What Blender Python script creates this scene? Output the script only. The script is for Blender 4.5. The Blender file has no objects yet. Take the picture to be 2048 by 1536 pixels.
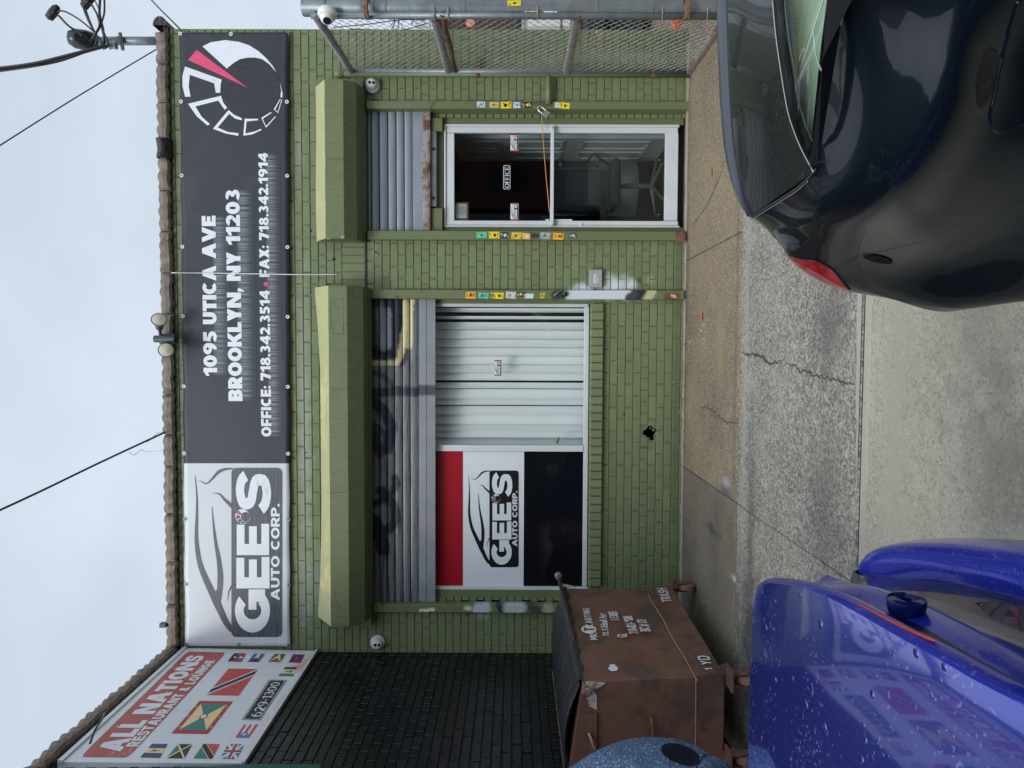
import bpy, math, random
from mathutils import Vector, Matrix, noise
R = math.radians
random.seed(7)
SC = bpy.context.scene
COL = SC.collection

# ---------------------------------------------------------------- camera
F = 1440.0; YAW = R(2.6); PITCH = R(0.2); ROLL = R(0.22); CAMZ = 1.457
_f0 = Vector((-math.sin(YAW), math.cos(YAW), 0)); _r0 = Vector((math.cos(YAW), math.sin(YAW), 0)); _u0 = Vector((0, 0, 1))
FW = (_f0*math.cos(PITCH) + _u0*math.sin(PITCH)).normalized()
_u1 = _r0.cross(FW).normalized()
RT = _r0*math.cos(ROLL) + _u1*math.sin(ROLL)
UP = _u1*math.cos(ROLL) - _r0*math.sin(ROLL)
CAM = Vector((0, 0, CAMZ))
cd = bpy.data.cameras.new('camera'); cd.sensor_fit = 'HORIZONTAL'; cd.sensor_width = 36; cd.lens = 36*F/2048
cd.clip_start = 0.02; cd.clip_end = 600
co = bpy.data.objects.new('camera', cd); COL.objects.link(co)
# the phone was held on its side: the picture's right edge is the ground, its top is the right hand side
m3 = Matrix((-UP, RT, -FW)).transposed()
co.matrix_world = Matrix.Translation(CAM) @ m3.to_4x4()
SC.camera = co

# ---------------------------------------------------------------- world and sun (overcast)
W = bpy.data.worlds.new('World'); SC.world = W; W.use_nodes = True
nt = W.node_tree; N = nt.nodes; L = nt.links; N.clear()
SUN_EL = R(40); SUN_ROT = R(200)
out = N.new('ShaderNodeOutputWorld'); sky = N.new('ShaderNodeTexSky'); sky.sky_type = 'NISHITA'; sky.sun_disc = False
sky.sun_elevation = SUN_EL; sky.sun_rotation = SUN_ROT; sky.air_density = 1; sky.dust_density = 3
b1 = N.new('ShaderNodeBackground'); b1.inputs[1].default_value = 0.1; L.new(sky.outputs[0], b1.inputs[0])
tc = N.new('ShaderNodeTexCoord'); mp = N.new('ShaderNodeMapping'); mp.inputs['Scale'].default_value = (1.6, 1.6, 2.6)
mp.inputs['Rotation'].default_value = (0.5, 0.2, 0.8)
nz = N.new('ShaderNodeTexNoise'); nz.inputs['Scale'].default_value = 1.5; nz.inputs['Detail'].default_value = 4; nz.inputs['Roughness'].default_value = 0.45
L.new(tc.outputs['Generated'], mp.inputs[0]); L.new(mp.outputs[0], nz.inputs[0])
cr = N.new('ShaderNodeValToRGB'); L.new(nz.outputs[0], cr.inputs[0])
cr.color_ramp.elements[0].position = 0.38; cr.color_ramp.elements[0].color = (0.50, 0.57, 0.655, 1)
cr.color_ramp.elements[1].position = 0.62; cr.color_ramp.elements[1].color = (0.60, 0.67, 0.755, 1)
sx = N.new('ShaderNodeVectorMath'); sx.operation = 'DOT_PRODUCT'; L.new(tc.outputs['Generated'], sx.inputs[0])   # a cloudy sky is brighter on the sun's side
sx.inputs[1].default_value = (math.sin(SUN_ROT)*math.cos(SUN_EL), math.cos(SUN_ROT)*math.cos(SUN_EL), math.sin(SUN_EL))
mr = N.new('ShaderNodeMapRange'); mr.interpolation_type = 'SMOOTHSTEP'; mr.inputs[1].default_value = 0.0; mr.inputs[2].default_value = 0.95; mr.inputs[3].default_value = 1.30; mr.inputs[4].default_value = 2.9
L.new(sx.outputs['Value'], mr.inputs[0])
b2 = N.new('ShaderNodeBackground'); L.new(cr.outputs[0], b2.inputs[0]); L.new(mr.outputs[0], b2.inputs[1])
ad = N.new('ShaderNodeMixShader'); ad.inputs[0].default_value = 0.93; L.new(b1.outputs[0], ad.inputs[1]); L.new(b2.outputs[0], ad.inputs[2]); L.new(ad.outputs[0], out.inputs[0])
sl = bpy.data.lights.new('sun', 'SUN'); sl.energy = 1.5; sl.angle = R(18); sl.color = (1, 0.95, 0.86)
so = bpy.data.objects.new('sun', sl); COL.objects.link(so)
sd = Vector((math.sin(SUN_ROT)*math.cos(SUN_EL), math.cos(SUN_ROT)*math.cos(SUN_EL), math.sin(SUN_EL)))
so.rotation_euler = sd.to_track_quat('Z', 'Y').to_euler(); so.location = (0, -4, 9)
SC.view_settings.view_transform = 'Standard'; SC.view_settings.look = 'None'; SC.view_settings.gamma = 1
SC.view_settings.exposure = 0.0; SC.view_settings.use_curve_mapping = False

# ---------------------------------------------------------------- pixel -> place helpers (photo pixels, 2048 x 1536)
def ray(x, y): return FW + RT*((768 - y)/F) - UP*((x - 1024)/F)
def P(x, y, Y):
    d = ray(x, y); return CAM + d*(Y/d.y)
def PX(x, y, X):
    d = ray(x, y); return CAM + d*(X/d.x)
def PZ(x, y, Z):
    d = ray(x, y); return CAM + d*((Z - CAMZ)/d.z)
def proj(p):
    v = Vector(p) - CAM; k = v.dot(FW)
    return (1024 - v.dot(UP)/k*F, 768 - v.dot(RT)/k*F)
D = 6.2
def fx(y, Y=D, x=950): return P(x, y, Y).x
def fz(x, Y=D, y=700): return P(x, y, Y).z

# ---------------------------------------------------------------- object helpers
ORG = {}
def prop(o, label=None, cat=None, group=None, kind=None):
    if label: o['label'] = label
    if cat: o['category'] = cat
    if group: o['group'] = group
    if kind: o['kind'] = kind
    return o
def thing(name, loc, label, cat, group=None):
    o = bpy.data.objects.new(name, None); o.empty_display_size = 0.1; COL.objects.link(o); o.location = loc
    ORG[o.name] = Vector(loc); return prop(o, label, cat, group)
class MB:
    def __init__(s): s.v = []; s.f = []; s.m = []; s.c = None
    def add(s, vs, fs, mi=0):
        b = len(s.v); s.v += [Vector(p) for p in vs]; s.f += [tuple(i + b for i in f) for f in fs]; s.m += [mi]*len(fs); return s
    def box(s, a, b, mi=0):
        x0, y0, z0 = a; x1, y1, z1 = b
        return s.add([(x0,y0,z0),(x1,y0,z0),(x1,y1,z0),(x0,y1,z0),(x0,y0,z1),(x1,y0,z1),(x1,y1,z1),(x0,y1,z1)],
                     [(0,3,2,1),(4,5,6,7),(0,1,5,4),(1,2,6,5),(2,3,7,6),(3,0,4,7)], mi)
    def bbox(s, a, b, bv=0.004, mi=0):       # chamfered box
        x0,x1 = sorted((a[0],b[0])); y0,y1 = sorted((a[1],b[1])); z0,z1 = sorted((a[2],b[2]))
        bv = min(bv, (x1-x0)*.3, (y1-y0)*.3, (z1-z0)*.3); vs = []; idx = {}
        X = (x0,x1); Y = (y0,y1); Z = (z0,z1); sg = (1,-1)
        for i in (0,1):
            for j in (0,1):
                for k in (0,1):
                    for ax in range(3):
                        p = [X[i]+sg[i]*bv, Y[j]+sg[j]*bv, Z[k]+sg[k]*bv]; p[ax] = (X[i],Y[j],Z[k])[ax]
                        idx[(i,j,k,ax)] = len(vs); vs.append(tuple(p))
        I = lambda i,j,k,ax: idx[(i,j,k,ax)]
        fs = []
        for s_ in (0,1):
            fs.append([I(s_,0,0,0),I(s_,1,0,0),I(s_,1,1,0),I(s_,0,1,0)]); fs.append([I(0,s_,0,1),I(0,s_,1,1),I(1,s_,1,1),I(1,s_,0,1)])
            fs.append([I(0,0,s_,2),I(1,0,s_,2),I(1,1,s_,2),I(0,1,s_,2)])
        for a_ in (0,1):
            for b_ in (0,1):
                fs.append([I(0,a_,b_,1),I(1,a_,b_,1),I(1,a_,b_,2),I(0,a_,b_,2)])
                fs.append([I(a_,0,b_,0),I(a_,1,b_,0),I(a_,1,b_,2),I(a_,0,b_,2)])
                fs.append([I(a_,b_,0,0),I(a_,b_,1,0),I(a_,b_,1,1),I(a_,b_,0,1)])
        for i in (0,1):
            for j in (0,1):
                for k in (0,1): fs.append([I(i,j,k,0),I(i,j,k,1),I(i,j,k,2)])
        c = Vector(((x0+x1)/2,(y0+y1)/2,(z0+z1)/2)); out_ = []
        for f in fs:
            ps = [Vector(vs[q]) for q in f]; n = (ps[1]-ps[0]).cross(ps[2]-ps[0]); fc = sum(ps, Vector())/len(ps)
            out_.append(tuple(f) if n.dot(fc-c) > 0 else tuple(reversed(f)))
        return s.add(vs, out_, mi)
    def tube(s, pts, r, n=8, mi=0, caps=True, closed=False):
        pts = [Vector(p) for p in pts]; rs = r if isinstance(r, (list, tuple)) else [r]*len(pts)
        vs = []; m = len(pts); pn = None
        for i, p in enumerate(pts):
            if closed: t = pts[(i+1) % m] - pts[i-1]
            else: t = pts[min(i+1, m-1)] - pts[max(i-1, 0)]
            t.normalize()
            if pn is None:
                a = Vector((0,0,1)) if abs(t.z) < .9 else Vector((1,0,0)); pn = t.cross(a).normalized()
            else: pn = (pn - t*pn.dot(t)).normalized()
            bn = t.cross(pn)
            for k in range(n):
                a = 2*math.pi*k/n; vs.append(p + pn*(math.cos(a)*rs[i]) + bn*(math.sin(a)*rs[i]))
        fs = []
        for i in range(m if closed else m-1):
            j = (i+1) % m
            for k in range(n): fs.append((i*n+k, i*n+(k+1)%n, j*n+(k+1)%n, j*n+k))
        if caps and not closed: fs.append(tuple(range(n-1,-1,-1))); fs.append(tuple((m-1)*n+k for k in range(n)))
        return s.add(vs, fs, mi)
    def grid(s, rows, mi=0, closed=False, flip=False):
        nr = len(rows); nc = len(rows[0]); vs = [p for r in rows for p in r]; fs = []
        for i in range(nr-1):
            for j in range(nc if closed else nc-1):
                q = (i*nc+j, i*nc+(j+1)%nc, (i+1)*nc+(j+1)%nc, (i+1)*nc+j); fs.append(q[::-1] if flip else q)
        return s.add(vs, fs, mi)
    def lathe(s, o, ax, prof, n=20, mi=0):
        o = Vector(o); ax = Vector(ax).normalized(); a = Vector((0,0,1)) if abs(ax.z) < .9 else Vector((1,0,0))
        e1 = ax.cross(a).normalized(); e2 = ax.cross(e1)
        rows = [[o + ax*h + (e1*math.cos(2*math.pi*k/n) + e2*math.sin(2*math.pi*k/n))*r for k in range(n)] for r, h in prof]
        return s.grid(rows, mi, closed=True)
    def prism(s, poly, d, mi=0):
        d = Vector(d); n = len(poly); poly = [Vector(p) for p in poly]
        return s.add(poly + [p + d for p in poly], [tuple(range(n)), tuple(range(2*n-1, n-1, -1))] + [(i, i+n, (i+1)%n+n, (i+1)%n) for i in range(n)], mi)
    def build(s, name, mats, parent=None, smooth=False, fix=False):
        o0 = ORG.get(parent.name, Vector()) if parent else Vector()
        me = bpy.data.meshes.new(name); me.from_pydata([tuple(p - o0) for p in s.v], [], s.f)
        if not isinstance(mats, (list, tuple)): mats = [mats]
        for m_ in mats: me.materials.append(m_)
        if len(mats) > 1: me.polygons.foreach_set('material_index', s.m)
        if s.c:
            at = me.attributes.new('paint', 'FLOAT_COLOR', 'POINT')
            at.data.foreach_set('color', [q for c in s.c for q in c])
        if smooth: me.polygons.foreach_set('use_smooth', [True]*len(me.polygons))
        me.update()
        if fix:
            import bmesh
            bm = bmesh.new(); bm.from_mesh(me); bmesh.ops.recalc_face_normals(bm, faces=bm.faces); bm.to_mesh(me); bm.free()
        o = bpy.data.objects.new(name, me); COL.objects.link(o)
        if parent: o.parent = parent
        ORG[o.name] = o0; return o
def copy_at(src, parent, loc):
    o = src.copy(); COL.objects.link(o); o.parent = parent; o.location = loc; return o
def autosmooth(o, ang=35):
    me = o.data
    try:
        me.polygons.foreach_set('use_smooth', [True]*len(me.polygons)); me.set_sharp_from_angle(angle=R(ang))
    except Exception: pass
    return o
def subsurf(o, lv=2):
    m = o.modifiers.new('s', 'SUBSURF'); m.levels = lv; m.render_levels = lv; return o
def cat_rom(pts, n):
    pts = [Vector(p) for p in pts]
    if len(pts) == 2: return [pts[0].lerp(pts[1], i/(n-1)) for i in range(n)]
    ln = [0]
    for a, b in zip(pts, pts[1:]): ln.append(ln[-1] + max((b-a).length, 1e-6))
    res = []
    for i in range(n):
        t = ln[-1]*i/(n-1); k = 0
        while k < len(pts)-2 and t > ln[k+1]: k += 1
        u = (t - ln[k])/(ln[k+1]-ln[k]); p1 = pts[k]; p2 = pts[k+1]
        h = ln[k+1]-ln[k]
        m1 = (p2 - pts[k-1])/(ln[k+1]-ln[k-1])*h if k > 0 else p2-p1
        m2 = (pts[k+2]-p1)/(ln[k+2]-ln[k])*h if k < len(pts)-2 else p2-p1
        res.append(p1*(2*u**3-3*u*u+1) + m1*(u**3-2*u*u+u) + p2*(-2*u**3+3*u*u) + m2*(u**3-u*u))
    return res
def loft(curves, nu, nv, mid=True):
    rows = [cat_rom(c, nu) for c in curves]
    cols = [cat_rom([r[i] for r in rows], nv) for i in range(nu)] if len(rows) > 2 else None
    if cols is None: return [[rows[0][i].lerp(rows[1][i], j/(nv-1)) for i in range(nu)] for j in range(nv)]
    return [[cols[i][j] for i in range(nu)] for j in range(nv)]

# ---------------------------------------------------------------- materials
def mat(name, col, rough=.6, metal=0, var=.0, vscale=6, bump=0, bscale=60, coat=0, spec=.5, dirt=None, ds=3, dthr=.55, dw=.12,
        rnd=0, paint=False, stretch=None, dirt2=None, d2s=20, d2thr=.62, ior=1.5, bdist=.01):
    m = bpy.data.materials.new(name); m.use_nodes = True; t = m.node_tree; n = t.nodes; l = t.links
    b = n['Principled BSDF']; b.inputs['Roughness'].default_value = rough; b.inputs['Metallic'].default_value = metal
    b.inputs['Specular IOR Level'].default_value = spec; b.inputs['Coat Weight'].default_value = coat; b.inputs['Coat Roughness'].default_value = .03
    b.inputs['IOR'].default_value = ior
    g = n.new('ShaderNodeNewGeometry'); pos = g.outputs['Position']
    if stretch:
        mpn = n.new('ShaderNodeMapping'); mpn.inputs['Scale'].default_value = stretch; l.new(pos, mpn.inputs[0]); pos = mpn.outputs[0]
    rgb = n.new('ShaderNodeRGB'); rgb.outputs[0].default_value = (*col, 1); cur = rgb.outputs[0]
    def mixc(a, fac, bcol, blend='MIX'):
        x = n.new('ShaderNodeMix'); x.data_type = 'RGBA'; x.blend_type = blend
        l.new(a, x.inputs[6])
        if isinstance(fac, (int, float)): x.inputs[0].default_value = fac
        else: l.new(fac, x.inputs[0])
        if isinstance(bcol, tuple): x.inputs[7].default_value = (*bcol[:3], 1)
        else: l.new(bcol, x.inputs[7])
        return x.outputs[2]
    def nois(sc, det=5, rg=.6):
        q = n.new('ShaderNodeTexNoise'); q.inputs['Scale'].default_value = sc; q.inputs['Detail'].default_value = det; q.inputs['Roughness'].default_value = rg
        l.new(pos, q.inputs['Vector']); return q.outputs[0]
    def ramp(v, a, b_):
        q = n.new('ShaderNodeMapRange'); q.inputs[1].default_value = a; q.inputs[2].default_value = b_; l.new(v, q.inputs[0]); return q.outputs[0]
    if var:
        q = n.new('ShaderNodeMapRange'); q.inputs[1].default_value = .3; q.inputs[2].default_value = .7; q.inputs[3].default_value = 1-var; q.inputs[4].default_value = 1+var
        l.new(nois(vscale), q.inputs[0]); h = n.new('ShaderNodeHueSaturation'); l.new(q.outputs[0], h.inputs['Value']); l.new(cur, h.inputs['Color']); cur = h.outputs[0]
    if rnd:
        oi = n.new('ShaderNodeObjectInfo'); q = n.new('ShaderNodeMapRange'); q.inputs[3].default_value = 1-rnd; q.inputs[4].default_value = 1+rnd
        l.new(oi.outputs['Random'], q.inputs[0]); h = n.new('ShaderNodeHueSaturation'); l.new(q.outputs[0], h.inputs['Value']); l.new(cur, h.inputs['Color']); cur = h.outputs[0]
    if dirt: cur = mixc(cur, ramp(nois(ds, 8, .65), dthr, dthr+dw), dirt)
    if dirt2: cur = mixc(cur, ramp(nois(d2s, 6, .7), d2thr, d2thr+.06), dirt2)
    if paint:
        a = n.new('ShaderNodeAttribute'); a.attribute_name = 'paint'; cur = mixc(cur, a.outputs['Alpha'], a.outputs['Color'])
    l.new(cur, b.inputs['Base Color'])
    if bump:
        bp = n.new('ShaderNodeBump'); bp.inputs['Strength'].default_value = bump; bp.inputs['Distance'].default_value = bdist
        l.new(nois(bscale, 4), bp.inputs['Height']); l.new(bp.outputs[0], b.inputs['Normal'])
    m['_c'] = 1
    return m
def spot(m, spots):
    """spray paint and stains lying at fixed places on a surface: list of (centre, radii, colour, opacity)"""
    t = m.node_tree; n = t.nodes; l = t.links; b = n['Principled BSDF']; cur = b.inputs['Base Color'].links[0].from_socket
    g = n.new('ShaderNodeNewGeometry')
    q = n.new('ShaderNodeTexNoise'); q.inputs['Scale'].default_value = 9; q.inputs['Detail'].default_value = 5; l.new(g.outputs['Position'], q.inputs['Vector'])
    for c, r, col, op in spots:
        a = n.new('ShaderNodeVectorMath'); a.operation = 'SUBTRACT'; l.new(g.outputs['Position'], a.inputs[0]); a.inputs[1].default_value = c
        d = n.new('ShaderNodeVectorMath'); d.operation = 'DIVIDE'; l.new(a.outputs[0], d.inputs[0]); d.inputs[1].default_value = r
        ln = n.new('ShaderNodeVectorMath'); ln.operation = 'LENGTH'; l.new(d.outputs[0], ln.inputs[0])
        s1 = n.new('ShaderNodeMath'); s1.operation = 'MULTIPLY_ADD'; l.new(q.outputs[0], s1.inputs[0]); s1.inputs[1].default_value = 1.2; l.new(ln.outputs['Value'], s1.inputs[2])
        mrr = n.new('ShaderNodeMapRange'); mrr.inputs[1].default_value = 1.45; mrr.inputs[2].default_value = .75; mrr.inputs[3].default_value = 0; mrr.inputs[4].default_value = op
        l.new(s1.outputs[0], mrr.inputs[0])
        x = n.new('ShaderNodeMix'); x.data_type = 'RGBA'; l.new(cur, x.inputs[6]); x.inputs[7].default_value = (*col, 1); l.new(mrr.outputs[0], x.inputs[0]); cur = x.outputs[2]
    l.new(cur, b.inputs['Base Color']); return m
def glass(name, tint=(.8,.85,.85), ior=1.5, rough=0.0, dust=.0):
    m = bpy.data.materials.new(name); m.use_nodes = True; t = m.node_tree; n = t.nodes; l = t.links; n.clear()
    o = n.new('ShaderNodeOutputMaterial'); tr = n.new('ShaderNodeBsdfTransparent'); tr.inputs[0].default_value = (*tint, 1)
    gl = n.new('ShaderNodeBsdfGlossy'); gl.inputs['Roughness'].default_value = rough
    lw = n.new('ShaderNodeLayerWeight'); lw.inputs[0].default_value = .5; pw = n.new('ShaderNodeMath'); pw.operation = 'POWER'; l.new(lw.outputs['Facing'], pw.inputs[0]); pw.inputs[1].default_value = 5
    f0 = ((ior-1)/(ior+1))**2; fr = n.new('ShaderNodeMath'); fr.operation = 'MULTIPLY_ADD'; l.new(pw.outputs[0], fr.inputs[0]); fr.inputs[1].default_value = 1-f0; fr.inputs[2].default_value = f0
    mx = n.new('ShaderNodeMixShader'); l.new(fr.outputs[0], mx.inputs[0]); l.new(tr.outputs[0], mx.inputs[1]); l.new(gl.outputs[0], mx.inputs[2]); cur = mx.outputs[0]
    if dust:
        df = n.new('ShaderNodeBsdfDiffuse'); df.inputs[0].default_value = (.6,.6,.58,1); q = n.new('ShaderNodeTexNoise'); q.inputs['Scale'].default_value = 30; q.inputs['Detail'].default_value = 8
        g = n.new('ShaderNodeNewGeometry'); l.new(g.outputs['Position'], q.inputs['Vector']); mrr = n.new('ShaderNodeMapRange'); mrr.inputs[1].default_value = .45; mrr.inputs[2].default_value = .8; mrr.inputs[4].default_value = dust
        l.new(q.outputs[0], mrr.inputs[0]); m2 = n.new('ShaderNodeMixShader'); l.new(mrr.outputs[0], m2.inputs[0]); l.new(cur, m2.inputs[1]); l.new(df.outputs[0], m2.inputs[2]); cur = m2.outputs[0]
    l.new(cur, o.inputs[0]); return m
_fl = {}
def flat(r, g, b, rough=.5):
    k = (r, g, b, rough)
    if k not in _fl:
        s = lambda c: (c/255/12.92 if c/255 <= .04045 else ((c/255+.055)/1.055)**2.4)
        _fl[k] = mat('print_%d_%d_%d' % (r, g, b), (s(r), s(g), s(b)), rough, var=.04, vscale=20)
    return _fl[k]

# ---------------------------------------------------------------- heavy stroke lettering (flat print)
def arc(cx, cy, rx, ry, a0, a1, n=18): return [(cx + rx*math.cos(R(a0+(a1-a0)*i/n)), cy + ry*math.sin(R(a0+(a1-a0)*i/n))) for i in range(n+1)]
def glyph(ch, tx=.27, ty=.24, serif=False):
    """returns (width, [polygons as quad strips: (outer list, inner list)])"""
    q = []; hx = tx/2
    def rect(x0, y0, x1, y1): q.append(([(x0,y1),(x1,y1)], [(x0,y0),(x1,y0)]))
    def dia(x0, y0, x1, y1, h=None):
        h = (h or tx*1.08)/2; q.append(([(x0-h,y0),(x1-h,y1)], [(x0+h,y0),(x1+h,y1)]))
    def ring(cx, cy, rx, ry, a0=0, a1=360, tx_=None, ty_=None):
        a = tx_ or tx; b = ty_ or ty; q.append((arc(cx,cy,rx,ry,a0,a1,26), arc(cx,cy,max(rx-a,.01),max(ry-b,.01),a0,a1,26)))
    def sv(x, y, w=None):
        if serif: rect(x-(w or tx*1.0), y-.025 if y > .5 else y, x+(w or tx*1.0), y if y > .5 else y+.025)
    w = .8
    if ch == 'A':
        w = .94+hx; dia(hx*1.08,0,w/2,1); dia(w-hx*1.08,0,w/2,1); rect(w*.25,.2,w*.75,.2+ty*.85); sv(hx,0); sv(w-hx,0)
    elif ch == 'B': w=.84; rect(0,0,tx,1); ring(w-.36,.72,.33,.28,-90,90); rect(tx*.8,1-ty,w-.36,1); rect(tx*.8,.5-ty*.5,w-.36,.5+ty*.5); rect(tx*.8,0,w-.36,ty); ring(w-.37,.29,.37,.29,-90,90)
    elif ch == 'C': w=.92; ring(.49,.5,.49,.5,48,312)
    elif ch == 'D': w=.9; rect(0,0,tx,1); rect(tx*.8,1-ty,.45,1); rect(tx*.8,0,.45,ty); ring(.44,.5,.46,.5,-90,90)
    elif ch == 'E':
        w=.76; rect(0,0,tx,1); rect(tx*.8,1-ty,w-.02,1); rect(tx*.8,.5-ty/2,w-.06,.5+ty/2); rect(tx*.8,0,w,ty)
    elif ch == 'F': w=.74; rect(0,0,tx,1); rect(tx*.8,1-ty,w,1); rect(tx*.8,.42-ty/2,w-.06,.42+ty/2); sv(tx/2,0)
    elif ch == 'G': w=.98; ring(.5,.5,.5,.5,50,318); rect(.52,.5-ty*.45,w,.5+ty*.45); rect(w-tx*.95,.14,w,.5-ty*.3)
    elif ch == 'H': w=.88; rect(0,0,tx,1); rect(w-tx,0,w,1); rect(tx*.8,.5-ty/2,w-tx*.8,.5+ty/2)
    elif ch == 'I': w=tx+(.16 if serif else 0); rect(w/2-hx,0,w/2+hx,1); sv(w/2,0); sv(w/2,1)
    elif ch == 'K': w=.88+1.6*max(0,tx-.27); rect(0,0,tx,1); dia(tx*.9,.36,w-hx,1,tx*1.2); dia(w-hx*.95,0,tx*1.4,.56,tx*1.2)
    elif ch == 'L': w=.7; rect(0,0,tx,1); rect(tx*.8,0,w,ty)
    elif ch == 'M': w=1.1+3*max(0,tx-.27); rect(0,0,tx,1); rect(w-tx,0,w,1); dia(tx*.7,1,w/2,.25,min(tx*1.2,.32)); dia(w-tx*.7,1,w/2,.25,min(tx*1.2,.32))
    elif ch == 'N': w=.9+2.6*max(0,tx-.27); rect(0,0,tx,1); rect(w-tx,0,w,1); dia(tx*.62,1,w-tx*.62,0,min(tx*1.25,.36))
    elif ch == 'O': w=1.0; ring(.5,.5,.5,.5)
    elif ch == 'P': w=.8; rect(0,0,tx,1); ring(w-.36,.67,.36,.33,-90,90); rect(tx*.8,1-ty,w-.36,1); rect(tx*.8,.34,w-.36,.34+ty*.95); sv(tx/2,0)
    elif ch == 'R': w=.84; rect(0,0,tx,1); ring(w-.39,.67,.36,.33,-90,90); rect(tx*.8,1-ty,w-.39,1); rect(tx*.8,.34,w-.39,.34+ty*.95); dia(w-hx*1.1,0,w*.5,.45,tx*1.25); sv(tx/2,0)
    elif ch == 'S':
        w=.8; th = (tx+ty)/2*.84; h = th/2; k = h/.125
        c = cat_rom([Vector((a, b, 0)) for a, b in ((.74,.70+.02*k),(.64,.985-h-.03),(.41,1-h),(.18,.985-h-.06),(.03+h,.715),(.19,.575),(.42,.51),(.63,.435),(.77-h,.285),(.62,.015+h+.05),(.38,h),(.15,.015+h+.03),(.03,.30-.02*k))], 40)
        A = []; B = []
        for i, p in enumerate(c):
            t_ = (c[min(i+1,39)]-c[max(i-1,0)]).normalized(); n_ = Vector((-t_.y, t_.x, 0))*h; A.append(((p+n_).x,(p+n_).y)); B.append(((p-n_).x,(p-n_).y))
        q.append((A, B))
    elif ch == 'T': w=.8; rect(w/2-hx,0,w/2+hx,1); rect(0,1-ty,w,1-.001); sv(w/2,0)
    elif ch == 'U': w=.88; rect(0,.42,tx,1); rect(w-tx,.42,w,1); ring(w/2,.43,w/2,.43,180,360)
    elif ch == 'V': w=.94+hx; dia(w/2,0,hx*1.08,1); dia(w/2,0,w-hx*1.08,1)
    elif ch == 'X': w=.92; dia(hx*1.1,0,w-hx*1.1,1,tx*1.25); dia(w-hx*1.1,0,hx*1.1,1,tx*1.25)
    elif ch == 'Y': w=.92; rect(w/2-hx,0,w/2+hx,.46); dia(w/2,.4,hx*1.2,1,tx*1.15); dia(w/2,.4,w-hx*1.2,1,tx*1.15)
    elif ch == '0': w=.86; ring(.43,.5,.43,.5)
    elif ch == '1':
        w=.26+tx; rect(w-tx,0,w,1); q.append(([(0,.80),(w-tx*.6,1)], [(0,.80-ty*.9),(w-tx*.6,1-ty*1.0)]))
        if serif: sv(w-hx,0)
    elif ch == '2': w=.8; ring(.4,.68,.38,.32,165,-38,tx*.98,ty); q.append(([(.70,.50),(.30,.0)],[(.46,.55),(-.0,.10)])); rect(.02,0,w,ty)
    elif ch == '3': w=.8; ring(.38,.73,.36,.27,150,-90,tx*.95,ty*.86); ring(.39,.29,.40,.29,90,-150,tx*.95,ty*.86); rect(.3,.5-ty*.35,.42,.5+ty*.35)
    elif ch == '4': w=.9; rect(.5,0,.5+tx,1); rect(0,.2,w,.2+ty*.95); q.append(([(0,.36),(.52,1)],[(.27,.36),(.52,.68)]))
    elif ch == '5': w=.8; rect(.1,1-ty,.74,1); q.append(([(.06,.44),(.1,1-ty*.5)],[(.06+tx*.9,.50),(.1+tx*.9,1-ty*.5)])); ring(.38,.325,.42,.325,128,-150,tx,ty*.92)
    elif ch == '6': w=.84; ring(.42,.32,.42,.32,0,360,tx*.95,ty*.85); ring(.5,.46,.5,.54,95,190,tx*.95,ty*.95)
    elif ch == '7': w=.8; rect(0,1-ty,w,1); q.append(([(w-tx*1.15,1-ty*.6),(.16,0)],[(w,1-ty*.6),(.16+tx*1.15,0)]))
    elif ch == '8': w=.84; ring(.42,.735,.36,.265,0,360,tx*.9,ty*.78); ring(.42,.29,.42,.29,0,360,tx*.95,ty*.8)
    elif ch == '9': w=.84; ring(.42,.68,.42,.32,0,360,tx*.95,ty*.85); ring(.34,.54,.5,.54,-85,10,tx*.95,ty*.95)
    elif ch == '.': w=.26; ring(.13,.12,.13,.13,0,360,.125,.125)
    elif ch == ',': w=.26; ring(.13,.12,.13,.13,0,360,.125,.125); q.append(([(.04,.06),(-.02,-.2)],[(.26,.12),(.1,-.2)]))
    elif ch == ':': w=.26; ring(.13,.14,.13,.13,0,360,.125,.125); ring(.13,.58,.13,.13,0,360,.125,.125)
    elif ch == "'": w=.2; rect(.02,.66,.2,1)
    elif ch == '-': w=.4; rect(.02,.38,.38,.38+ty)
    elif ch == '#': w=.8; rect(0,.28,w,.28+ty*.7); rect(0,.62,w,.62+ty*.7); dia(.22,0,.32,1,tx*.7); dia(.5,0,.6,1,tx*.7)
    elif ch == '&': w=.9; ring(.38,.75,.28,.25,0,360,tx*.85,ty*.8); ring(.38,.29,.38,.29,60,335,tx*.9,ty*.8); q.append(([(.2,.62),(.66,0)],[(.42,.74),(.94,0)]))
    elif ch == ' ': w=.40
    return w, q
def text_polys(s, tx=.27, ty=.24, gap=.09, serif=False):
    x = 0; res = []
    for ch in s:
        w, q = glyph(ch, tx, ty, serif)
        for k, (a, b) in enumerate(q): res.append(([(x+u, v) for u, v in a], [(x+u, v) for u, v in b], k))
        x += w + gap
    W_ = x - gap
    return [([(u/W_, v) for u, v in a], [(u/W_, v) for u, v in b], k) for a, b, k in res]
class Plane:
    def __init__(s, p0, n): s.p0 = Vector(p0); s.n = Vector(n).normalized()
    def at(s, x, y):
        d = ray(x, y); return CAM + d*((s.p0-CAM).dot(s.n)/d.dot(s.n))
def bil(q, u, v):            # q = world corners (start-base, end-base, start-top, end-top)
    return (q[0]*(1-u)+q[1]*u)*(1-v) + (q[2]*(1-u)+q[3]*u)*v
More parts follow.
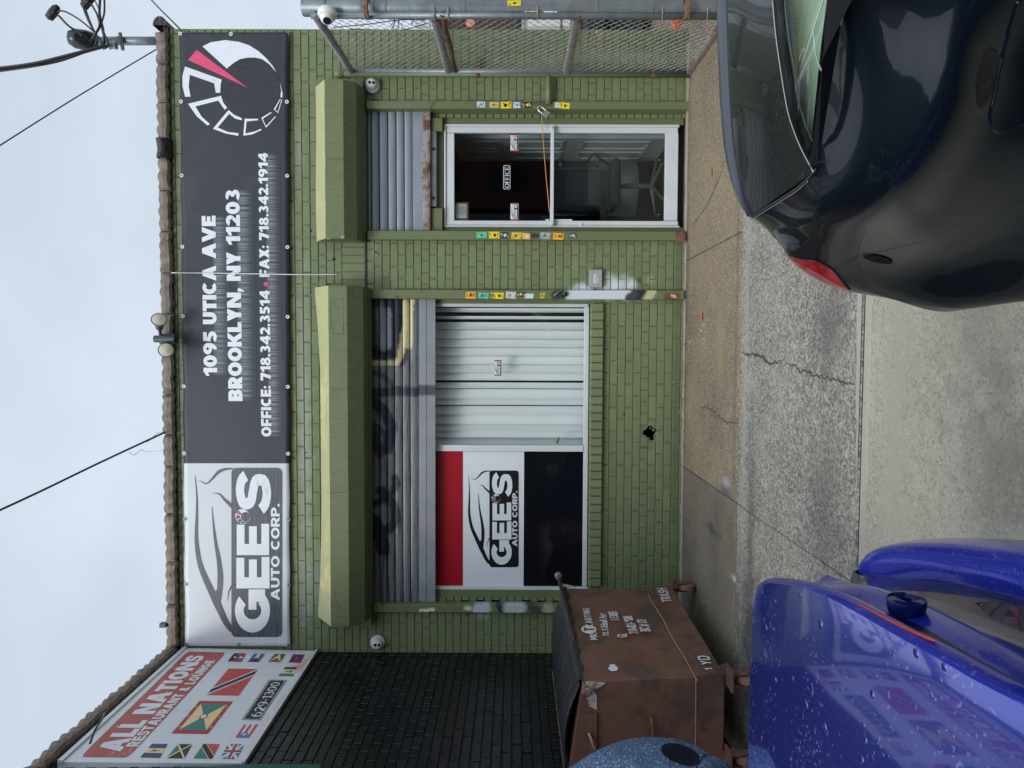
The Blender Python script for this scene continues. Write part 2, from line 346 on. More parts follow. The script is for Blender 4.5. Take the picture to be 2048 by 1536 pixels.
def put_text(mb, s, pl, sb, eb, st, et, lift=.001, mi=0, tx=.27, ty=.24, gap=.09, serif=False):
    q = [pl.at(*c) for c in (sb, eb, st, et)]
    for a, b, k in text_polys(s, tx, ty, gap, serif):
        n = len(a); off = pl.n*(lift + k*.00012)
        mb.add([bil(q,u,v)+off for u, v in a] + [bil(q,u,v)+off for u, v in b], [(i, i+1, n+i+1, n+i) for i in range(n-1)], mi)
def put_poly(mb, pl, pts, lift=.001, mi=0):
    mb.add([pl.at(*p) + pl.n*lift for p in pts], [tuple(range(len(pts)))], mi)
def taper(mb, f, pts, ws, lift, mi=0, n=30):
    """a stroke whose width changes; f maps 2D to world"""
    c = cat_rom([Vector((a, b, 0)) for a, b in pts], n); wv = cat_rom([Vector((w, 0, 0)) for w in ws], n) if len(ws) > 2 else [Vector((ws[0]+(ws[1]-ws[0])*i/(n-1),0,0)) for i in range(n)]
    A = []; B = []
    for i, p in enumerate(c):
        t = (c[min(i+1,n-1)] - c[max(i-1,0)]).normalized(); h = max(wv[i].x, .01)/2; nn = Vector((-t.y, t.x, 0))*h
        A.append(f(*(p+nn).xy, lift)); B.append(f(*(p-nn).xy, lift))
    mb.add(A+B, [(i, i+1, n+i+1, n+i) for i in range(n-1)], mi)
_bf = {}
def small_text(mb, s, pl, sb, eb, st, et, lift=.001, mi=0, off=.012):
    c = bpy.data.curves.new('t', 'FONT'); c.body = s; c.offset = off; o = bpy.data.objects.new('t', c); COL.objects.link(o)
    dg = bpy.context.evaluated_depsgraph_get(); me = bpy.data.meshes.new_from_object(o.evaluated_get(dg)); vs = [v.co.copy() for v in me.vertices]; fs = [tuple(p.vertices) for p in me.polygons]
    x0 = min(v.x for v in vs); x1 = max(v.x for v in vs); y1 = max(v.y for v in vs); q = [pl.at(*k) for k in (sb, eb, st, et)]
    mb.add([bil(q, (v.x-x0)/(x1-x0), v.y/y1) + pl.n*lift for v in vs], fs, mi)
    bpy.data.objects.remove(o); bpy.data.curves.remove(c); bpy.data.meshes.remove(me)

LOGO_CAR = [  # strokes in the pixel frame of the window logo crop: points, widths
    ([(368,335),(378,450),(378,560),(376,700),(398,830),(435,920),(478,1010),(515,1090),(545,1150),(575,1185)], [2,16,22,24,28,34,38,40,36,30]),
    ([(462,505),(470,600),(482,700),(500,800),(508,880),(506,960),(500,1040),(512,1090),(535,1140),(575,1180)], [2,9,15,22,28,32,26,18,14,10]),
    ([(500,950),(488,985),(478,1010)], [10,24,30]),
    ([(572,938),(554,980),(548,1030)], [7,8,1]),
    ([(388,360),(430,380),(462,355),(500,315),(540,300),(578,298)], [1,13,17,17,13,8]),
    ([(463,432),(500,436),(535,470),(578,508)], [1,12,19,22])]
GAUGE = [  # polygons in the frame of the big dial: (points, colour 0 white 1 pink)
    ([(1383,318),(1440,290),(1540,275),(1630,287),(1700,310),(1765,350),(1820,400),(1862,450),(1887,495),(1840,440),(1790,405),(1740,394),(1690,395),(1640,405),(1595,432),(1550,470)],0),
    ([(1345,342),(1285,410),(1690,600)],1),
    ([(1265,455),(1515,545),(1508,575),(1505,635),(1475,635),(1463,570),(1298,512),(1290,590),(1303,662),(1265,662),(1248,590),(1247,520)],0),
    ([(1285,710),(1510,655),(1525,700),(1552,738),(1535,750),(1492,688),(1335,728),(1380,800),(1435,848),(1418,858),(1345,795)],0),
    ([(1562,752),(1600,785),(1652,808),(1652,822),(1608,812),(1566,778),(1488,872),(1560,903),(1630,910),(1628,928),(1540,912),(1455,880)],0),
    ([(1672,812),(1762,812),(1765,822),(1685,830),(1677,912),(1740,898),(1785,880),(1785,890),(1720,920),(1662,927)],0),
    ([(1785,805),(1853,765),(1855,772),(1795,812),(1817,862),(1880,795),(1884,800),(1817,873)],0),
    ([(1870,747),(1912,677),(1917,678),(1880,750),(1898,765),(1923,680),(1928,681),(1900,773)],0),
    ([(1913,560),(1930,640),(1928,667),(1915,665),(1920,620)],0)]
def tri_fill(mb, pts3, mi):
    from mathutils.geometry import tessellate_polygon
    tr = tessellate_polygon([pts3]); mb.add(pts3, [tuple(t) for t in tr], mi)
def gauge(mb, f, lift, mw=0, mp=1, md=None):
    for pts, c in GAUGE: tri_fill(mb, [f(a, b, lift) for a, b in pts], mp if c else mw)
    if md is not None: tri_fill(mb, [f(a, b, lift-.0003) for a, b in arc(1712,600,205,205,0,352,40)], md)
def round_rect(f, x0, x1, y0, y1, r, lift, rx=None):
    pts = []
    for cx, cy, a in ((x1-r, y1-r, 0), (x0+r, y1-r, 90), (x0+r, y0+r, 180), (x1-r, y0+r, 270)):
        pts += [f(cx + r*math.cos(R(a+18*i)), cy + r*math.sin(R(a+18*i)), lift) for i in range(6)]
    return pts
def logo(mb, f, lift, mi_black, mi_white, mi_pink, fine=True, words=True):
    """the GEE'S AUTO CORP. mark; f maps the logo frame to the surface"""
    tri_fill(mb, round_rect(f, 570, 852, 293, 1222, 28, lift), mi_black)
    for k, (pts, ws) in enumerate(LOGO_CAR): taper(mb, f, pts, ws, lift+.0001*(k+1), mi_black)
    def line(s, x0, x1, y0, y1, l2, tx=.27, ty=.24, gap=.05):
        for a, b, k in text_polys(s, tx, ty, gap):
            n = len(a); mb.add([f(x1-(x1-x0)*v, y1-(y1-y0)*u, l2+k*.00012) for u, v in a+b], [(i, i+1, n+i+1, n+i) for i in range(n-1)], mi_white)
    line('G', 590, 785, 960, 1197, lift+.0012, .3, .25); line('E', 598, 782, 782, 955, lift+.0012, .27, .24); line('E', 600, 780, 600, 772, lift+.0012, .27, .24)
    line('S', 595, 790, 320, 530, lift+.0012, .3, .27)
    if words: line('AUTO CORP.', 790, 838, 490, 1020, lift+.0012, .25, .22, .07)
    if fine: gauge(mb, lambda a, b, l_: f(592+(a-1247)*84/683, 520+(b-275)*82/653, l_), lift+.0016, mi_white, mi_pink)
# ================================================================ materials of the place
GREEN = (.162, .198, .102)
m_gbrick = mat('green_painted_brick', GREEN, .55, var=.07, vscale=5, bump=.35, bscale=70, rnd=.07, spec=.3, dirt=(.165,.19,.10), ds=2.2, dthr=.60, dw=.2, bdist=.004)
m_gmort = mat('green_painted_mortar', (.135,.168,.088), .7, var=.2, vscale=30, bump=.5, bscale=120)  # darker than the brick paint: joint shadow put into the colour
m_green = mat('green_painted_metal', (.132,.166,.076), .42, var=.06, vscale=3, bump=.08, bscale=40, dirt=(.12,.13,.08), ds=4, dthr=.66, paint=False)
m_greenp = mat('green_rail_paint', (.132,.166,.076), .42, var=.06, vscale=3, bump=.08, bscale=40, paint=True)
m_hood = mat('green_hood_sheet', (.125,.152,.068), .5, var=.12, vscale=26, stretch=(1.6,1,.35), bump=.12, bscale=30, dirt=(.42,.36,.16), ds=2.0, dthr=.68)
m_hoodtop = mat('green_hood_faded_skylit', (.37,.37,.19), .55, var=.05, vscale=10, dirt=(.60,.50,.25), ds=2.4, dthr=.55, dirt2=(.25,.12,.05), d2s=14, d2thr=.74)  # sun-faded top, paler still with sky light put into the colour
m_hoodlow = mat('green_hood_shaded_low', (.105,.128,.06), .5, var=.16, vscale=26, stretch=(1.6,1,.35), dirt=(.05,.05,.045), ds=5, dthr=.66)  # same hood paint, darkened: shade on the lower faces put into the colour
m_blackbrick = mat('black_painted_brick', (.005,.0085,.0105), .28, spec=.5, var=.4, vscale=9, bump=.6, bscale=45, rnd=.3, dirt=(.035,.042,.045), ds=14, dthr=.64, bdist=.009)
m_blackmort = mat('black_painted_mortar', (.006,.009,.011), .6, bump=.5, bscale=80)
m_coping = mat('weathered_clay_coping', (.21,.175,.145), .85, var=.25, vscale=10, bump=.8, bscale=60, dirt=(.09,.08,.07), ds=7, dthr=.56, dirt2=(.34,.22,.13), d2s=5, d2thr=.66)
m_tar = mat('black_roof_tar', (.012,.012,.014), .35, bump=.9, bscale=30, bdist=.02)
m_alu = mat('white_aluminium', (.60,.63,.66), .35, var=.05, vscale=6, dirt=(.45,.43,.38), ds=6, dthr=.66)
m_steel = mat('galvanised_steel', (.20,.225,.24), .42, metal=.55, var=.2, vscale=9, dirt=(.15,.14,.13), ds=6, dthr=.6, bump=.2, bscale=50)
m_rust = mat('rusty_steel', (.17,.085,.05), .8, var=.35, vscale=30, bump=.6, bscale=90, dirt=(.06,.035,.025), ds=12, dthr=.5)
m_rustpipe = mat('rust_and_zinc_pipe', (.21,.20,.19), .55, metal=.3, var=.3, vscale=14, dirt=(.12,.06,.035), ds=9, dthr=.52)
m_wire = mat('galvanised_wire', (.33,.33,.32), .45, metal=.4, var=.3, vscale=20, dirt=(.12,.07,.045), ds=5, dthr=.6)
m_black = mat('black_rubber', (.012,.013,.015), .5, var=.2, vscale=20)
m_blackgl = mat('black_plastic', (.015,.016,.018), .25)
m_white = mat('white_plastic', (.66,.67,.66), .35, var=.06, vscale=8, dirt=(.42,.40,.35), ds=14, dthr=.66)
m_slat = mat('grey_shutter_slat', (.27,.31,.36), .38, metal=.25, var=.10, vscale=4, stretch=(1,1,6), bump=.1, bscale=30, dirt=(.10,.105,.11), ds=5, dthr=.63, paint=True)
m_slat2 = mat('weathered_shutter_slat', (.195,.212,.24), .45, metal=.2, var=.25, vscale=4, stretch=(.6,1,9), dirt=(.085,.088,.095), ds=4, dthr=.5, dirt2=(.04,.04,.045), d2s=9, d2thr=.60, paint=True)
m_bar2 = mat('grey_bottom_bar', (.22,.24,.27), .5, var=.12, vscale=5, dirt=(.20,.09,.04), ds=9, dthr=.72, dirt2=(.05,.05,.05), d2s=22, d2thr=.68, paint=True)
m_groove = mat('shutter_joint_grime', (.02,.016,.014), .7)
m_rustbar = mat('peeling_rusty_bar', (.30,.27,.25), .6, var=.2, vscale=20, dirt=(.13,.055,.03), ds=12, dthr=.47, dirt2=(.30,.11,.03), d2s=26, d2thr=.6, bump=.6, bscale=60)
m_glass = glass('clear_glass', (.82,.86,.85), 1.5)
m_glass2 = glass('window_glass', (.95,.97,.97), 1.45)

# ground surfaces
def concrete(name, col, agg, ascale, light=None, dirt=None, dsc=1.2, dth=.55, rough=.8, cells=None):
    m = mat(name, col, rough, var=.12, vscale=1.6, bump=.35, bscale=130, dirt=dirt, ds=dsc, dthr=dth, dw=.25, bdist=.004)
    t = m.node_tree; n = t.nodes; l = t.links; b = n['Principled BSDF']; cur = b.inputs['Base Color'].links[0].from_socket
    g = n.new('ShaderNodeNewGeometry')
    for sc_, c_, lo, hi, op in agg:
        v = n.new('ShaderNodeTexNoise'); v.inputs['Scale'].default_value = sc_; v.inputs['Detail'].default_value = 3; v.inputs['Roughness'].default_value = .7; l.new(g.outputs['Position'], v.inputs['Vector'])
        q = n.new('ShaderNodeMapRange'); q.inputs[1].default_value = lo; q.inputs[2].default_value = hi; q.inputs[4].default_value = op; l.new(v.outputs[0], q.inputs[0])
        x = n.new('ShaderNodeMix'); x.data_type = 'RGBA'; l.new(cur, x.inputs[6]); x.inputs[7].default_value = (*c_, 1); l.new(q.outputs[0], x.inputs[0]); cur = x.outputs[2]
    if cells:
        for sc_, lo, c_lo, hi, c_hi, op in cells:
            v = n.new('ShaderNodeTexVoronoi'); v.inputs['Scale'].default_value = sc_; l.new(g.outputs['Position'], v.inputs['Vector']); sp = n.new('ShaderNodeSeparateColor'); l.new(v.outputs['Color'], sp.inputs[0])
            for o_, a, b_, c_ in ((sp.outputs[0], lo+.08, lo, c_lo), (sp.outputs[1], hi-.08, hi, c_hi)):
                q = n.new('ShaderNodeMapRange'); q.inputs[1].default_value = a; q.inputs[2].default_value = b_; q.inputs[4].default_value = op; l.new(o_, q.inputs[0])
                x = n.new('ShaderNodeMix'); x.data_type = 'RGBA'; l.new(cur, x.inputs[6]); x.inputs[7].default_value = (*c_, 1); l.new(q.outputs[0], x.inputs[0]); cur = x.outputs[2]
    l.new(cur, b.inputs['Base Color']); return m
m_walk = concrete('tan_worn_sidewalk', (.215,.165,.102), [(100,(.46,.37,.25),.57,.65,.6)], 90, dirt=(.105,.088,.064), dsc=1.3, dth=.43, cells=[(130,.28,(.15,.11,.075),.76,(.46,.37,.26),.55)])
m_walk2 = concrete('stained_brown_sidewalk', (.16,.135,.10), [(60,(.25,.21,.16),.60,.70,.5)], 90, dirt=(.085,.072,.055), dsc=2.2, dth=.5, cells=[(110,.15,(.07,.06,.045),.88,(.26,.22,.17),.5)])
m_agg = concrete('grey_exposed_aggregate', (.275,.25,.208), [(2.2,(.12,.11,.095),.45,.62,.5),(.8,(.11,.10,.088),.5,.62,.4)], 60, dirt=(.14,.13,.115), dsc=1.3, dth=.5, cells=[(105,.36,(.085,.078,.066),.70,(.46,.43,.38),.68),(45,.2,(.12,.11,.095),.85,(.36,.34,.30),.35)])
m_curb = concrete('pale_kerb_strip', (.38,.355,.305), [(70,(.16,.15,.14),.58,.68,.6),(14,(.32,.30,.26),.55,.66,.5)], 60, dirt=(.30,.28,.24), dsc=5, dth=.55)
m_apron = concrete('driveway_concrete', (.37,.335,.265), [(14,(.22,.20,.165),.52,.66,.5)], 60, dirt=(.27,.243,.19), dsc=1.4, dth=.55, cells=[(120,.07,(.13,.12,.10),.965,(.50,.47,.41),.5),(170,.2,(.24,.22,.18),.90,(.46,.43,.37),.4)])
m_road = concrete('asphalt_street', (.055,.055,.055), [(70,(.12,.12,.115),.58,.66,.6)], 60)
m_crack = mat('crack_dirt', (.05,.043,.036), .9)

# ================================================================ the ground
def structure(o): o['kind'] = 'structure'; return o
YB1 = PZ(1478, 700, 0).y; YB2 = PZ(1713, 900, 0).y
mb = MB(); mb.add([(-200,-200,-.03),(200,-200,-.03),(200,200,-.03),(-200,200,-.03)], [(0,1,2,3)]); structure(mb.build('ground', m_road))
# sidewalk slabs between X joints that run towards the building
xj = [-30, -7.6, -5.4, PZ(1478, 1010, 0).x, PZ(1400, 507, 0).x, 2.75, 4.6, 30]
walk = MB(); walk.box((-30, YB1-.01, -.25), (30, 7.0, -.012)); walk = structure(walk.build('sidewalk', m_crack))
for i in range(len(xj)-1):
    s = MB(); x0, x1 = xj[i]+.0028, xj[i+1]-.0028
    s.bbox((x0, YB1+.006, -.2), (x1, 6.30 if x0 < 2.6 else 40, 0), .006)
    s.build('paving_slab', m_walk2 if i < 3 else m_walk, walk)
KSL = (PZ(1728,600,0).y-PZ(1716,1040,0).y)/(PZ(1728,600,0).x-PZ(1716,1040,0).x); KX0 = PZ(1716,1040,0).x; YB2 = PZ(1716,1040,0).y
def shear(mb, thr):
    for v in mb.v:
        if v.y < thr: v.y += KSL*(v.x-KX0)
    return mb
pav = MB(); pav.box((-12, YB2+.02, -.25), (12, YB1-.015, -.012)); pav = structure(shear(pav, YB1-.1).build('pavement', m_crack))
xk = [-12, -6.5, PZ(1478, 1012, 0).x, 12]
for i in range(len(xk)-1):
    s = MB(); s.bbox((xk[i]+.0018, YB2+.016, -.2), (xk[i+1]-.0018, YB1-.006, -.004), .006); shear(s, YB1-.1).build('paving_slab', m_agg, pav)
kb = MB(); n = 160; rows = [[], []]
for i in range(n+1):
    x = -4.2 + 7.5*i/n; m_ = max(0, min(1, (x-KX0-.1)/.5)); w = m_*(.035 + .022*noise.noise(Vector((x*2.3, 0, 3)))) + .012*noise.noise(Vector((x*11, 5, 3)))
    rows[0].append(Vector((x, YB2+.0165, .0005))); rows[1].append(Vector((x, YB2+.017+max(w, .001), .0005)))
kb.grid(rows, flip=True); structure(shear(kb, 99).build('kerb_edge_patch', m_curb))
kb = MB(); kb.bbox((-12, YB2-.062, -.2), (12, YB2-.006, -.001), .006); structure(shear(kb, 99).build('kerb', m_curb))
jn = MB(); jn.box((-12, YB2-.007, -.2), (12, YB2+.018, -.010)); structure(shear(jn, 99).build('kerb_joint', mat('kerb_joint_dirt', (.018,.016,.014), .9)))
ap = MB(); ap.box((-12, -1.9, -.2), (12, YB2-.061, -.003)); structure(shear(ap, 99).build('driveway', m_apron))
# cracks in the paving
def crack(pts, w, z, name='crack'):
    c = cat_rom([PZ(x, y, z) for x, y in pts], 60); mbk = MB(); A = []; B = []
    for i, p in enumerate(c):
        t = (c[min(i+1, 59)] - c[max(i-1, 0)]).normalized(); nn = Vector((-t.y, t.x, 0))
        p = p + nn*.022*noise.noise(Vector((i*.55, w*900, pts[0][0]))) ; h = w*(.5+.7*abs(noise.noise(Vector((i*.4, 2, pts[0][1])))))*min(1, 6*i/60+.2, 6*(59-i)/60+.2)
        A.append(p + nn*h + Vector((0,0,.002))); B.append(p - nn*h + Vector((0,0,.002)))
    mbk.grid([A, B]); return structure(mbk.build(name, m_crack))
crack([(1400,812),(1424,820),(1440,836),(1478,848)], .005, 0); crack([(1383,452),(1408,420),(1424,390),(1440,352),(1452,310)], .006, 0)
crack([(1484,708),(1520,712),(1540,726),(1566,722)], .008, 0); crack([(1566,722),(1606,742),(1660,758),(1712,768)], .005, 0)
spot(m_walk, [(PZ(1452,985,0), (.13,.30,.2), (.10,.10,.105), .9), (PZ(1452,965,0), (.055,.16,.2), (.36,.36,.37), .85),
              (PZ(1368,620,0), (3.2,.22,.2), (.085,.072,.058), .8), (PZ(1440,700,0), (.5,.16,.2), (.30,.23,.14), .5), (PZ(1472,700,0), (3,.05,.2), (.12,.115,.11), .6)])
spot(m_agg, [(PZ(1500,1040,0), (1.1,.10,.2), (.07,.065,.06), .5), (PZ(1660,640,0), (.45,.3,.2), (.09,.085,.08), .6), (PZ(1650,1000,0), (.6,.25,.2), (.10,.09,.08), .55), (PZ(1500,1280,0), (.7,.5,.2), (.03,.03,.028), .8), (PZ(1490,700,0), (2.5,.08,.2), (.36,.34,.30), .5)])
spot(m_apron, [(PZ(1790,860,0), (2.5,.16,.2), (.33,.31,.26), .6), (PZ(1950,620,0), (.5,.35,.2), (.15,.135,.11), .5), (PZ(2000,950,0), (.35,.25,.2), (.16,.145,.115), .5)])
spot(m_walk2, [(PZ(1425,1060,0), (.06,.35,.2), (.05,.05,.052), .8), (PZ(1470,1160,0), (.04,.12,.2), (.45,.46,.46), .9), (PZ(1380,1240,0), (.5,.35,.2), (.05,.045,.04), .8)])

# ================================================================ the shop building
XL = fx(1306); XR = fx(59); ZG = 0.0
ZTOP = fz(345); ZSPLIT = fz(733)
shop = thing('shop_building', (0, D, 0), 'green painted brick garage shop with two shutter openings and clay coping', 'building')
DR = (fx(461), fx(219)); DZ = (0.0, fz(735))         # door opening
WN = (fx(1210), fx(598)); WZ = (fz(1184), fz(742))
YW = D + .0045                                        # mortar face; bricks stand proud of it
wall = MB()
for x0, x1, z0, z1 in ((XL, WN[0], 0, ZTOP), (WN[1], DR[0], 0, ZTOP), (DR[1], XR, 0, ZTOP), (WN[0], WN[1], 0, WZ[0]), (WN[0], WN[1], WZ[1], ZTOP), (DR[0], DR[1], DZ[1], ZTOP)):
    wall.box((x0, YW, z0), (x1, YW+.3, z1))
wall.box((XR-.3, YW+.3, 0), (XR, YW+8, ZTOP)); wall.box((XL, YW+7.7, 0), (XR-.3, YW+8, ZTOP)); wall.box((XL+.0, YW+.3, 0), (XL+.25, YW+7.7, ZTOP))
wall.box((XL+.25, YW+.3, ZTOP-.5), (XR-.3, YW+7.7, ZTOP-.4))
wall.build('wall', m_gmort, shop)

PITCH_Z = .0674; BH = .0605; BL = .2; JT = .0085
bmesh_cache = {}
def brick_mesh(w, h, m, dep=.05, key=''):
    k = (round(w*250), round(h*250), m.name, random.randint(0, 2), key)
    if k not in bmesh_cache:
        b = MB(); b.bbox((-w/2, -.003, -h/2), (w/2, dep, h/2), .0035)
        rr = random.Random(k[3]*7+k[0])
        b.v = [Vector((p.x + rr.uniform(-.0012,.0012), p.y + rr.uniform(-.001,.001), p.z + rr.uniform(-.0012,.0012))) for p in b.v]
        me = bpy.data.meshes.new('brick'); me.from_pydata([tuple(p) for p in b.v], [], b.f); me.materials.append(m)
        bmesh_cache[k] = me
    return bmesh_cache[k]
def lay(regions, zbase, y, m, header=7, hoff=0, xoff=0):
    """regions: (x0,x1,z0,z1) -> list of (w,h,centre) clipped bricks"""
    res = []
    for x0, x1, z0, z1 in regions:
        i0 = int(math.floor((z0-zbase)/PITCH_Z)); i1 = int(math.ceil((z1-zbase)/PITCH_Z))
        for i in range(i0, i1+1):
            za = zbase + i*PITCH_Z + .0034; zb = za + BH
            a, b = max(za, z0), min(zb, z1)
            if b-a < .012: continue
            hd = (i + hoff) % header == 0; pl = BL/2 if hd else BL
            off = xoff + (0 if i % 2 else .1) + (.05 if hd else 0)
            j0 = int(math.floor((x0-off)/pl))
            for j in range(j0, j0+int((x1-x0)/pl)+3):
                jit = .006*math.sin(i*12.9+j*78.2)
                xa = off + j*pl + JT/2 + jit*.5; xb = off + (j+1)*pl - JT/2 + jit*.4; c0, c1 = max(xa, x0), min(xb, x1)
                if c1-c0 < .015: continue
                res.append((c1-c0, b-a, Vector(((c0+c1)/2, y, (a+b)/2))))
    return res
rx_ = lambda y1, y0, x1, x0, Y=D: (fx(y1, Y, (x0+x1)/2), fx(y0, Y, (x0+x1)/2), fz(x1, Y, (y0+y1)/2), fz(x0, Y, (y0+y1)/2))
zb1 = fz(1364, D, 520)
regs_low = [(DR[1]+.0, XR, ZG, ZSPLIT), (WN[1], DR[0], ZG, ZSPLIT-.012), (XL, WN[0], ZG, ZSPLIT), (WN[0], WN[1], ZG, fz(1196))]
bricks = lay(regs_low, zb1, D, m_gbrick, hoff=3, xoff=.02)
zt = ZTOP
bp_ = fx(66, D-.03, 470), fx(1289, D-.03, 470), fz(576, D-.03), fz(364, D-.03)
top = []
zsol0, zsol1 = fz(731, D, 530), fz(684, D, 530)
top += lay([(XL, WN[0]-.06, ZSPLIT, fz(577))], fz(733), D, m_gbrick, hoff=2, xoff=.07)
top += lay([(DR[1]+.05, XR, ZSPLIT, fz(577))], fz(733), D, m_gbrick, hoff=2, xoff=.07)
top += lay([(fx(577), fx(478), zsol1, fz(577))], fz(733), D, m_gbrick, hoff=2, xoff=.07)
top += lay([(WN[0]-.06, fx(577), fz(660), fz(577)), (fx(478), DR[1]+.05, fz(652), fz(577))], fz(733), D, m_gbrick, hoff=2, xoff=.07)
top += lay([(XL, XR, fz(577), fz(345))], fz(733), D, m_gbrick, hoff=2, xoff=.07)
def hid(c, w, h): return c.x-w/2 > bp_[1]+.03 and c.x+w/2 < bp_[0]-.03 and c.z-h/2 > bp_[2]+.03 and c.z+h/2 < bp_[3]-.03
bricks += [t for t in top if not hid(t[2], t[0], t[1])]
# rough hole broken through the wall low down
HOLE = P(1300, 866, D)
def near_hole(w, h, c): return abs(c.x-HOLE.x) < .05+w/2-.02 and abs(c.z-HOLE.z) < .045+h/2-.02
kept = []
for w, h, c in bricks:
    if near_hole(w, h, c):
        if c.x-w/2 < HOLE.x-.065: w2 = (HOLE.x-.058)-(c.x-w/2); kept.append((w2, h, Vector((c.x-w/2+w2/2, c.y, c.z)))) if w2 > .015 else None
        if c.x+w/2 > HOLE.x+.065: w2 = (c.x+w/2)-(HOLE.x+.060); kept.append((w2, h, Vector((c.x+w/2-w2/2, c.y, c.z)))) if w2 > .015 else None
    else: kept.append((w, h, c))
bricks = kept
# soldier course between the hoods, brick-on-edge sill, jamb returns
n_s = 6; xs0, xs1 = fx(577), fx(478)
for k in range(n_s):
    a = xs0 + (xs1-xs0)*k/n_s; b = xs0 + (xs1-xs0)*(k+1)/n_s; bricks.append((b-a-JT, zsol1-zsol0-.006, Vector(((a+b)/2, D, (zsol0+zsol1)/2))))
sill = []; xa, xb = fx(1172, D-.04), fx(606, D-.04); ns = 34
zs0, zs1 = fz(1206, D-.045), fz(1182, D-.045)
for k in range(ns):
    a = xa + (xb-xa)*k/ns; b = xa + (xb-xa)*(k+1)/ns; sill.append((b-a-.009, zs1-zs0+random.uniform(-.003,.003), Vector(((a+b)/2, D-.045, (zs0+zs1)/2))))
jamb = lay([(fx(236, D+.08), DR[1]-.002, .0, fz(862))], zb1, D+.08, m_gbrick)
bricks.sort(key=lambda t: -(t[0]*t[1]))
def place_bricks(lst, parent, m, cap, dep=.05, rot=None):
    o0 = ORG[parent.name]
    for w, h, c in lst[:cap]:
        o = bpy.data.objects.new('brick', brick_mesh(w, h, m, dep)); COL.objects.link(o); o.parent = parent; o.location = c - o0
        if rot: o.rotation_euler = rot
    return lst[cap:]
place_bricks(sill, shop, m_gbrick, 40, dep=.09)
rest = place_bricks(bricks, shop, m_gbrick, 260) + jamb
mb = MB()
for w, h, c in rest: mb.bbox((c.x-w/2, c.y-.003, c.z-h/2), (c.x+w/2, c.y+.02, c.z+h/2), .0035)
mb.build('brickwork', m_gbrick, shop)['kind'] = 'stuff'
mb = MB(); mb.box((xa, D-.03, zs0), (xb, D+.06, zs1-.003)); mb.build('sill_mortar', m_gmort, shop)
# inside of the hole
mb = MB(); hp = []
for k in range(14):
    a = 2*math.pi*k/14; r = .055*(1+[.25,-.1,-.25,.1,.2,-.2,-.05,.15,.3,-.15,-.3,.1,.05,-.2][k]); hp.append(Vector((HOLE.x+.005+r*math.cos(a)*1.05, D+.0045, HOLE.z+r*math.sin(a)*1.0)))
mb.add(hp, [tuple(range(14))]); mb.build('hole', mat('dark_hole', (.004,.004,.005), .9), shop)
mb = MB(); m_brok = mat('broken_brick_core', (.13,.12,.09), .9, var=.3, vscale=60, bump=.6, bscale=120)
for a, b, c_, d_ in ((-.045,-.048,.035,.02),(.012,-.046,.03,.03),(-.052,.0,.012,.03),(.03,-.01,.022,.016)):
    mb.bbox((HOLE.x+a, D+.001, HOLE.z+b), (HOLE.x+a+c_, D+.03, HOLE.z+b+d_), .006)
mb.build('broken_brick', m_brok, shop)
# long black gap above the pier and under the soldier course
mb = MB(); mb.box((fx(577), D-.004, fz(735)), (fx(478), D+.05, fz(731))); mb.build('joint_gap', m_groove, shop)

# coping of clay units with a rippled face, along both parapets
def coping_tile(p0, p1, zlo, zhi, outn, parent, seed):
    p0 = Vector(p0); p1 = Vector(p1); ln = (p1-p0).length; d = (p1-p0)/ln; o = Vector(outn); rr = random.Random(seed); mbk = MB(); nx = max(6, int(ln/.018)); rows = []
    for i in range(nx+1):
        s = ln*i/nx; g = (p0+d*s); ph = (g.x*d.x+g.y*d.y)*2*math.pi/.098
        w = .5+.5*math.cos(ph); w = w**.6; nn = noise.noise(g*9+Vector((seed,0,0)))
        lo = zlo - .012*w + .008*nn; hi = zhi + .010*w + .010*nn; b = .055 + .018*w + .01*nn
        e = min(1, min(i, nx-i)/1.0+.55)
        prof = [(-.05, lo+.02), (b*.55*e, lo+.004), (b*.92*e, lo+.018), (b*e+.008*noise.noise(g*14), (lo+hi)/2), (b*.9*e, hi-.018), (b*.45*e, hi), (-.16, hi+.006), (-.30, hi-.02)]
        rows.append([g + o*a + Vector((0,0,z-g.z)) for a, z in prof])
    mbk.grid(rows); nc = 8; mbk.add(rows[0], [tuple(range(nc))]); mbk.add(rows[-1], [tuple(range(nc-1,-1,-1))])
    return mbk.build('coping_tile', m_coping, parent, fix=True)
zc0 = lambda y: P(340.5 + (y-60)*.0, y, D-.05).z
yj = [62, 126, 204, 281, 312, 380, 462, 545.6, 627, 708, 789.7, 870, 933, 1029, 1125, 1210, 1297]
ZC0, ZC1 = fz(343, D-.06, 700), fz(321, D-.06, 700)
for k in range(len(yj)-1):
    a, b = fx(yj[k+1], D-.05, 330)+.003, fx(yj[k], D-.05, 330)-.003
    if k == 3:
        mb = MB(); pts = []; rows = []
        for i in range(9):
            x = a-.02 + (b-a+.04)*i/8
            rows.append([Vector((x, D + q + .012*noise.noise(Vector((x*20, z*20, 1))), ZC0 + z*(ZC1-ZC0) + .012*noise.noise(Vector((x*15, z*9, 4))))) for q, z in ((.05,-.25),(-.05,-.1),(-.09,.3),(-.095,.6),(-.07,.95),(-.02,1.12),(.2,1.1))])
        mb.grid(rows); mb.build('tar_patch', m_tar, shop, smooth=True, fix=True); continue
    coping_tile((a, D, 0), (b, D, 0), ZC0, ZC1, (0,-1,0), shop, k)
mb = MB(); mb.box((XL, D-.02, ZTOP-.02), (XR+.03, D+.3, ZC0+.04)); mb.build('coping_shadow_bed', m_tar, shop)  # black bed strip; its tone stands for the shadow gap under the coping
mb = MB(); rows = []
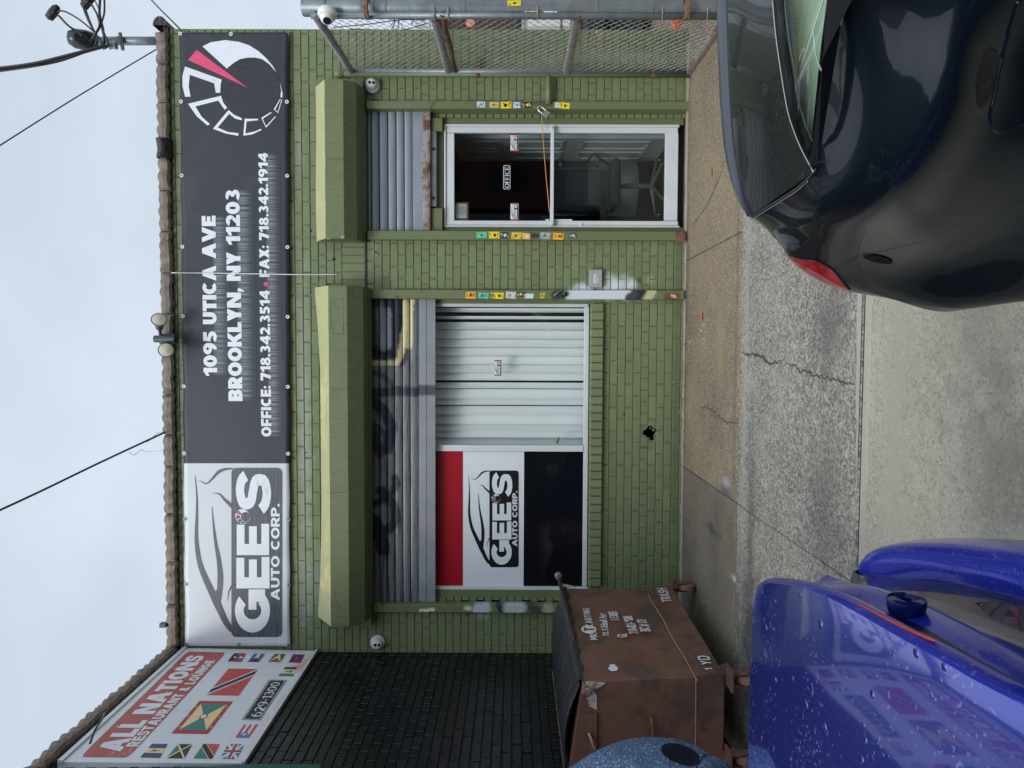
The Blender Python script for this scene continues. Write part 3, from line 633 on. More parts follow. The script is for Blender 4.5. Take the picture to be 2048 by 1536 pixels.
for i in range(10):
    a = math.pi*i/9; rows.append([Vector((XR+.0+.075*math.sin(a), D-.06+q, (ZC0+ZC1)/2+.058*math.cos(a))) for q in (-.01,.02,.2,.35)])
mb.grid(rows); mb.add([rows[i][0] for i in range(10)], [tuple(range(10))]); mb.build('tar_patch', m_tar, shop, fix=True)

# ---- door
YD = D + .10
door_frames = MB()
def rb(mbk, x0, x1, y0, y1, Yf, Yb, mi=0, bv=None):
    X0 = P((x0+x1)/2, y1, Yf).x; X1 = P((x0+x1)/2, y0, Yf).x; Z0 = P(x1, (y0+y1)/2, Yf).z; Z1 = P(x0, (y0+y1)/2, Yf).z
    (mbk.bbox((X0, Yf, Z0), (X1, Yb, Z1), bv, mi) if bv else mbk.box((X0, Yf, Z0), (X1, Yb, Z1), mi)); return (X0, X1, Z0, Z1)
casing = MB()
rb(casing, 862, 1368, 235, 249, YD+.0, YD+.12, bv=.003); rb(casing, 862, 1368, 454, 464, YD+.0, YD+.12, bv=.003); rb(casing, 862, 886, 240, 464, YD+.012, YD+.12)
rb(casing, 862, 885, 235, 262, YD-.05, YD+.01, bv=.004); rb(casing, 862, 885, 416, 462, YD-.05, YD+.01, bv=.004)
casing.build('door_casing', m_green, shop)
cl = MB(); rb(cl, 861, 873, 262, 413, YD-.055, YD-.0, bv=.004); co_ = cl.build('door_closer', m_steel, shop)
for yy in (298, 396):
    s = MB(); c = P(867, yy, YD-.057); s.lathe(c, (0,-1,0), [(0,.008),(.008,.008),(.012,.002),(.014,0)], 12); s.build('bolt', m_blackgl, shop)
door = MB()
DF = (890, 1357, 249, 453)
outer = MB()
rb(outer, 889, 1359, 248.5, 253.5, YD-.01, YD+.06, bv=.002); rb(outer, 889, 1359, 450.5, 454.5, YD-.01, YD+.06, bv=.002)
rb(outer, 888, 891.5, 248.5, 454.5, YD-.012, YD+.06, bv=.002)
dr = MB()
rb(dr, 892, 1356, 254.3, 265.5, YD+.0, YD+.045, bv=.003); rb(dr, 892, 1356, 441.5, 450, YD+.0, YD+.045, bv=.003)
rb(dr, 892, 908.5, 265.9, 441.1, YD+.002, YD+.045, bv=.003); rb(dr, 1330, 1356, 265.9, 441.1, YD+.002, YD+.045, bv=.003)
drm = dr.build('door', m_alu, shop); outer.build('door_frame', m_alu, shop)
pn = MB(); rb(pn, 906, 1333, 263, 444, YD+.02, YD+.026); pn.build('pane', m_glass, drm)
pbm = MB(); rb(pbm, 1101, 1108, 251.5, 452, YD-.055, YD-.03, bv=.004); rb(pbm, 1101.5, 1107.5, 252.5, 258, YD-.035, YD+.002); rb(pbm, 1101.5, 1107.5, 444, 450.5, YD-.035, YD+.002)
pbm.build('push_bar', m_alu, drm)
for yy in (255, 448.7):
    s = MB(); s.lathe(P(1104.5, yy, YD-.056), (0,-1,0), [(0,.003),(.004,.003),(.005,0)], 10); s.build('bolt', m_blackgl, drm)
s = MB(); s.lathe(P(1162, 450, YD-.0), (0,-1,0), [(0,.016),(.006,.016),(.008,.014),(.014,.012),(.016,0)], 16); rb(s, 1091, 1144, 438.5, 441.4, YD-.004, YD+.01); s.build('lock', m_white, drm)
# ---- interior seen through the door
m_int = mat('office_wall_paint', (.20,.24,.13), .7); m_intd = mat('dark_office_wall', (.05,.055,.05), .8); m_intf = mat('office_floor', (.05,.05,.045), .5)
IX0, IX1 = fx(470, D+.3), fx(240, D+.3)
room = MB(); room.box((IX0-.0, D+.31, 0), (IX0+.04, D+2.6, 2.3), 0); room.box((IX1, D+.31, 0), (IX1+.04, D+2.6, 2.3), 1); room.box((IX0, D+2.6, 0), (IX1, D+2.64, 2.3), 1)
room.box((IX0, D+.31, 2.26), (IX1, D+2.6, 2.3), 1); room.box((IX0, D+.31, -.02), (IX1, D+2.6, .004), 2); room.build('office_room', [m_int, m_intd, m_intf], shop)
wdm = MB(); q0 = P(1100, 272, D+.42); q1 = P(1100, 318, D+1.25); dv = (q1-q0); dv.z = 0; ld = dv.length; dv.normalize(); nn = Vector((-dv.y, dv.x, 0)); nn = nn if nn.x < 0 else -nn
def dbox(a, b, z0, z1, t0, t1, mbk):
    p = [Vector((q0.x, q0.y, 0)) + dv*a, Vector((q0.x, q0.y, 0)) + dv*b]
    mbk.add([p[0]+nn*t0+Vector((0,0,z0)), p[1]+nn*t0+Vector((0,0,z0)), p[1]+nn*t1+Vector((0,0,z0)), p[0]+nn*t1+Vector((0,0,z0)),
             p[0]+nn*t0+Vector((0,0,z1)), p[1]+nn*t0+Vector((0,0,z1)), p[1]+nn*t1+Vector((0,0,z1)), p[0]+nn*t1+Vector((0,0,z1))],
            [(0,3,2,1),(4,5,6,7),(0,1,5,4),(1,2,6,5),(2,3,7,6),(3,0,4,7)])
dbox(0, ld, .03, 2.03, -.02, .02, wdm)
for z0, z1 in ((.2,.85),(1.0,1.5),(1.62,1.9)):
    for a, b in ((.1,ld/2-.05),(ld/2+.05,ld-.1)):
        for (aa, bb, c, d_) in ((a,b,z0,z0+.03),(a,b,z1-.03,z1),(a,a+.03,z0,z1),(b-.03,b,z0,z1)): dbox(aa, bb, c, d_, .02, .028, wdm)
idoor = thing('panel_door', (q0.x, q0.y, 0), 'white six panel door standing open inside the dark office', 'door')
wdm.build('leaf', m_alu, idoor); s = MB(); s.lathe(Vector((q0.x,q0.y,1.0))+dv*(ld-.06)+nn*.02, nn, [(.01,0),(.012,.03),(.028,.045),(.026,.065),(0,.07)], 14); s.build('handle', m_steel, idoor)
# office chair
cc = P(1250, 372, D+.95); cx, cy = cc.x, cc.y
ch = thing('office_chair', (cx, cy, 0), 'dark office chair with armrests behind the glass door', 'chair')
m_cush = mat('dark_chair_fabric', (.03,.035,.045), .8)
s = MB(); s.bbox((cx-.22,cy-.22,.45),(cx+.22,cy+.22,.54),.03); s.build('seat', m_cush, ch)
s = MB(); rows = [[Vector((cx-.2+.4*i/8, cy+.2+.05*math.cos(math.pi*(i/8-.5))+ (.03 if k in (1,2) else 0), z)) for i in range(9)] for k, z in enumerate((.6,.75,.95,1.05))]; s.grid(rows); bk = s.build('backrest', m_cush, ch); sm_ = bk.modifiers.new('s','SOLIDIFY'); sm_.thickness = .06
for sg in (-1, 1):
    s = MB(); s.tube(cat_rom([(cx+sg*.22,cy+.1,.5),(cx+sg*.27,cy+.08,.6),(cx+sg*.27,cy-.15,.7),(cx+sg*.27,cy+.14,.72),(cx+sg*.24,cy+.2,.62)], 20), .014, 6); s.build('armrest', m_blackgl, ch)
s = MB(); s.tube([(cx,cy,.1),(cx,cy,.45)], .025, 8); s.build('post', m_steel, ch)
for k in range(5):
    a = 2*math.pi*k/5+.3; s = MB(); e = Vector((cx+.28*math.cos(a), cy+.28*math.sin(a), .06)); s.tube([(cx,cy,.12), e], [.022,.014], 6); s.lathe(e+Vector((-.01,0,-.032)), (1,0,0), [(0,0),(.026,0),(.026,.02),(0,.02)], 10); s.build('leg', m_steel, ch)
ct = thing('shape', (cx-.2, cy+.6, 0), 'pale curved stand-in counter seen through the door glass', 'shape')  # pale form added in place of a reflection in the door glass
s = MB(); rows = [[Vector((P(1100,430,D+1.7).x + .62*i/10, D+1.75 - .25*math.sin(math.pi*i/10), z)) for i in range(11)] for z in (.15,.8,1.02,1.04)]; s.grid(rows); oo = s.build('front', m_alu, ct); oo.modifiers.new('s','SOLIDIFY').thickness = .04

# ---- window
YN = D + .09
wf = MB()
rb(wf, 866, 1177, 607, 613.5, YN, YN+.06, bv=.003); rb(wf, 866, 1177, 1173.5, 1180, YN, YN+.06, bv=.003)
rb(wf, 1167, 1176, 614, 1173, YN+.002, YN+.06, bv=.003); rb(wf, 866, 1166.5, 890.5, 903, YN-.004, YN+.06, bv=.003); rb(wf, 860, 869, 614, 1173, YN+.002, YN+.06)
win = wf.build('window_frame', m_alu, shop)
cs = MB(); rb(cs, 862, 1200, 1181, 1195, YN-.01, YN+.1); rb(cs, 862, 1200, 598, 606.5, YN-.01, YN+.1); rb(cs, 1177.5, 1192, 606.5, 1181, YN-.012, YN+.1); cs.build('window_casing', m_green, shop)
jl = lay([(WN[0]+.0, fx(1196, D+.06), fz(1190, D+.06), fz(864, D+.06))], zb1, D+.06, m_gbrick)
mb = MB()
for w, h, c in jl: mb.bbox((c.x-w/2, c.y-.003, c.z-h/2), (c.x+w/2, c.y+.03, c.z+h/2), .0035)
mb.build('jamb_brickwork', m_gbrick, shop)['kind'] = 'stuff'
g1 = MB(); rb(g1, 868, 1168.5, 612, 891.5, YN+.03, YN+.036); g1.build('pane', m_glass2, shop)
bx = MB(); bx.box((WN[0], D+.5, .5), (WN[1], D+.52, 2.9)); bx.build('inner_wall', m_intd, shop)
blind = thing('vertical_blind', P(1100, 750, D+.25), 'white vertical blind closed behind the window glass', 'blind')
ys = [614]; sls = []
edges = [(616,625,1),(632,639,1),(644,660,0),(660,678,0),(678,695,0),(695,712,0),(712,729,0),(729,746,0),(746,761,0),(765,777,0),(778,797,0),(797,810,0),(812,829,0),(829,848,0),(848,861,0),(861,875,0),(875,889,0)]
m_bl = mat('white_blind_slat', (.90,.92,.92), .55, var=.03, vscale=3, rnd=.06)
for a, b, k in edges:
    s = MB(); X0, X1 = P(1000, b-.3, D+.24).x, P(1000, a+.3, D+.24).x; z0, z1 = P(1163, 750, D+.24).z, P(850, 750, D+.24).z
    tl = .034 if not k else .012
    rows = [[Vector((X0+(X1-X0)*i/6, D+.235 + tl*(i/6) + .006*math.sin(math.pi*i/6), z)) for i in range(7)] for z in (z0-.02, z1)]
    s.grid(rows); s.build('slat', m_bl, blind, smooth=True)

# ================================================================ roller shutters
def shutter(label, y0, y1, xtop, xbars, hood, m_s, name='roller_shutter'): pass
def strokes_color(x, y, strokes):
    col = [0,0,0]; al = 0
    for pts, hw, soft, c, op in strokes:
        dmin = 1e9
        for (ax, ay), (bx_, by_) in zip(pts, pts[1:]):
            vx, vy = bx_-ax, by_-ay; t = max(0, min(1, ((x-ax)*vx+(y-ay)*vy)/(vx*vx+vy*vy+1e-9))); dmin = min(dmin, math.hypot(x-ax-vx*t, y-ay-vy*t))
        dmin += 2.0*noise.noise(Vector((x*.12, y*.12, 3)))
        a = max(0, min(1, 1-(dmin-hw)/soft))*op
        if a > 0: col = [col[i]*(1-a)+c[i]*a if al > 0 else c[i] for i in range(3)]; al = al + a - al*a
    return (*col, al)
def slat_strip(x0, x1, y0, y1, Y, m, strokes, parent, nseg, dip=.014, name='slat'):
    mbk = MB(); mbk.c = []; prof = [(0,.020),(.05,.018),(.09,-dip*.45),(.14,-dip*.62),(.30,-dip*.75),(.6,-dip*.8),(.80,-dip*.62),(.86,-dip*.45),(.875,-dip*.2),(.89,-dip*.5),(.95,-dip*.35),(.97,.018),(1,.020)]
    Z1 = P(x0, (y0+y1)/2, Y).z; Z0 = P(x1, (y0+y1)/2, Y).z; XA = P((x0+x1)/2, y1, Y).x; XB = P((x0+x1)/2, y0, Y).x; rows = []
    for i in range(nseg+1):
        X = XA + (XB-XA)*i/nseg; row = []
        for t, d_ in prof:
            row.append(Vector((X, Y+d_, Z1+(Z0-Z1)*t))); c_ = strokes_color(x0+(x1-x0)*t, y1+(y0-y1)*i/nseg, strokes) if strokes else (0,0,0,0)
            if t in (0,.05,.97,1,.875): c_ = (.010,.008,.008,.97)
            elif strokes and t in (.09,.14,.95,.89) and c_[3] < .3:
                nz_ = noise.noise(Vector((i*.09, x0*.31, t))) + .5*noise.noise(Vector((i*.5, x0, 1))); c_ = (.13,.055,.022,max(0,min(.8,-.12+nz_*1.5)))
            mbk.c.append(c_)
        rows.append(row)
    mbk.grid(rows, flip=True); return mbk.build(name, m, parent, smooth=True)
def rail(y0, y1, x0, x1, parent, strokes, Yf=D-.055):
    mbk = MB(); mbk.c = []; X0, X1 = P((x0+x1)/2, y1, Yf).x, P((x0+x1)/2, y0, Yf).x; Z1, Z0 = P(x0, (y0+y1)/2, Yf).z, P(x1, (y0+y1)/2, Yf).z
    n = int((x1-x0)/3.5); prof = [(X0, D+.09), (X0, Yf+.004), (X0+.004, Yf)] + [(X0+(X1-X0)*t, Yf) for t in (.2,.4,.6,.8)] + [(X1-.004, Yf), (X1, Yf+.004), (X1, D+.02)]; rows = []
    for i in range(n+1):
        z = Z1+(Z0-Z1)*i/n; rows.append([Vector((a, b, z)) for a, b in prof])
        for a, b in prof: mbk.c.append(strokes_color(x0+(x1-x0)*i/n, y1+(y0-y1)*(a-X0)/(X1-X0), strokes) if strokes else (0,0,0,0))
    mbk.grid(rows, flip=True); mbk.v += rows[-1]; mbk.c += mbk.c[-len(prof):]; b0 = len(mbk.v)-len(prof); mbk.f.append(tuple(b0+i for i in range(len(prof)))); mbk.m.append(0)
    return mbk.build('guide_rail', m_greenp, parent)
NV = (.012,.018,.035); CR = (.62,.55,.32); LG = (.30,.35,.42); WH = (.62,.70,.78)
# --- small shutter over the door
sh1 = thing('roller_shutter', P(800, 340, D), 'grey roller shutter with rusty bottom bar rolled up above the office door', 'shutter', 'rolled up shutters')
xs = [737, 744, 751.5, 760, 768, 775.5, 792, 808, 824.5]
xs = [735, 742, 758, 775.5, 792, 808, 824.5]
YS = D + .035
for a, b in zip(xs, xs[1:]): slat_strip(a, b, 217, 463, YS, m_slat, None, sh1, 4)
mb = MB(); rb(mb, 825, 850, 217, 463, YS-.012, YS+.02, bv=.003); mb.c = [(0,0,0,0)]*len(mb.v); mb.build('bottom_slat', m_slat, sh1)
mb = MB(); mb2 = MB(); n = 60; rows = []
for i in range(n+1):
    y = 219 + 242*i/n; w = 1.5*noise.noise(Vector((i*.35, 0, 0)))+2*noise.noise(Vector((i*1.3, 4, 0)))
    rows.append([P(846+w, y, YS-.016), P(849, y, YS-.024), P(856, y, YS-.025), P(860.5, y, YS-.018), P(860.5, y, YS+.03)])
mb.grid(rows); mb.build('bottom_bar', m_rustbar, sh1, fix=True)
mb = MB(); mb.tube(cat_rom([P(842,326,YS-.012), P(842,327,YS-.05), P(848,328,YS-.055), P(852,334,YS-.055), P(853,342,YS-.055), P(851,350,YS-.055), P(846,354,YS-.055), P(842,355,YS-.05), P(842,356,YS-.012)], 24), .0035, 6); mb.build('pull_handle', m_steel, sh1)
st1 = [([(1062,471),(1076,471)], 3, 5, (.02,.02,.02), .8), ([(1085,480),(1100,480)],1,2,(.3,.25,.15),.7)]
rail(202, 218, 733, 1379, sh1, [([(871,203),(862,216)],.8,1.5,(.05,.06,.04),.8),([(1072,203),(1100,206)],5,5,(.06,.06,.04),.8)]); rail(462, 480, 735, 1368, sh1, st1)
def hood_mesh(y0, y1, prof, parent, jit=0, tops=None):
    """prof: list of (Y, x pixel) from the wall top round to the wall bottom; faces get materials by band"""
    n = 40; rows = []; mbk = MB()
    for i in range(n+1):
        t = i/n; y = y1+(y0-y1)*t; row = []
        for k, (Y, x) in enumerate(prof):
            yy = y
            Z = P(x, 700 if False else (y0+y1)/2, Y).z; X = P(690, y, prof[1][0]).x
            if k == 0 and tops: Z += tops(t)
            Yk = Y + (.004*noise.noise(Vector((t*7, k, jit))) if 0 < k < len(prof)-1 else 0)
            row.append(Vector((X, Yk, Z + (.003*noise.noise(Vector((t*9, k*3, jit+5))) if k else 0))))
        rows.append(row)
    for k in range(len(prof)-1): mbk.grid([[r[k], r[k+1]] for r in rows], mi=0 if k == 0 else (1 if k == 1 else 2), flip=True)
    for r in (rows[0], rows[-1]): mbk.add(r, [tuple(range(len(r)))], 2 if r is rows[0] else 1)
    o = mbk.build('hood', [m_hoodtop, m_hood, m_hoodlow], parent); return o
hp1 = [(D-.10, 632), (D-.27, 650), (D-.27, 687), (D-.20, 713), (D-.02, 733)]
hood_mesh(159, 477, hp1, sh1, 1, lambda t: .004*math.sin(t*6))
mb = MB(); mb.box((fx(474), D-.1, fz(733)), (fx(168), D, fz(640))); mb.build('hood_back', m_green, sh1)
# --- wide shutter over the window
sh2 = thing('roller_shutter', P(800, 900, D), 'wide grey roller shutter with dark graffiti rolled up above the window', 'shutter', 'rolled up shutters')
G2 = [([(785,600),(790,700)],14,6,NV,.85), ([(750,602),(752,700)],6,6,NV,.8), ([(745,706),(800,716),(806,640),(806,600)],13,4,NV,.95), ([(764,622),(768,690)],7,6,LG,.8), ([(779,620),(779,690)],3.5,4,LG,.9),
      ([(744,724),(796,724),(804,700),(812,645),(812,604)],4.5,2.5,CR,.95), ([(824,600),(822,640),(819,690)],5,3,CR,.95), ([(745,783),(800,780),(866,781)],8,3,NV,.85), ([(745,742),(768,748),(786,770)],3.5,4,NV,.6),
      ([(748,802),(768,818),(784,850),(776,895)],9,4,NV,.92), ([(750,850),(772,868),(786,858)],6,4,NV,.7), ([(747,1005),(775,992),(794,965),(790,952)],6,3,NV,.9), ([(762,978),(788,1008),(793,1035),(780,1055),(748,1062)],8,3,NV,.93), ([(748,1040),(766,1095)],12,5,NV,.95), ([(745,870),(760,900)],10,6,NV,.85)]
xs = [744, 759, 774, 789, 805, 820, 837]
for a, b in zip(xs, xs[1:]): slat_strip(a, b, 599, 1209, YS, m_slat2, G2, sh2, 170)
mb = MB(); mb.c = []; rows = []
for i in range(120):
    y = 1209 - 611*i/119; rows.append([P(837,y,YS+.004), P(838.5,y,YS-.012), P(852,y,YS-.016), P(853,y,YS-.010), P(854,y,YS-.016), P(870.5,y,YS-.018), P(871,y,YS+.02)])
    for x in (837,838,852,853,854,870,871): mb.c.append(strokes_color(x, y, G2))
mb.grid(rows, flip=True); mb.build('bottom_bar', m_bar2, sh2, fix=True)
G3 = [([(1145,590),(1258,590)],14,3,(.62,.68,.74),.9), ([(1262,596),(1280,582)],10,2,(.015,.018,.03),.95), ([(1275,600),(1290,582)],3,2,(.015,.018,.03),.95), ([(1296,598),(1304,582)],8,3,(.52,.50,.30),.85), ([(1338,594),(1352,592)],7,4,(.16,.055,.02),.95), ([(1345,590),(1350,592)],1.5,2,(.6,.55,.5),.9),
      ([(1112,590),(1126,588)],7,5,(.03,.028,.028),.9), ([(792,594),(796,596)],1,2,(.05,.04,.03),.8)]
rail(580, 598, 740, 1368, sh2, G3)
G4 = [([(842,1222),(868,1220)],3,1.5,(.72,.68,.5),.95), ([(932,1217),(938,1217)],2.5,4,(.7,.66,.45),.9), ([(955,1219),(972,1217)],7,6,(.55,.6,.68),.8), ([(998,1212),(1005,1224)],4,4,(.02,.02,.03),.9), ([(1018,1219),(1040,1216)],9,6,(.55,.6,.66),.75), ([(1062,1215),(1080,1222)],6,5,(.04,.04,.05),.85), ([(1092,1218),(1100,1218)],6,5,(.5,.5,.35),.6)]
rail(1210, 1226, 748, 1362, sh2, G4)
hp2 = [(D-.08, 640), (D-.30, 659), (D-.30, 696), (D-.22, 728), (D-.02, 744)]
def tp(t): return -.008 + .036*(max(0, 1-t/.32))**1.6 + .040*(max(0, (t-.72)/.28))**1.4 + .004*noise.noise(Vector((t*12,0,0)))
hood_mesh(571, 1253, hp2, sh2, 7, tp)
mb = MB(); mb.box((fx(1245), D-.1, fz(744)), (fx(578), D, fz(648))); mb.build('hood_back', m_green, sh2)
spot(m_gbrick, [(P(1228,572,D), (.16,.3,.26), (.62,.68,.72), .95), (P(1170,578,D), (.07,.3,.22), (.60,.66,.70), .9), (P(1262,568,D), (.09,.3,.10), (.58,.64,.68), .9), (P(1278,562,D),(.06,.3,.05),(.03,.035,.03),.75), (P(1300,560,D),(.07,.3,.07),(.45,.45,.28),.6),
                (P(610,900,D), (2.4,.3,.10), (.36,.41,.35), .55), (P(625,1180,D), (.5,.3,.3), (.30,.35,.32), .4), (P(965,1233,D),(.04,.3,.12),(.45,.5,.5),.5), (P(935,1228,D),(.035,.3,.05),(.03,.035,.02),.7), (P(1200,890,D),(.03,.3,.18),(.22,.13,.06),.5),
                (P(1186,1020,D),(.03,.3,.03),(.35,.12,.09),.7)])

# grime, chips and drips on the painted bricks
spot(m_gbrick, [(P(1352,800,D),(3.5,.3,.06),(.075,.085,.05),.55), (P(1290,895,D),(.02,.3,.12),(.09,.08,.05),.5), (P(760,1250,D),(.2,.3,.12),(.10,.125,.075),.5), (P(1340,120,D),(.25,.3,.12),(.09,.10,.06),.5),
                (P(748,500,D),(.15,.3,.03),(.30,.28,.24),.7), (P(600,300,D),(.5,.3,.05),(.28,.31,.26),.5), (P(880,130,D),(.05,.3,.3),(.11,.13,.07),.4), (P(1080,540,D),(.3,.3,.1),(.13,.155,.085),.5)])
mb = MB(); rr = random.Random(12)
for x, y, r in ((1248,828,.009),(1274,640,.006),(622,462,.010),(668,518,.016),(752,504,.010),(757,508,.008),(640,1176,.008),(1312,1010,.005),(1225,1100,.005),(612,905,.008),(655,570,.012),(1290,300,.004),(688,575,.009)):
    c = P(x, y, D-.0042); mb.add([c + Vector((r*math.cos(a)*rr.uniform(.6,1.2), 0, r*math.sin(a)*rr.uniform(.6,1.2))) for a in [k*.7 for k in range(9)]], [tuple(range(9))])
mb.build('chipped_holes', mat('hole_black', (.006,.006,.006), .9), shop)['kind'] = 'stuff'
mb = MB()
for k in range(34):
    x, y = rr.uniform(1210,1362), rr.uniform(600,1150); r = rr.uniform(.0025,.006); c = P(x, y, D-.0044); mb.add([c + Vector((r*math.cos(a)*rr.uniform(.5,1.5), 0, r*math.sin(a)*rr.uniform(.4,1.0))) for a in [j*1.05 for j in range(6)]], [tuple(range(6))])
mb.build('paint_chips', mat('chip_pale', (.50,.50,.42), .8), shop)['kind'] = 'stuff'
# folded end flaps, seams and scratched outline on the hoods
def hline(pts, Y, w, m, nm, parent):
    s = MB(); s.tube([P(a, b, Y) for a, b in pts], w, 5); return s.build(nm, m, parent)
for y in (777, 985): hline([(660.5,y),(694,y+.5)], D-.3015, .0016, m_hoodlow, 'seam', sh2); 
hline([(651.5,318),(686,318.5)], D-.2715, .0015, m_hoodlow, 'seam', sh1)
m_scr = mat('dark_scratch', (.03,.035,.02), .7)
hline([(661,598),(662,645),(667,668),(687,667),(686,596),(661,598)], D-.302, .0011, m_scr, 'scratch', sh2); hline([(665,600),(679,624)], D-.302, .0011, m_scr, 'scratch', sh2)
hline([(668,1180),(672,1200),(680,1212),(671,1222)], D-.302, .0011, m_scr, 'scratch', sh2); hline([(672,1200),(665,1206)], D-.302, .0011, m_scr, 'scratch', sh2)
for x, y, p_, yy in ((655,472,sh1,D-.265),(683,470,sh1,D-.268)):
    s = MB(); c = P(x, y, yy); s.add([c, c+Vector((-.03,-.012,.004)), c+Vector((-.024,-.004,-.026)), c+Vector((.0,.0,-.02))], [(0,1,2,3)]); s.build('bent_flap', mat('bare_flap', (.40,.41,.30), .5), p_)
s = MB(); s.box((fx(592,D-.05), D-.052, fz(792)), (fx(590.5,D-.05), D-.048, fz(758))); s.tube([P(765,1212,D-.06), P(765,1160,D-.04), P(768,1100,D+.0)], .004, 6); s.build('guide_rod', m_slat2, sh2)
# ================================================================ vinyl banner
YBN = D - .035
BC = [P(370,1292,YBN), P(358,65,YBN), P(581,1292,YBN), P(577,65,YBN)]   # TL TR BL BR
bx0, bx1 = (BC[0].x+BC[2].x)/2, (BC[1].x+BC[3].x)/2
def bz(u, v): return (BC[0].z*(1-u)+BC[1].z*u)*v + (BC[2].z*(1-u)+BC[3].z*u)*(1-v)
def wr(X, Z):
    ed = min(abs(X-bx0), abs(X-bx1), abs(Z-BC[0].z)*1.6, abs(Z-BC[2].z)*1.6); w = (.005*noise.noise(Vector((X*5, Z*6, 1))))*max(0, 1-ed/.10)
    for c in BC:
        d = math.hypot(X-c.x, Z-c.z); a = math.atan2(Z-c.z, X-c.x); w += (.011 if c.x > 0 else .008)*math.sin(a*21+c.x)*math.exp(-d/(.11 if c.x > 0 or c.z > BC[0].z-.1 else .05))*min(1, d/.03)*max(0, 1-d/(.36 if c.x > 0 or c.z > BC[0].z-.1 else .09))
    return w
bpl = Plane((0, YBN, 0), (0,-1,0))
def bf(x, y, l_): p = P(x, y, YBN); p.y -= l_; return p
def wrinkle(mb):
    for v in mb.v: v.y += wr(v.x, v.z)
    return mb
m_bw = mat('banner_white_vinyl', (.55,.58,.62), .38, var=.03, vscale=2, bump=.05, bscale=8, dirt=(.48,.50,.53), ds=4, dthr=.62)
m_bd = mat('banner_charcoal_vinyl', (.036,.040,.050), .42, spec=.3, var=.10, vscale=1.6, bump=.05, bscale=8, dirt=(.050,.055,.066), ds=3, dthr=.56)
m_bdial = mat('banner_dial_charcoal', (.030,.034,.042), .42, spec=.3, var=.4, vscale=30, stretch=(6,1,.3), bump=.03)
m_bbr = mat('banner_brushed_charcoal', (.06,.07,.085), .38, var=.65, vscale=26, stretch=(.18,1,4), bump=.03)
m_bl_w = mat('banner_white_print', (.70,.73,.78), .4, var=.04, vscale=3, dirt=(.52,.55,.60), ds=9, dthr=.62)
m_pink = mat('banner_pink_print', (.70,.055,.155), .45, var=.12, vscale=6, dirt=(.60,.16,.25), ds=12, dthr=.6)
m_bmix = mat('banner_streaked_print', (.036,.040,.050), .42, spec=.3, paint=True)
bn = thing('vinyl_banner', P(470,680,YBN), 'long vinyl banner with dial logo and address pinned across the top of the brick facade', 'banner')
mb = MB(); nu, nv = 170, 26; useam = (1292-916)/(1292-65.0)
rows = []
for i in range(nu+1):
    u = i/nu; r = []
    for j in range(nv+1):
        v = j/nv; X = (BC[0].x*(1-u)+BC[1].x*u)*v + (BC[2].x*(1-u)+BC[3].x*u)*(1-v); Z = bz(u, v)
        e = .008*abs(math.sin(u*8*math.pi)); Z += (-e if v > .5 else e)*(abs(v-.5)*2)**8
        r.append(Vector((X, YBN, Z)))
    rows.append(r)
mb.grid(rows)
k = 0
for i in range(nu):
    for j in range(nv): mb.m[k] = 0 if (i+.5)/nu < useam else 1; k += 1
wrinkle(mb); o = mb.build('sheet', [m_bw, m_bd], bn, smooth=True); md_ = o.modifiers.new('s','SOLIDIFY'); md_.thickness = .0015
# white glow streaks printed under the letters
mb = MB(); mb.c = []
def streaks(x0a, x0b, ya, yb, depth, seed, op=.42):
    n = int(abs(ya-yb)*1.6); rows = []
    for i in range(n+1):
        t = i/n; y = ya+(yb-ya)*t; x0 = x0a+(x0b-x0a)*t
        a = max(0, min(1, .45+1.1*noise.noise(Vector((i*.47, seed, 0)))+.8*noise.noise(Vector((i*.13, seed, 5)))))
        row = []; a *= min(1, i/14+.0)*min(1, (n-i)/14)
        for j in range(7):
            f_ = j/6; al = op*a*math.sin(math.pi*min(1, f_*1.0+.08))**1.0*(1-f_)**1.2*1.5; row.append(bf(x0+depth*f_, y, .0030)); mb.c.append((.62,.68,.76,max(0,min(.9,al if 0<i<n else 0))))
        rows.append(row)
    mb.grid(rows, flip=True)
streaks(428,426,752,431,34,1); streaks(478,473,803,378,36,2); streaks(538,530,874,306,30,3); 
wrinkle(mb); mb.build('print_streaks', m_bmix, bn)
for a_ in (('1095 UTICA AVE', (435,751.6), (431.6,431.5), (407.5,751.6), (403.8,431.5), .335, .27, .06), ('BROOKLYN, NY 11203', (485.5,802), (479.6,379.4), (457.4,802), (451.2,379.4), .335, .27, .055),
           ('OFFICE: 718.342.3514', (543.5,873), (539.6,581), (523,873), (519.5,581), .31, .25, .08), ('FAX: 718.342.1914', (539.4,554), (535.6,306.3), (519.4,554), (516.8,306.3), .31, .25, .08)):
    mb = MB(); put_text(mb, a_[0], bpl, *a_[1:5], .0048, 0, *a_[5:]); wrinkle(mb).build('lettering', m_bl_w, bn)
mb = MB(); tri_fill(mb, [bf(532+4.2*math.cos(a*.4), 568+4.2*math.sin(a*.4), .0048) for a in range(16)], 0)
wrinkle(mb); mb.build('dot_print', m_pink, bn)
mb = MB(); gauge(mb, lambda a, b, l_: bf(a/3.413, b/3.413, l_), .0050, 0, 1, 2); wrinkle(mb); mb.build('dial_emblem', [m_bl_w, m_pink, m_bdial], bn)
mb = MB(); lf = lambda a, b, l_: bf((1652-(852-a)/282*297)/2.926, 850+(1240-(1222-b)/929*990)/2.926, l_)
logo(mb, lf, .004, 0, 1, 2); wrinkle(mb); mb.build('logo_print', [m_bbr, m_bl_w, m_pink], bn)
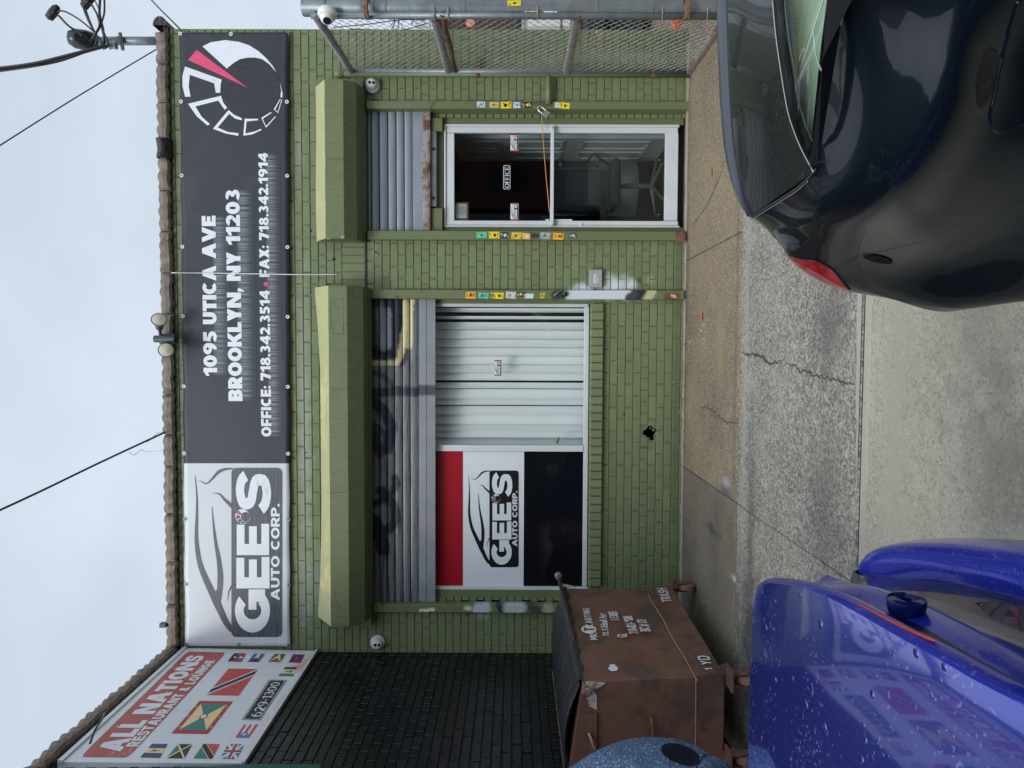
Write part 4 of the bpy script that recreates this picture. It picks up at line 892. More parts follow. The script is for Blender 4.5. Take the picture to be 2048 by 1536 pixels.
for side, xs_ in (('t', None), ('b', None)):
    for k, y in enumerate([68, 199, 343, 483, 621, 761, 896, 1030, 1164, 1289]):
        u = (1292-y)/(1292-65.0); X = BC[0].x*(1-u)+BC[1].x*u; Z = bz(u, .985 if side == 't' else .015)
        s = MB(); c = Vector((X, YBN-.004+wr(X, Z), Z)); s.lathe(c, (0,-1,0), [(.007,0),(.007,.003),(.016,.003),(.016,0)], 14); s.lathe(c, (0,-1,0), [(0,.001),(.007,.001)], 10, 1)
        s.build('grommet', [m_white if y < 900 else m_steel, m_blackgl], bn)
for y, x in ((68,462),(1289,478)):
    s = MB(); c = P(x, y, YBN-.004); s.lathe(c, (0,-1,0), [(.007,0),(.007,.003),(.016,.003),(.016,0)], 14); s.build('grommet', m_white if y < 900 else m_steel, bn)

# white cable hanging over the banner
s = MB(); s.tube(cat_rom([P(343,545.5,D-.10), P(350,545.6,D-.11), P(400,546,D-.055), P(500,547.5,D-.055), P(580,549,D-.055), P(640,549,D-.02), P(674,549,D-.012)], 40), .0045, 6)
prop(s.build('cable', mat('white_cable_jacket', (.62,.66,.70), .4)), 'thin white cable hanging down over the banner and bricks', 'cable')

# ================================================================ sign in the window
YS2 = YN + .022
wsg = thing('window_sign', P(1010,1040,YS2), 'red white and black panel with car logo filling the left part of the window', 'sign')
m_red = mat('sign_red', (.34,.010,.022), .22, var=.05); m_sw = mat('sign_white', (.70,.74,.80), .25, var=.02); m_sk = mat('sign_black', (.006,.007,.010), .10, dirt=(.016,.017,.020), ds=5, dthr=.6)
s = MB(); rb(s, 869, 926, 903, 1174, YS2, YS2+.005); s.build('red_stripe', m_red, wsg)
s = MB(); rb(s, 926.1, 1047.6, 903, 1174, YS2, YS2+.005); s.build('white_panel', m_sw, wsg)
s = MB(); rb(s, 1047.8, 1168, 903, 1174, YS2, YS2+.005); s.build('black_panel', m_sk, wsg)
mb = MB(); wf_ = lambda a, b, l_: P(860+a/4.8, 880+b/4.8, YS2-l_); m_lk = mat('logo_black', (.008,.009,.010), .3); m_lr = mat('logo_red', (.5,.02,.04), .4)
logo(mb, wf_, .0012, 0, 1, 2); mb.build('logo_print', [m_lk, m_sw, m_lr], wsg)
# small logo decals on the glass
def decal(name, label, x0, x1, y0, y1, Y, group=None):
    t = thing(name, P((x0+x1)/2, (y0+y1)/2, Y), label, 'sticker', group)
    s = MB(); rb(s, x0, x1, y0, y1, Y, Y+.002); s.build('backing', m_sw, t)
    s = MB(); rb(s, x0, x1, y0, y0+(y1-y0)*.07, Y-.001, Y+.002); rb(s, x0, x1, y1-(y1-y0)*.07, y1, Y-.001, Y+.002); s.build('red_stripe', m_red, t)
    mb = MB(); f = lambda a, b, l_: P(x0+(a-340)/(870-340)*(x1-x0), y0+(y1-y0)*(.09+.82*(b-280)/(1235-280)), Y-l_*.6)
    logo(mb, f, .002, 0, 1, 2, fine=False, words=False); mb.build('logo_print', [m_lk, m_sw, m_lr], t)
decal('logo_sticker', 'small logo sticker on the window glass over the blinds', 988.5, 1003, 720, 751.5, YN+.02, None)
decal('logo_sticker', 'small logo sticker on the door glass right of the office sign', 1021, 1036.5, 268, 303, YD+.012, None)
decal('logo_sticker', 'small logo sticker on the door glass left of the office sign', 1021, 1037, 405.5, 441, YD+.012, None)
t = thing('office_sign', P(1013,355,YD+.01), 'black plate with rounded corners reading OFFICE on the glass door', 'sign')
Yo = YD+.010; f_ = lambda a, b, l_: P(a, b, Yo-l_)
s = MB(); tri_fill(s, round_rect(f_, 1005.5, 1021.5, 329.5, 379.5, 3.4, 0), 0); s.build('plate', m_sk, t)
mb = MB(); tri_fill(mb, round_rect(f_, 1006.6, 1020.4, 330.6, 378.4, 3.0, .0006), 0); tri_fill(mb, round_rect(f_, 1007.5, 1019.5, 331.5, 377.5, 2.6, .0010), 1)
opl = Plane((0,Yo,0),(0,-1,0)); put_text(mb, 'OFFICE', opl, (1018,375.5), (1018,333.5), (1009.4,375.5), (1009.4,333.5), .0016, 0, .17, .09, .12, True); mb.build('lettering', [m_sw, m_sk], t)
t = thing('framed_notice', P(922,421,YD+.05), 'certificate in a brown wooden frame behind the door glass', 'notice')
s = MB(); rb(s, 909, 937, 404.5, 440, YD+.05, YD+.062, bv=.003); s.build('frame', mat('brown_wood', (.33,.15,.06), .5, var=.2, vscale=30), t)
s = MB(); rb(s, 911.5, 933, 408, 436, YD+.046, YD+.05); s.build('paper', m_sw, t); s = MB()
for k in range(11): rb(s, 914+k*1.6, 914.5+k*1.6, 411+random.random()*3, 433-random.random()*6, YD+.0455, YD+.0459)
s.build('print_lines', flat(90,110,140), t)
t = thing('elastic_cord', P(1090,340,YD), 'orange elastic cord stretched across the glass door to the padlock', 'cord')
s = MB(); s.tube(cat_rom([P(1084,240,YD-.06), P(1087,290,YD-.05), P(1092,350,YD-.04), P(1099,425,YD-.03)], 24), .0035, 6); s.build('cord', mat('orange_elastic', (.62,.25,.09), .6), t)
s = MB(); s.tube([P(1084,232,YD-.07), P(1084.3,241,YD-.06)], .006, 8); s.tube([P(1099,424,YD-.03), P(1100,442,YD-.03)], .005, 8); s.build('hook', m_blackgl, t)

# ================================================================ stickers on the rails
YR = D - .0575
def sticker(x0, x1, y0, y1, cols, label, group, Y=YR, rot=0, seed=0, mark=True):
    t = thing('sticker', P((x0+x1)/2, (y0+y1)/2, Y), label, 'sticker', group); rr = random.Random(seed+int(x0)); cxp, cyp = (x0+x1)/2, (y0+y1)/2
    rot += random.Random(int(x0)+5).uniform(-.04,.04)
    def q(a, b, l_):
        dx, dy = a-cxp, b-cyp; return P(cxp+dx*math.cos(rot)-dy*math.sin(rot), cyp+dx*math.sin(rot)+dy*math.cos(rot), Y-l_)
    s = MB(); j_ = lambda: rr.uniform(-.7,.7); pts = [(x0+j_(),y0+j_()*.6),(x1+j_(),y0+j_()*.6),(x1+j_(),y1+j_()*.6),(x0+j_(),y1+j_()*.6)]; top = [q(*p, .0012) for p in pts]; bot = [q(*p, 0) for p in pts]
    s.add(top+bot, [(3,2,1,0),(0,1,5,4),(1,2,6,5),(2,3,7,6),(3,0,4,7)]); s.build('backing', flat(*cols[0]), t)
    if mark:
        s = MB(); n = 0; ms = [flat(*c) for c in cols[1:]]
        cc_ = (x0 + (x1-x0)*rr.uniform(.35,.65), (y0+y1)/2)
        pts = [q(cc_[0]+(x1-x0)*.17*math.cos(a*.7)*rr.uniform(.6,1.2), cc_[1]+(y1-y0)*.3*math.sin(a*.7)*rr.uniform(.6,1.2), .0018) for a in range(9)]; s.add(pts, [tuple(range(9))], 0)
        for i in range(14):
            a = rr.choice([x0+(x1-x0)*rr.uniform(.05,.28), x0+(x1-x0)*rr.uniform(.7,.9)]); b = y0+(y1-y0)*rr.uniform(.1,.8); w, h = rr.uniform(.6,1.4), rr.uniform(.8,2.6)
            if a+w < x1 and b+h < y1: s.add([q(a,b,.0022+i*.00005), q(a+w,b,.0022+i*.00005), q(a+w,b+h,.0022+i*.00005), q(a,b+h,.0022+i*.00005)], [(0,1,2,3)], rr.randrange(len(ms)))
        s.build('print', ms, t)
    return t
YE = (228,205,30); OR = (228,170,50); TE = (95,190,150); BKc = (30,28,30); WHc = (205,212,220); BR_ = (90,60,50)
G = 'service stickers on the shutter rails'
for a in [
 (954,970,203.5,215,[WHc,(120,125,140),(90,90,110)],'white sticker, topmost on the rail right of the door'),
 (979,998,204,215.5,[(200,185,110),(120,100,60),(230,225,200)],'faded cream and yellow sticker second from top on the rail right of the door',.05),
 (1001,1023,203.5,216.5,[YE,BKc,(90,80,20)],'bright yellow sticker above the small blue and white one, right of the door',-.04),
 (1027,1040,204,216,[WHc,(60,140,190),(90,150,190)],'small white sticker with blue square on the rail right of the door'),
 (1043,1064,204,216,[(45,45,40),YE,WHc],'black sticker with yellow figure just above the padlock right of the door'),
 (1110,1119,204.5,215.5,[WHc,(190,195,200),(200,200,205)],'blank white sticker below the padlock right of the door'),
 (1119,1139.5,205,217.5,[YE,(80,75,20),BKc],'yellow sticker below the padlock, lowest on the rail right of the door',.03),
 (953,974,464,476,[TE,(40,110,85),(150,220,190)],'teal green sticker on the rail left of the door'),
 (977.5,998.5,463.5,476.5,[YE,BKc,(120,100,10)],'bright yellow sticker beside the teal one, left of the door'),
 (1000,1018,464.5,476.5,[(40,42,45),WHc,WHc],'black sticker with white figure left of the door'),
 (1023,1043,465,478,[(225,190,50),(90,110,80),BKc],'yellow sticker with green square left of the door',.02),
 (1044,1060,466.5,478,[(225,180,90),WHc,OR],'worn orange and white sticker left of the door',.05),
 (1081,1101,465.5,477,[(165,170,178),(90,92,98),WHc],'grey printed sticker below the black smear left of the door',.03),
 (1106,1127,466,479,[OR,BR_,BKc],'tilted orange sticker with brown figure left of the door',.07),
 (1137,1153.5,466,476.5,[(80,82,86),WHc,BKc],'dark grey sticker, lowest on the rail left of the door',.02),
 (931,951.5,583.5,597,[OR,BR_,BKc],'orange sticker, topmost on the rail beside the window'),
 (956,977,585.5,597,[TE,(40,110,85),(150,220,190)],'teal green sticker on the rail beside the window',.02),
 (981,986,584.5,596,[(200,190,120),BR_,BKc],'narrow torn yellow sticker beside the window'),
 (987,1008,585,598,[YE,BKc,(120,100,10)],'bright yellow sticker on the rail beside the window',-.02),
 (1012,1032,584,597,[(200,200,205),(150,150,155),(110,105,100)],'torn white sticker on the rail beside the window',.1),
 (1033,1051.5,583.5,594,[(75,52,30),(225,200,120),WHc],'brown sticker with cream disc on the rail beside the window'),
 (1049,1067,587,597,[WHc,(215,218,222),(200,205,210)],'blank white sticker below the brown one beside the window',.06),
 (1080,1091,585.5,597,[(190,180,70),(120,110,30),BKc],'small yellow sticker, lowest on the rail beside the window')]:
    sticker(*a[:6], G, rot=a[6] if len(a) > 6 else 0)
# padlocks and the burnt lump
def padlock(cx, cy, ang, Y, label, m_b, sc=1.0):
    t = thing('padlock', P(cx, cy, Y), label, 'padlock'); c = P(cx, cy, Y); ax = Vector((math.sin(ang), 0, -math.cos(ang))); sd = Vector((math.cos(ang), 0, math.sin(ang)))
    s = MB(); b = [c + sd*a*.026*sc + ax*b_*.024*sc for a, b_ in ((-1,-1),(1,-1),(1,1),(-1,1))]; s.prism([p - Vector((0,.012,0)) for p in b], (0,.024,0)); o = s.build('lock_body', m_b, t, fix=True); bv = o.modifiers.new('b','BEVEL'); bv.width = .003
    s = MB(); s.tube(cat_rom([c - sd*.018*sc - ax*.02*sc, c - sd*.018*sc - ax*.07*sc, c - ax*.092*sc, c + sd*.018*sc - ax*.07*sc, c + sd*.018*sc - ax*.02*sc], 20), .0045*sc, 8); s.build('shackle', m_chrome, t)
m_chrome = mat('bright_steel', (.55,.56,.57), .25, metal=.8)
padlock(1093, 228, R(-38), D-.075, 'silver padlock with long shackle hanging on the rail right of the door', mat('padlock_grey', (.27,.28,.28), .4, metal=.4))
padlock(1203, 76, R(-60), 5.45, 'small brass padlock hanging on the chain-link gate', mat('brass', (.45,.25,.08), .35, metal=.6), .7)
t = thing('padlock', P(1120,588,D-.07), 'black wrapped padlock on the rail above the white spray paint', 'padlock')
s = MB(); rows = []
for i in range(9):
    a = math.pi*i/8; rows.append([P(1120,586,D-.075) + Vector((.028*math.sin(a)*math.cos(b*.785)*(1+.5*noise.noise(Vector((i,b,0))))-.01, .02*math.sin(a)*math.sin(b*.785), -.065*math.cos(a)*(1+.3*noise.noise(Vector((b,i,3)))))) for b in range(8)])
s.grid(rows, closed=True); s.build('lock_body', m_tar, t, fix=True); s = MB(); s.tube(cat_rom([P(1108,592,D-.09),P(1118,583,D-.1),P(1130,580,D-.09),P(1126,590,D-.09)], 14), .005, 6); s.build('shackle', m_steel, t)
for y, x, lab in ((586,1350,'rail above the pavement'),):
    pass
s = MB(); rb(s, 1352, 1372, 463, 483, D-.075, D-.058, bv=.003); prop(s.build('rail_foot_bracket', m_rust), 'rusty bracket at the foot of the rail left of the door', 'bracket')
# grey box with lettering
t = thing('wall_box', P(1191,557,D-.04), 'small grey utility box reading NVG on the brick pier', 'box')
s = MB(); rb(s, 1179, 1204.5, 539, 575, D-.055, D-.003, bv=.004); s.build('housing', mat('grey_box_plastic', (.33,.34,.35), .45, var=.05), t)
mb = MB(); put_text(mb, 'NVG', Plane((0,D-.055,0),(0,-1,0)), (1192.5,566), (1192.5,548), (1187,566), (1187,548), .0012, 0, .28, .24); mb.build('lettering', m_sw, t); mb = MB(); rb(mb, 1194.3, 1194.9, 552, 566, D-.0565, D-.055); mb.build('print_line', m_sw, t); mb = MB(); rb(mb, 1196.2, 1196.8, 555, 565, D-.0565, D-.055); mb.build('print_line', m_sw, t)
s = MB(); s.tube(cat_rom([P(1187,575,D-.03), P(1189,580,D-.03), P(1192,580,D-.03), P(1195,575,D-.03)], 12), .003, 6); s.build('hanger', m_blackgl, t)

# ================================================================ security cameras
def turret(px_, py_, Y, ax, label, sc=1.0):
    t = thing('security_camera', P(px_, py_, Y), label, 'camera', 'round white security cameras'); c = P(px_, py_, Y); ax = Vector(ax).normalized()
    s = MB(); s.lathe(c, ax, [(0,0),(.062*sc,0),(.064*sc,.006*sc),(.064*sc,.024*sc),(.058*sc,.034*sc),(.052*sc,.040*sc),(0,.040*sc)], 28); autosmooth(s.build('base', m_white, t, fix=True))
    look = (ax*.9 + Vector((0,-.2,-.12)) + Vector((.1,0,0))).normalized(); bc = c + ax*.045*sc
    s = MB(); s.lathe(bc, look, [(.047*sc*math.sin(a), -.047*sc*math.cos(a)) for a in [math.pi*i/12 for i in range(0, 10)]], 24); s.lathe(bc, look, [(.033*sc,.033*sc),(.033*sc,.037*sc),(.030*sc,.039*sc),(0,.0385*sc)], 24); autosmooth(s.build('ball', m_white, t), 40)
    return t, bc, look
for a in ((745,173,'white dome camera on the bricks at the top right of the office door'), (756,1283,'white dome camera on the bricks left of the wide shutter')):
    t, bc, look = turret(a[0], a[1], D-.005, (0,-1,-.05), a[2]); sd_ = Vector((0,0,1)); sd_ = (sd_ - look*sd_.dot(look)).normalized()
    s = MB()
    for k in (-1, 1): s.lathe(bc + look*.038 + sd_*k*.0165, look, [(0,.004),(.011,.004),(.013,.002),(.013,0)], 16)
    s.build('lens', m_blackgl, t)

# ================================================================ roof flood light
t = thing('flood_light', P(330,675,D-.12), 'twin head floodlight fixed on the coping above the banner', 'light')
m_fl = mat('dark_lamp_housing', (.035,.045,.05), .4); m_lens = mat('frosted_lamp_lens', (.62,.60,.46), .35, var=.05)
s = MB(); s.lathe(P(352,678,D-.13), (0,0,1), [(0,0),(.044,0),(.044,.13),(.03,.14),(.03,.18),(0,.18)], 18); autosmooth(s.build('junction_box', m_fl, t))
for (lx, ly, ax, bxp) in ((318,639,(.42,-.75,-.35),(312,664)), (332,700,(-.25,-.85,-.42),(312,694))):
    c = P(lx, ly, D-.26); ax = Vector(ax).normalized(); s = MB(); s.lathe(c, ax, [(.026,-.15),(.032,-.13),(.034,-.08),(.058,-.015),(.062,0),(.060,.004),(.056,-.002)], 24); autosmooth(s.build('lamp_head', m_fl, t, fix=True))
    s = MB(); s.lathe(c, ax, [(.057,-.001),(.045,.006),(0,.011)], 24); s.build('lens', m_lens, t, smooth=True)
    s = MB(); s.tube([c-ax*.14, P(322,680,D-.15)], .014, 8); s.build('arm', m_fl, t)

# ================================================================ service mast, weatherhead and overhead cables
YM = D + .25
mast = thing('service_mast', P(316,82,YM), 'grey service pipe with black weatherhead rising above the right end of the roof', 'mast')
s = MB(); s.tube([P(345,82,YM), P(200,82,YM)], .036, 14); s.build('pipe', m_steel, mast, smooth=True)
s = MB(); s.lathe(P(186,83,YM), (-.05,-.55,.8), [(.03,-.04),(.075,0),(.085,.05),(.08,.14),(.05,.19),(0,.20)], 18); s.build('weatherhead', m_blackgl, mast, smooth=True)
s = MB(); s.tube([P(240,66,YM-.05), P(246,100,YM-.05)], .016, 8); s.tube([P(238,75,YM-.05),P(240,88,YM-.05)], .03, 8); s.lathe(P(226,92,YM-.08), (0,0,1), [(0,-.04),(.03,-.03),(.022,0),(.03,.03),(0,.04)], 10); s.build('clamp', m_steel, mast)
m_cab = mat('black_cable', (.012,.012,.022), .45)
S_ = lambda a, b: (80+a/7.314, b/7.314)
cabs = [([S_(600,-60),S_(640,120),S_(720,320),S_(790,460),S_(830,560),S_(800,680),S_(740,740)],.011), ([S_(615,-60),S_(690,200),S_(760,380),S_(830,520),S_(900,620),S_(920,700)],.008),
 ([S_(275,230),S_(420,380),S_(540,460),S_(620,530)],.010), ([S_(200,180),S_(330,160),S_(470,220),S_(620,320),S_(780,460),S_(870,560),S_(920,660),S_(900,710)],.008),
 ([S_(745,50),S_(830,200),S_(870,330),S_(930,470),S_(990,620),S_(980,690),S_(920,715)],.009), ([S_(880,-60),S_(870,150),S_(870,380),S_(820,480),S_(760,570),S_(720,600)],.012),
 ([S_(940,-60),S_(940,180),S_(900,360),S_(930,520),S_(945,640),S_(900,700)],.009), ([S_(800,0),S_(860,130),S_(900,300),S_(935,450),S_(930,640)],.006)]
cb = thing('service_cables', P(220,90,YM), 'tangle of black service cables looping from the weatherhead', 'cable')
for pts, r in cabs:
    s = MB(); s.tube(cat_rom([P(a, b, YM-.12-.03*random.random()) for a, b in pts], 36), r*.9, 7); s.build('cable', m_cab, cb)
for (a, b) in ((S_(190,185)), (S_(700,20))):
    s = MB(); s.lathe(P(a, b, YM-.12), (.5,0,-.4), [(0,-.075),(.035,-.06),(.04,0),(.035,.05),(.015,.075)], 10); s.build('splice_cover', m_tar, cb)
def wire(pts, r, label):
    s = MB(); s.tube(cat_rom([P(a, b, Y) for a, b, Y in pts], 40), r, 6); return prop(s.build('overhead_cable', m_cab), label, 'cable')
wire([(210,92,YM-.15),(120,116,5.6),(60,130,5.2),(-40,143,4.6)], .016, 'thick twisted black cable running up from the weatherhead')
wire([(205,90,YM-.16),(125,120,5.6),(60,133,5.2),(-40,146,4.6)], .010, 'thinner black cable twisted around the thick one at the weatherhead')
wire([(312,99,D+.2),(160,190,5.9),(80,240,5.6),(-30,310,5.2)], .0055, 'thin black wire from the roof below the pipe, sloping up to the middle')
wire([(331,864,D-.1),(200,925,5.9),(80,983,5.6),(-30,1034,5.2)], .0085, 'black wire slanting up from the roof edge above the white part of the banner')
wire([(362,60,D-.05),(340,38,D+.1),(318,16,D+.3),(290,-14,D+.6)], .0065, 'short black wire leaving the right corner of the roof')
s = MB(); s.tube(cat_rom([P(331,866,D-.1),P(316,866,D-.1),P(300,880,D-.13),P(290,885,6.0)], 20), .003, 5); s.tube(cat_rom([P(331,895,D-.1),P(318,902,D-.1),P(290,903,D-.1),P(283,900,D-.12),P(268,910,6.05),P(258,904,6.0)], 26), .0022, 5); prop(s.build('loose_wire', m_wire), 'curly loose thin wire on the roof edge beside the slanting wire', 'wire')
s = MB(); s.tube([P(323,500,D+.05), P(326,640,D+.05)], .012, 8); prop(s.build('roof_conduit', m_steel), 'thin grey conduit lying on the coping right of the floodlight', 'pipe')

# ================================================================ chain-link gate, post and pipes
Xh = P(900,143,6.12).x; Yn = 5.03; Xn = P(900,31,Yn).x
def G_(x, t, off=0):   # point on the gate: photo column x at fraction t from hinge (0) to latch side (1)
    y = 143 + (31-143)*t; Yq = 6.12; 
    a = Vector((Xh + (Xn-Xh)*t, 6.12 + (Yn-6.12)*t, 0)); d = ray(x, y); return Vector((a.x+off, a.y, CAMZ + d.z/d.y*a.y))
def zl(xh): return P(xh, 143, 6.12).z
gate = thing('chain_link_gate', (Xh, 6.12, 0), 'rusty galvanised chain-link gate standing open at the right end of the facade', 'gate')
ZT, ZM1, ZM2, ZL_, ZB = zl(703), zl(897), zl(911), zl(1133), zl(1378)
g0 = Vector((Xh,6.12,0)); g1 = Vector((Xn,Yn,0))
def gp(t, z): p = g0.lerp(g1, t); p.z = z; return p
for z, r, m_, nm in ((ZT,.024,m_rustpipe,'top_rail'),(ZM1,.022,m_rustpipe,'middle_rail'),(ZM2,.020,m_rust,'middle_rail'),(ZL_,.022,m_rust,'lower_rail'),(ZB,.028,m_rust,'bottom_rail')):
    s = MB(); s.tube([gp(.02+.2*i, z+.004*math.sin(i*2)) for i in range(6)], r, 10); s.build(nm, m_, gate, smooth=True)
s = MB(); s.tube([gp(1.0, ZB-.03), gp(1.0, (ZB+ZT)/2), gp(1.0, ZT+.03)], .024, 10); s.build('latch_stile', m_steel, gate, smooth=True)
s = MB(); s.tube([gp(.0, ZB-.02), gp(.0, ZT+.03)], .024, 10); s.build('hinge_stile', m_steel, gate, smooth=True)
mb = MB(); nw = 28; hz = .031
for k in range(nw+1):
    t0 = k/nw; pts = []; nz_ = int((ZT-ZB)/hz)
    sgn = 1 if k % 2 else -1
    for i in range(nz_+1):
        z = ZB + (ZT-ZB)*i/nz_; sgn = -sgn
        dt = sgn*.5/nw*1.04; pts.append(gp(min(max(t0+dt, 0), 1), z) + Vector((.004*sgn + .02*noise.noise(Vector((t0*3, z*1.3, 0))), 0, .006*noise.noise(Vector((k, i*.5, 0))))))
    mb.tube(pts, .0023, 4, caps=False)
mb.build('chain_link_mesh', m_wire, gate)
mb = MB()
for z in (ZT, ZM1, ZL_, ZB):
    for k in range(46):
        t = .02+.96*k/46; p = gp(t, z); mb.tube([p + Vector((0,0,0)) + Vector((math.cos(a)*.029, math.sin(a)*.0 + .004*a, math.sin(a)*.029)) for a in [j*2*math.pi/8 for j in range(9)]], .0028, 4, caps=False)
mb.build('tie_wires', m_wire, gate)['kind'] = 'stuff'
Yp = 5.0; pole = thing('fence_post', P(1000,10,Yp), 'thick galvanised steel post in front of the chain-link gate', 'post')
zp0, zp1 = 0, P(601,12,Yp).z; xp = P(1000,9,Yp).x; rp = P(1000,-8,Yp).x - P(1000,26.5,Yp).x; rp = abs(rp)/2; xp = P(1000,26.5,Yp).x + rp
s = MB(); s.lathe((xp,Yp+.05,0), (0,0,1), [(rp,0),(rp,.5),(rp,1.2),(rp,2),(rp,zp1-.01),(rp-.004,zp1),(rp-.01,zp1),(rp-.01,zp1-.3)], 24); autosmooth(s.build('pipe', m_steel, pole))
for x in (722,747,771,929,1195,1306):
    z = P(x, 10, Yp).z; s = MB(); s.lathe((xp,Yp+.05,z-.006), (0,0,1), [(rp,0),(rp+.004,.002),(rp+.004,.014),(rp,.016)], 24); s.build('band', m_steel, pole)
for x in (735, 1370):
    c = Vector((xp-rp, Yp-.02, P(x, 20, Yp).z)); s = MB(); s.lathe(c+Vector((.02,0,-.02)), (0,0,1), [(rp,0),(rp+.012,.004),(rp+.012,.03),(rp,.034)], 16); s.tube(cat_rom([c+Vector((.02,-.03,.02)), c+Vector((-.02,-.05,.0)), c+Vector((-.05,-.03,-.02)), c+Vector((-.03,0,-.035))], 12), .008, 6); s.build('hinge_clamp', m_rust, pole)
for x in (868, 896, 1075, 1325, 1415):
    s = MB(); z = P(x,22,Yp).z; s.tube(cat_rom([Vector((xp-rp*.3, Yp-.01, z)), Vector((xp-rp-.01,Yp-.0,z)), Vector((xp-rp-.04,Yp+.03,z-.004))], 10), .004, 5); s.build('tie_wire', m_wire, pole)
YPs = Yp + .05 - rp - .002
sticker(1015,1041,1,11.5,[YE,BR_,BKc],'yellow sticker with figure on the thick steel post','stickers on the steel post', Y=YPs)
sticker(1016,1040,15.5,23.5,[(70,74,78),WHc,WHc],'grey and white sticker under the yellow one on the steel post','stickers on the steel post', Y=YPs+.018)
sticker(1049,1075,16,24,[(205,190,110),(120,95,40),BKc],'faded cream sticker on the steel post','stickers on the steel post', Y=YPs+.018)
sticker(1087,1114,15,25,[(195,215,225),(60,140,180),BKc],'pale blue and white sticker, lowest on the steel post','stickers on the steel post', Y=YPs+.018)
t, bc, look = turret(655, 24, Yp-.02, (-1,-.35,-.02), 'large white dome camera strapped to the thick steel post', 1.0)
s = MB(); s.lathe(bc+look*.034, look, [(0,.006),(.026,.006),(.031,.003),(.031,0)], 20); s.build('lens', m_blackgl, t)
s = MB(); z = P(648,20,Yp).z; s.lathe((xp,Yp+.05,z-.012), (0,0,1), [(rp,0),(rp+.005,.002),(rp+.005,.022),(rp,.024)], 24); s.build('strap', m_steel, t)
# green pipe at the hinge side
gp_ = thing('green_pipe_post', P(1000,149,D-.07), 'green painted pipe post fixed to the bricks at the gate hinge', 'post')
s = MB(); a, b = P(683,149,D-.07), P(1380,149,D-.07); a.x = b.x = (a.x+b.x)/2; s.tube([b, b.lerp(a,.5), a], .022, 12); s.build('pipe', m_green, gp_, smooth=True)
s = MB(); s.lathe(a, (0,0,1), [(.022,-.02),(.034,0),(.034,.04),(.02,.06),(0,.065)], 14); s.build('cap', m_green, gp_, smooth=True)
s = MB(); s.tube([P(1097,149,D-.07), P(1097,208,D-.06)], .024, 12); s.build('cross_pipe', m_green, gp_, smooth=True)
for x in (960, 1310):
    s = MB(); s.lathe(Vector((b.x,b.y,P(x,149,D-.07).z)), (0,0,1), [(.022,0),(.028,.003),(.028,.03),(.022,.033)], 14); s.build('collar', m_rust, gp_)

# ================================================================ seen past the end of the wall, through the gate
def far(name, label, cat, parts, loc):
    t = thing(name, loc, label, cat)
    for nm, m_, fn in parts:
        s = MB(); fn(s); s.build(nm, m_, t)
    return t
YF = 7.7
m_vanw = mat('white_van_paint', (.72,.74,.76), .3, var=.03); m_brk = mat('dark_brown_shed_wood', (.045,.028,.022), .8, var=.4, vscale=12); m_or = mat('orange_tarp', (.75,.14,.04), .6, var=.1, vscale=9, bump=.4, bscale=14)
def vb(s, x0, x1, y0, y1, Y, dep=1.5, bv=.03): a = P(x0, y1, Y); b = P(x1, y0, Y); s.bbox((a.x, Y, b.z), (b.x, Y+dep, a.z), bv)
far('white_van', 'white van parked behind the gate', 'van', [('body', m_vanw, lambda s: vb(s, 1040, 1165, -160, 75, YF, 3.5, .12)), ('window', m_blackgl, lambda s: vb(s, 1046, 1078, -150, 14, YF-.02, .05)), ('trim', m_black, lambda s: (vb(s, 1030,1044,-160,75,YF-.04,.1), vb(s,1121,1124,-160,70,YF-.02,.03))), ('bumper', m_black, lambda s: vb(s,1166,1215,-160,75,YF-.1,1.0,.05)),
  ('wheel', m_black, lambda s: [s.lathe(Vector((P(1200,-20,YF).x, YF+.2, .33)), (0,1,0), [(0,0),(.33,0),(.33,.2),(0,.2)], 18)]), ('underbody', m_black, lambda s: vb(s, 1215, 1292, -160, 75, YF+.1, 3, .02))], P(1250,0,YF))
far('brown_shed', 'low dark brown shed with grey roof behind the white van', 'shed', [('wall', m_brk, lambda s: vb(s, 872, 1330, -260, 76, YF+5, 3)), ('roof', mat('grey_shed_roof', (.35,.38,.42), .6), lambda s: vb(s, 862, 873, -270, 90, YF+4.8, 3.4)), ('sheet_panel', mat('pale_sheet', (.5,.52,.54), .6, var=.1), lambda s: vb(s, 826, 861, -100, 50, YF+6, .2))], P(1200,0,YF+5))
far('orange_barrier', 'orange plastic barrier on the ground behind the steel post', 'barrier', [('panel', m_or, lambda s: vb(s, 1290, 1398, -90, 3, 5.72, .06, .02)), ('foot', m_black, lambda s: vb(s, 1396, 1404, -90, 0, 5.66, .2, .01))], P(1396,0,5.7))
s = MB(); rows = []
for i in range(9):
    rows.append([P(1341+i*5.8, 4+ (38+20*math.sin(i*.8))*j/7*(1 if i<7 else .6), 5.80 + .05*noise.noise(Vector((i*.8, j*.9, 2)))) for j in range(8)])
s.grid(rows); o = s.build('orange_cloth', m_or, None, smooth=True); o.modifiers.new('s','SOLIDIFY').thickness = .02; prop(o, 'crumpled orange-red cloth behind the lower end of the gate', 'cloth')
s = MB(); s.lathe(P(941,47,7.5), (0,-1,.1), [(0,0),(.045,0),(.045,.02),(0,.025)], 16); prop(s.build('round_reflector', mat('red_reflector', (.75,.25,.2), .3)), 'round red and white reflector seen through the gate mesh', 'reflector')
def vwire(pts, r, lab): s = MB(); s.tube(cat_rom([P(a,b,Y) for a,b,Y in pts], 30), r, 5); prop(s.build('cable', m_cab), lab, 'cable')
vwire([(668,55,7),(740,48,7.1),(800,40,7.2),(852,40,7.3)], .005, 'black cable sagging behind the upper gate mesh')
vwire([(700,58,7),(800,60,7.1),(830,54,7.2),(856,46,7.3)], .005, 'second black cable crossing low behind the upper gate mesh')
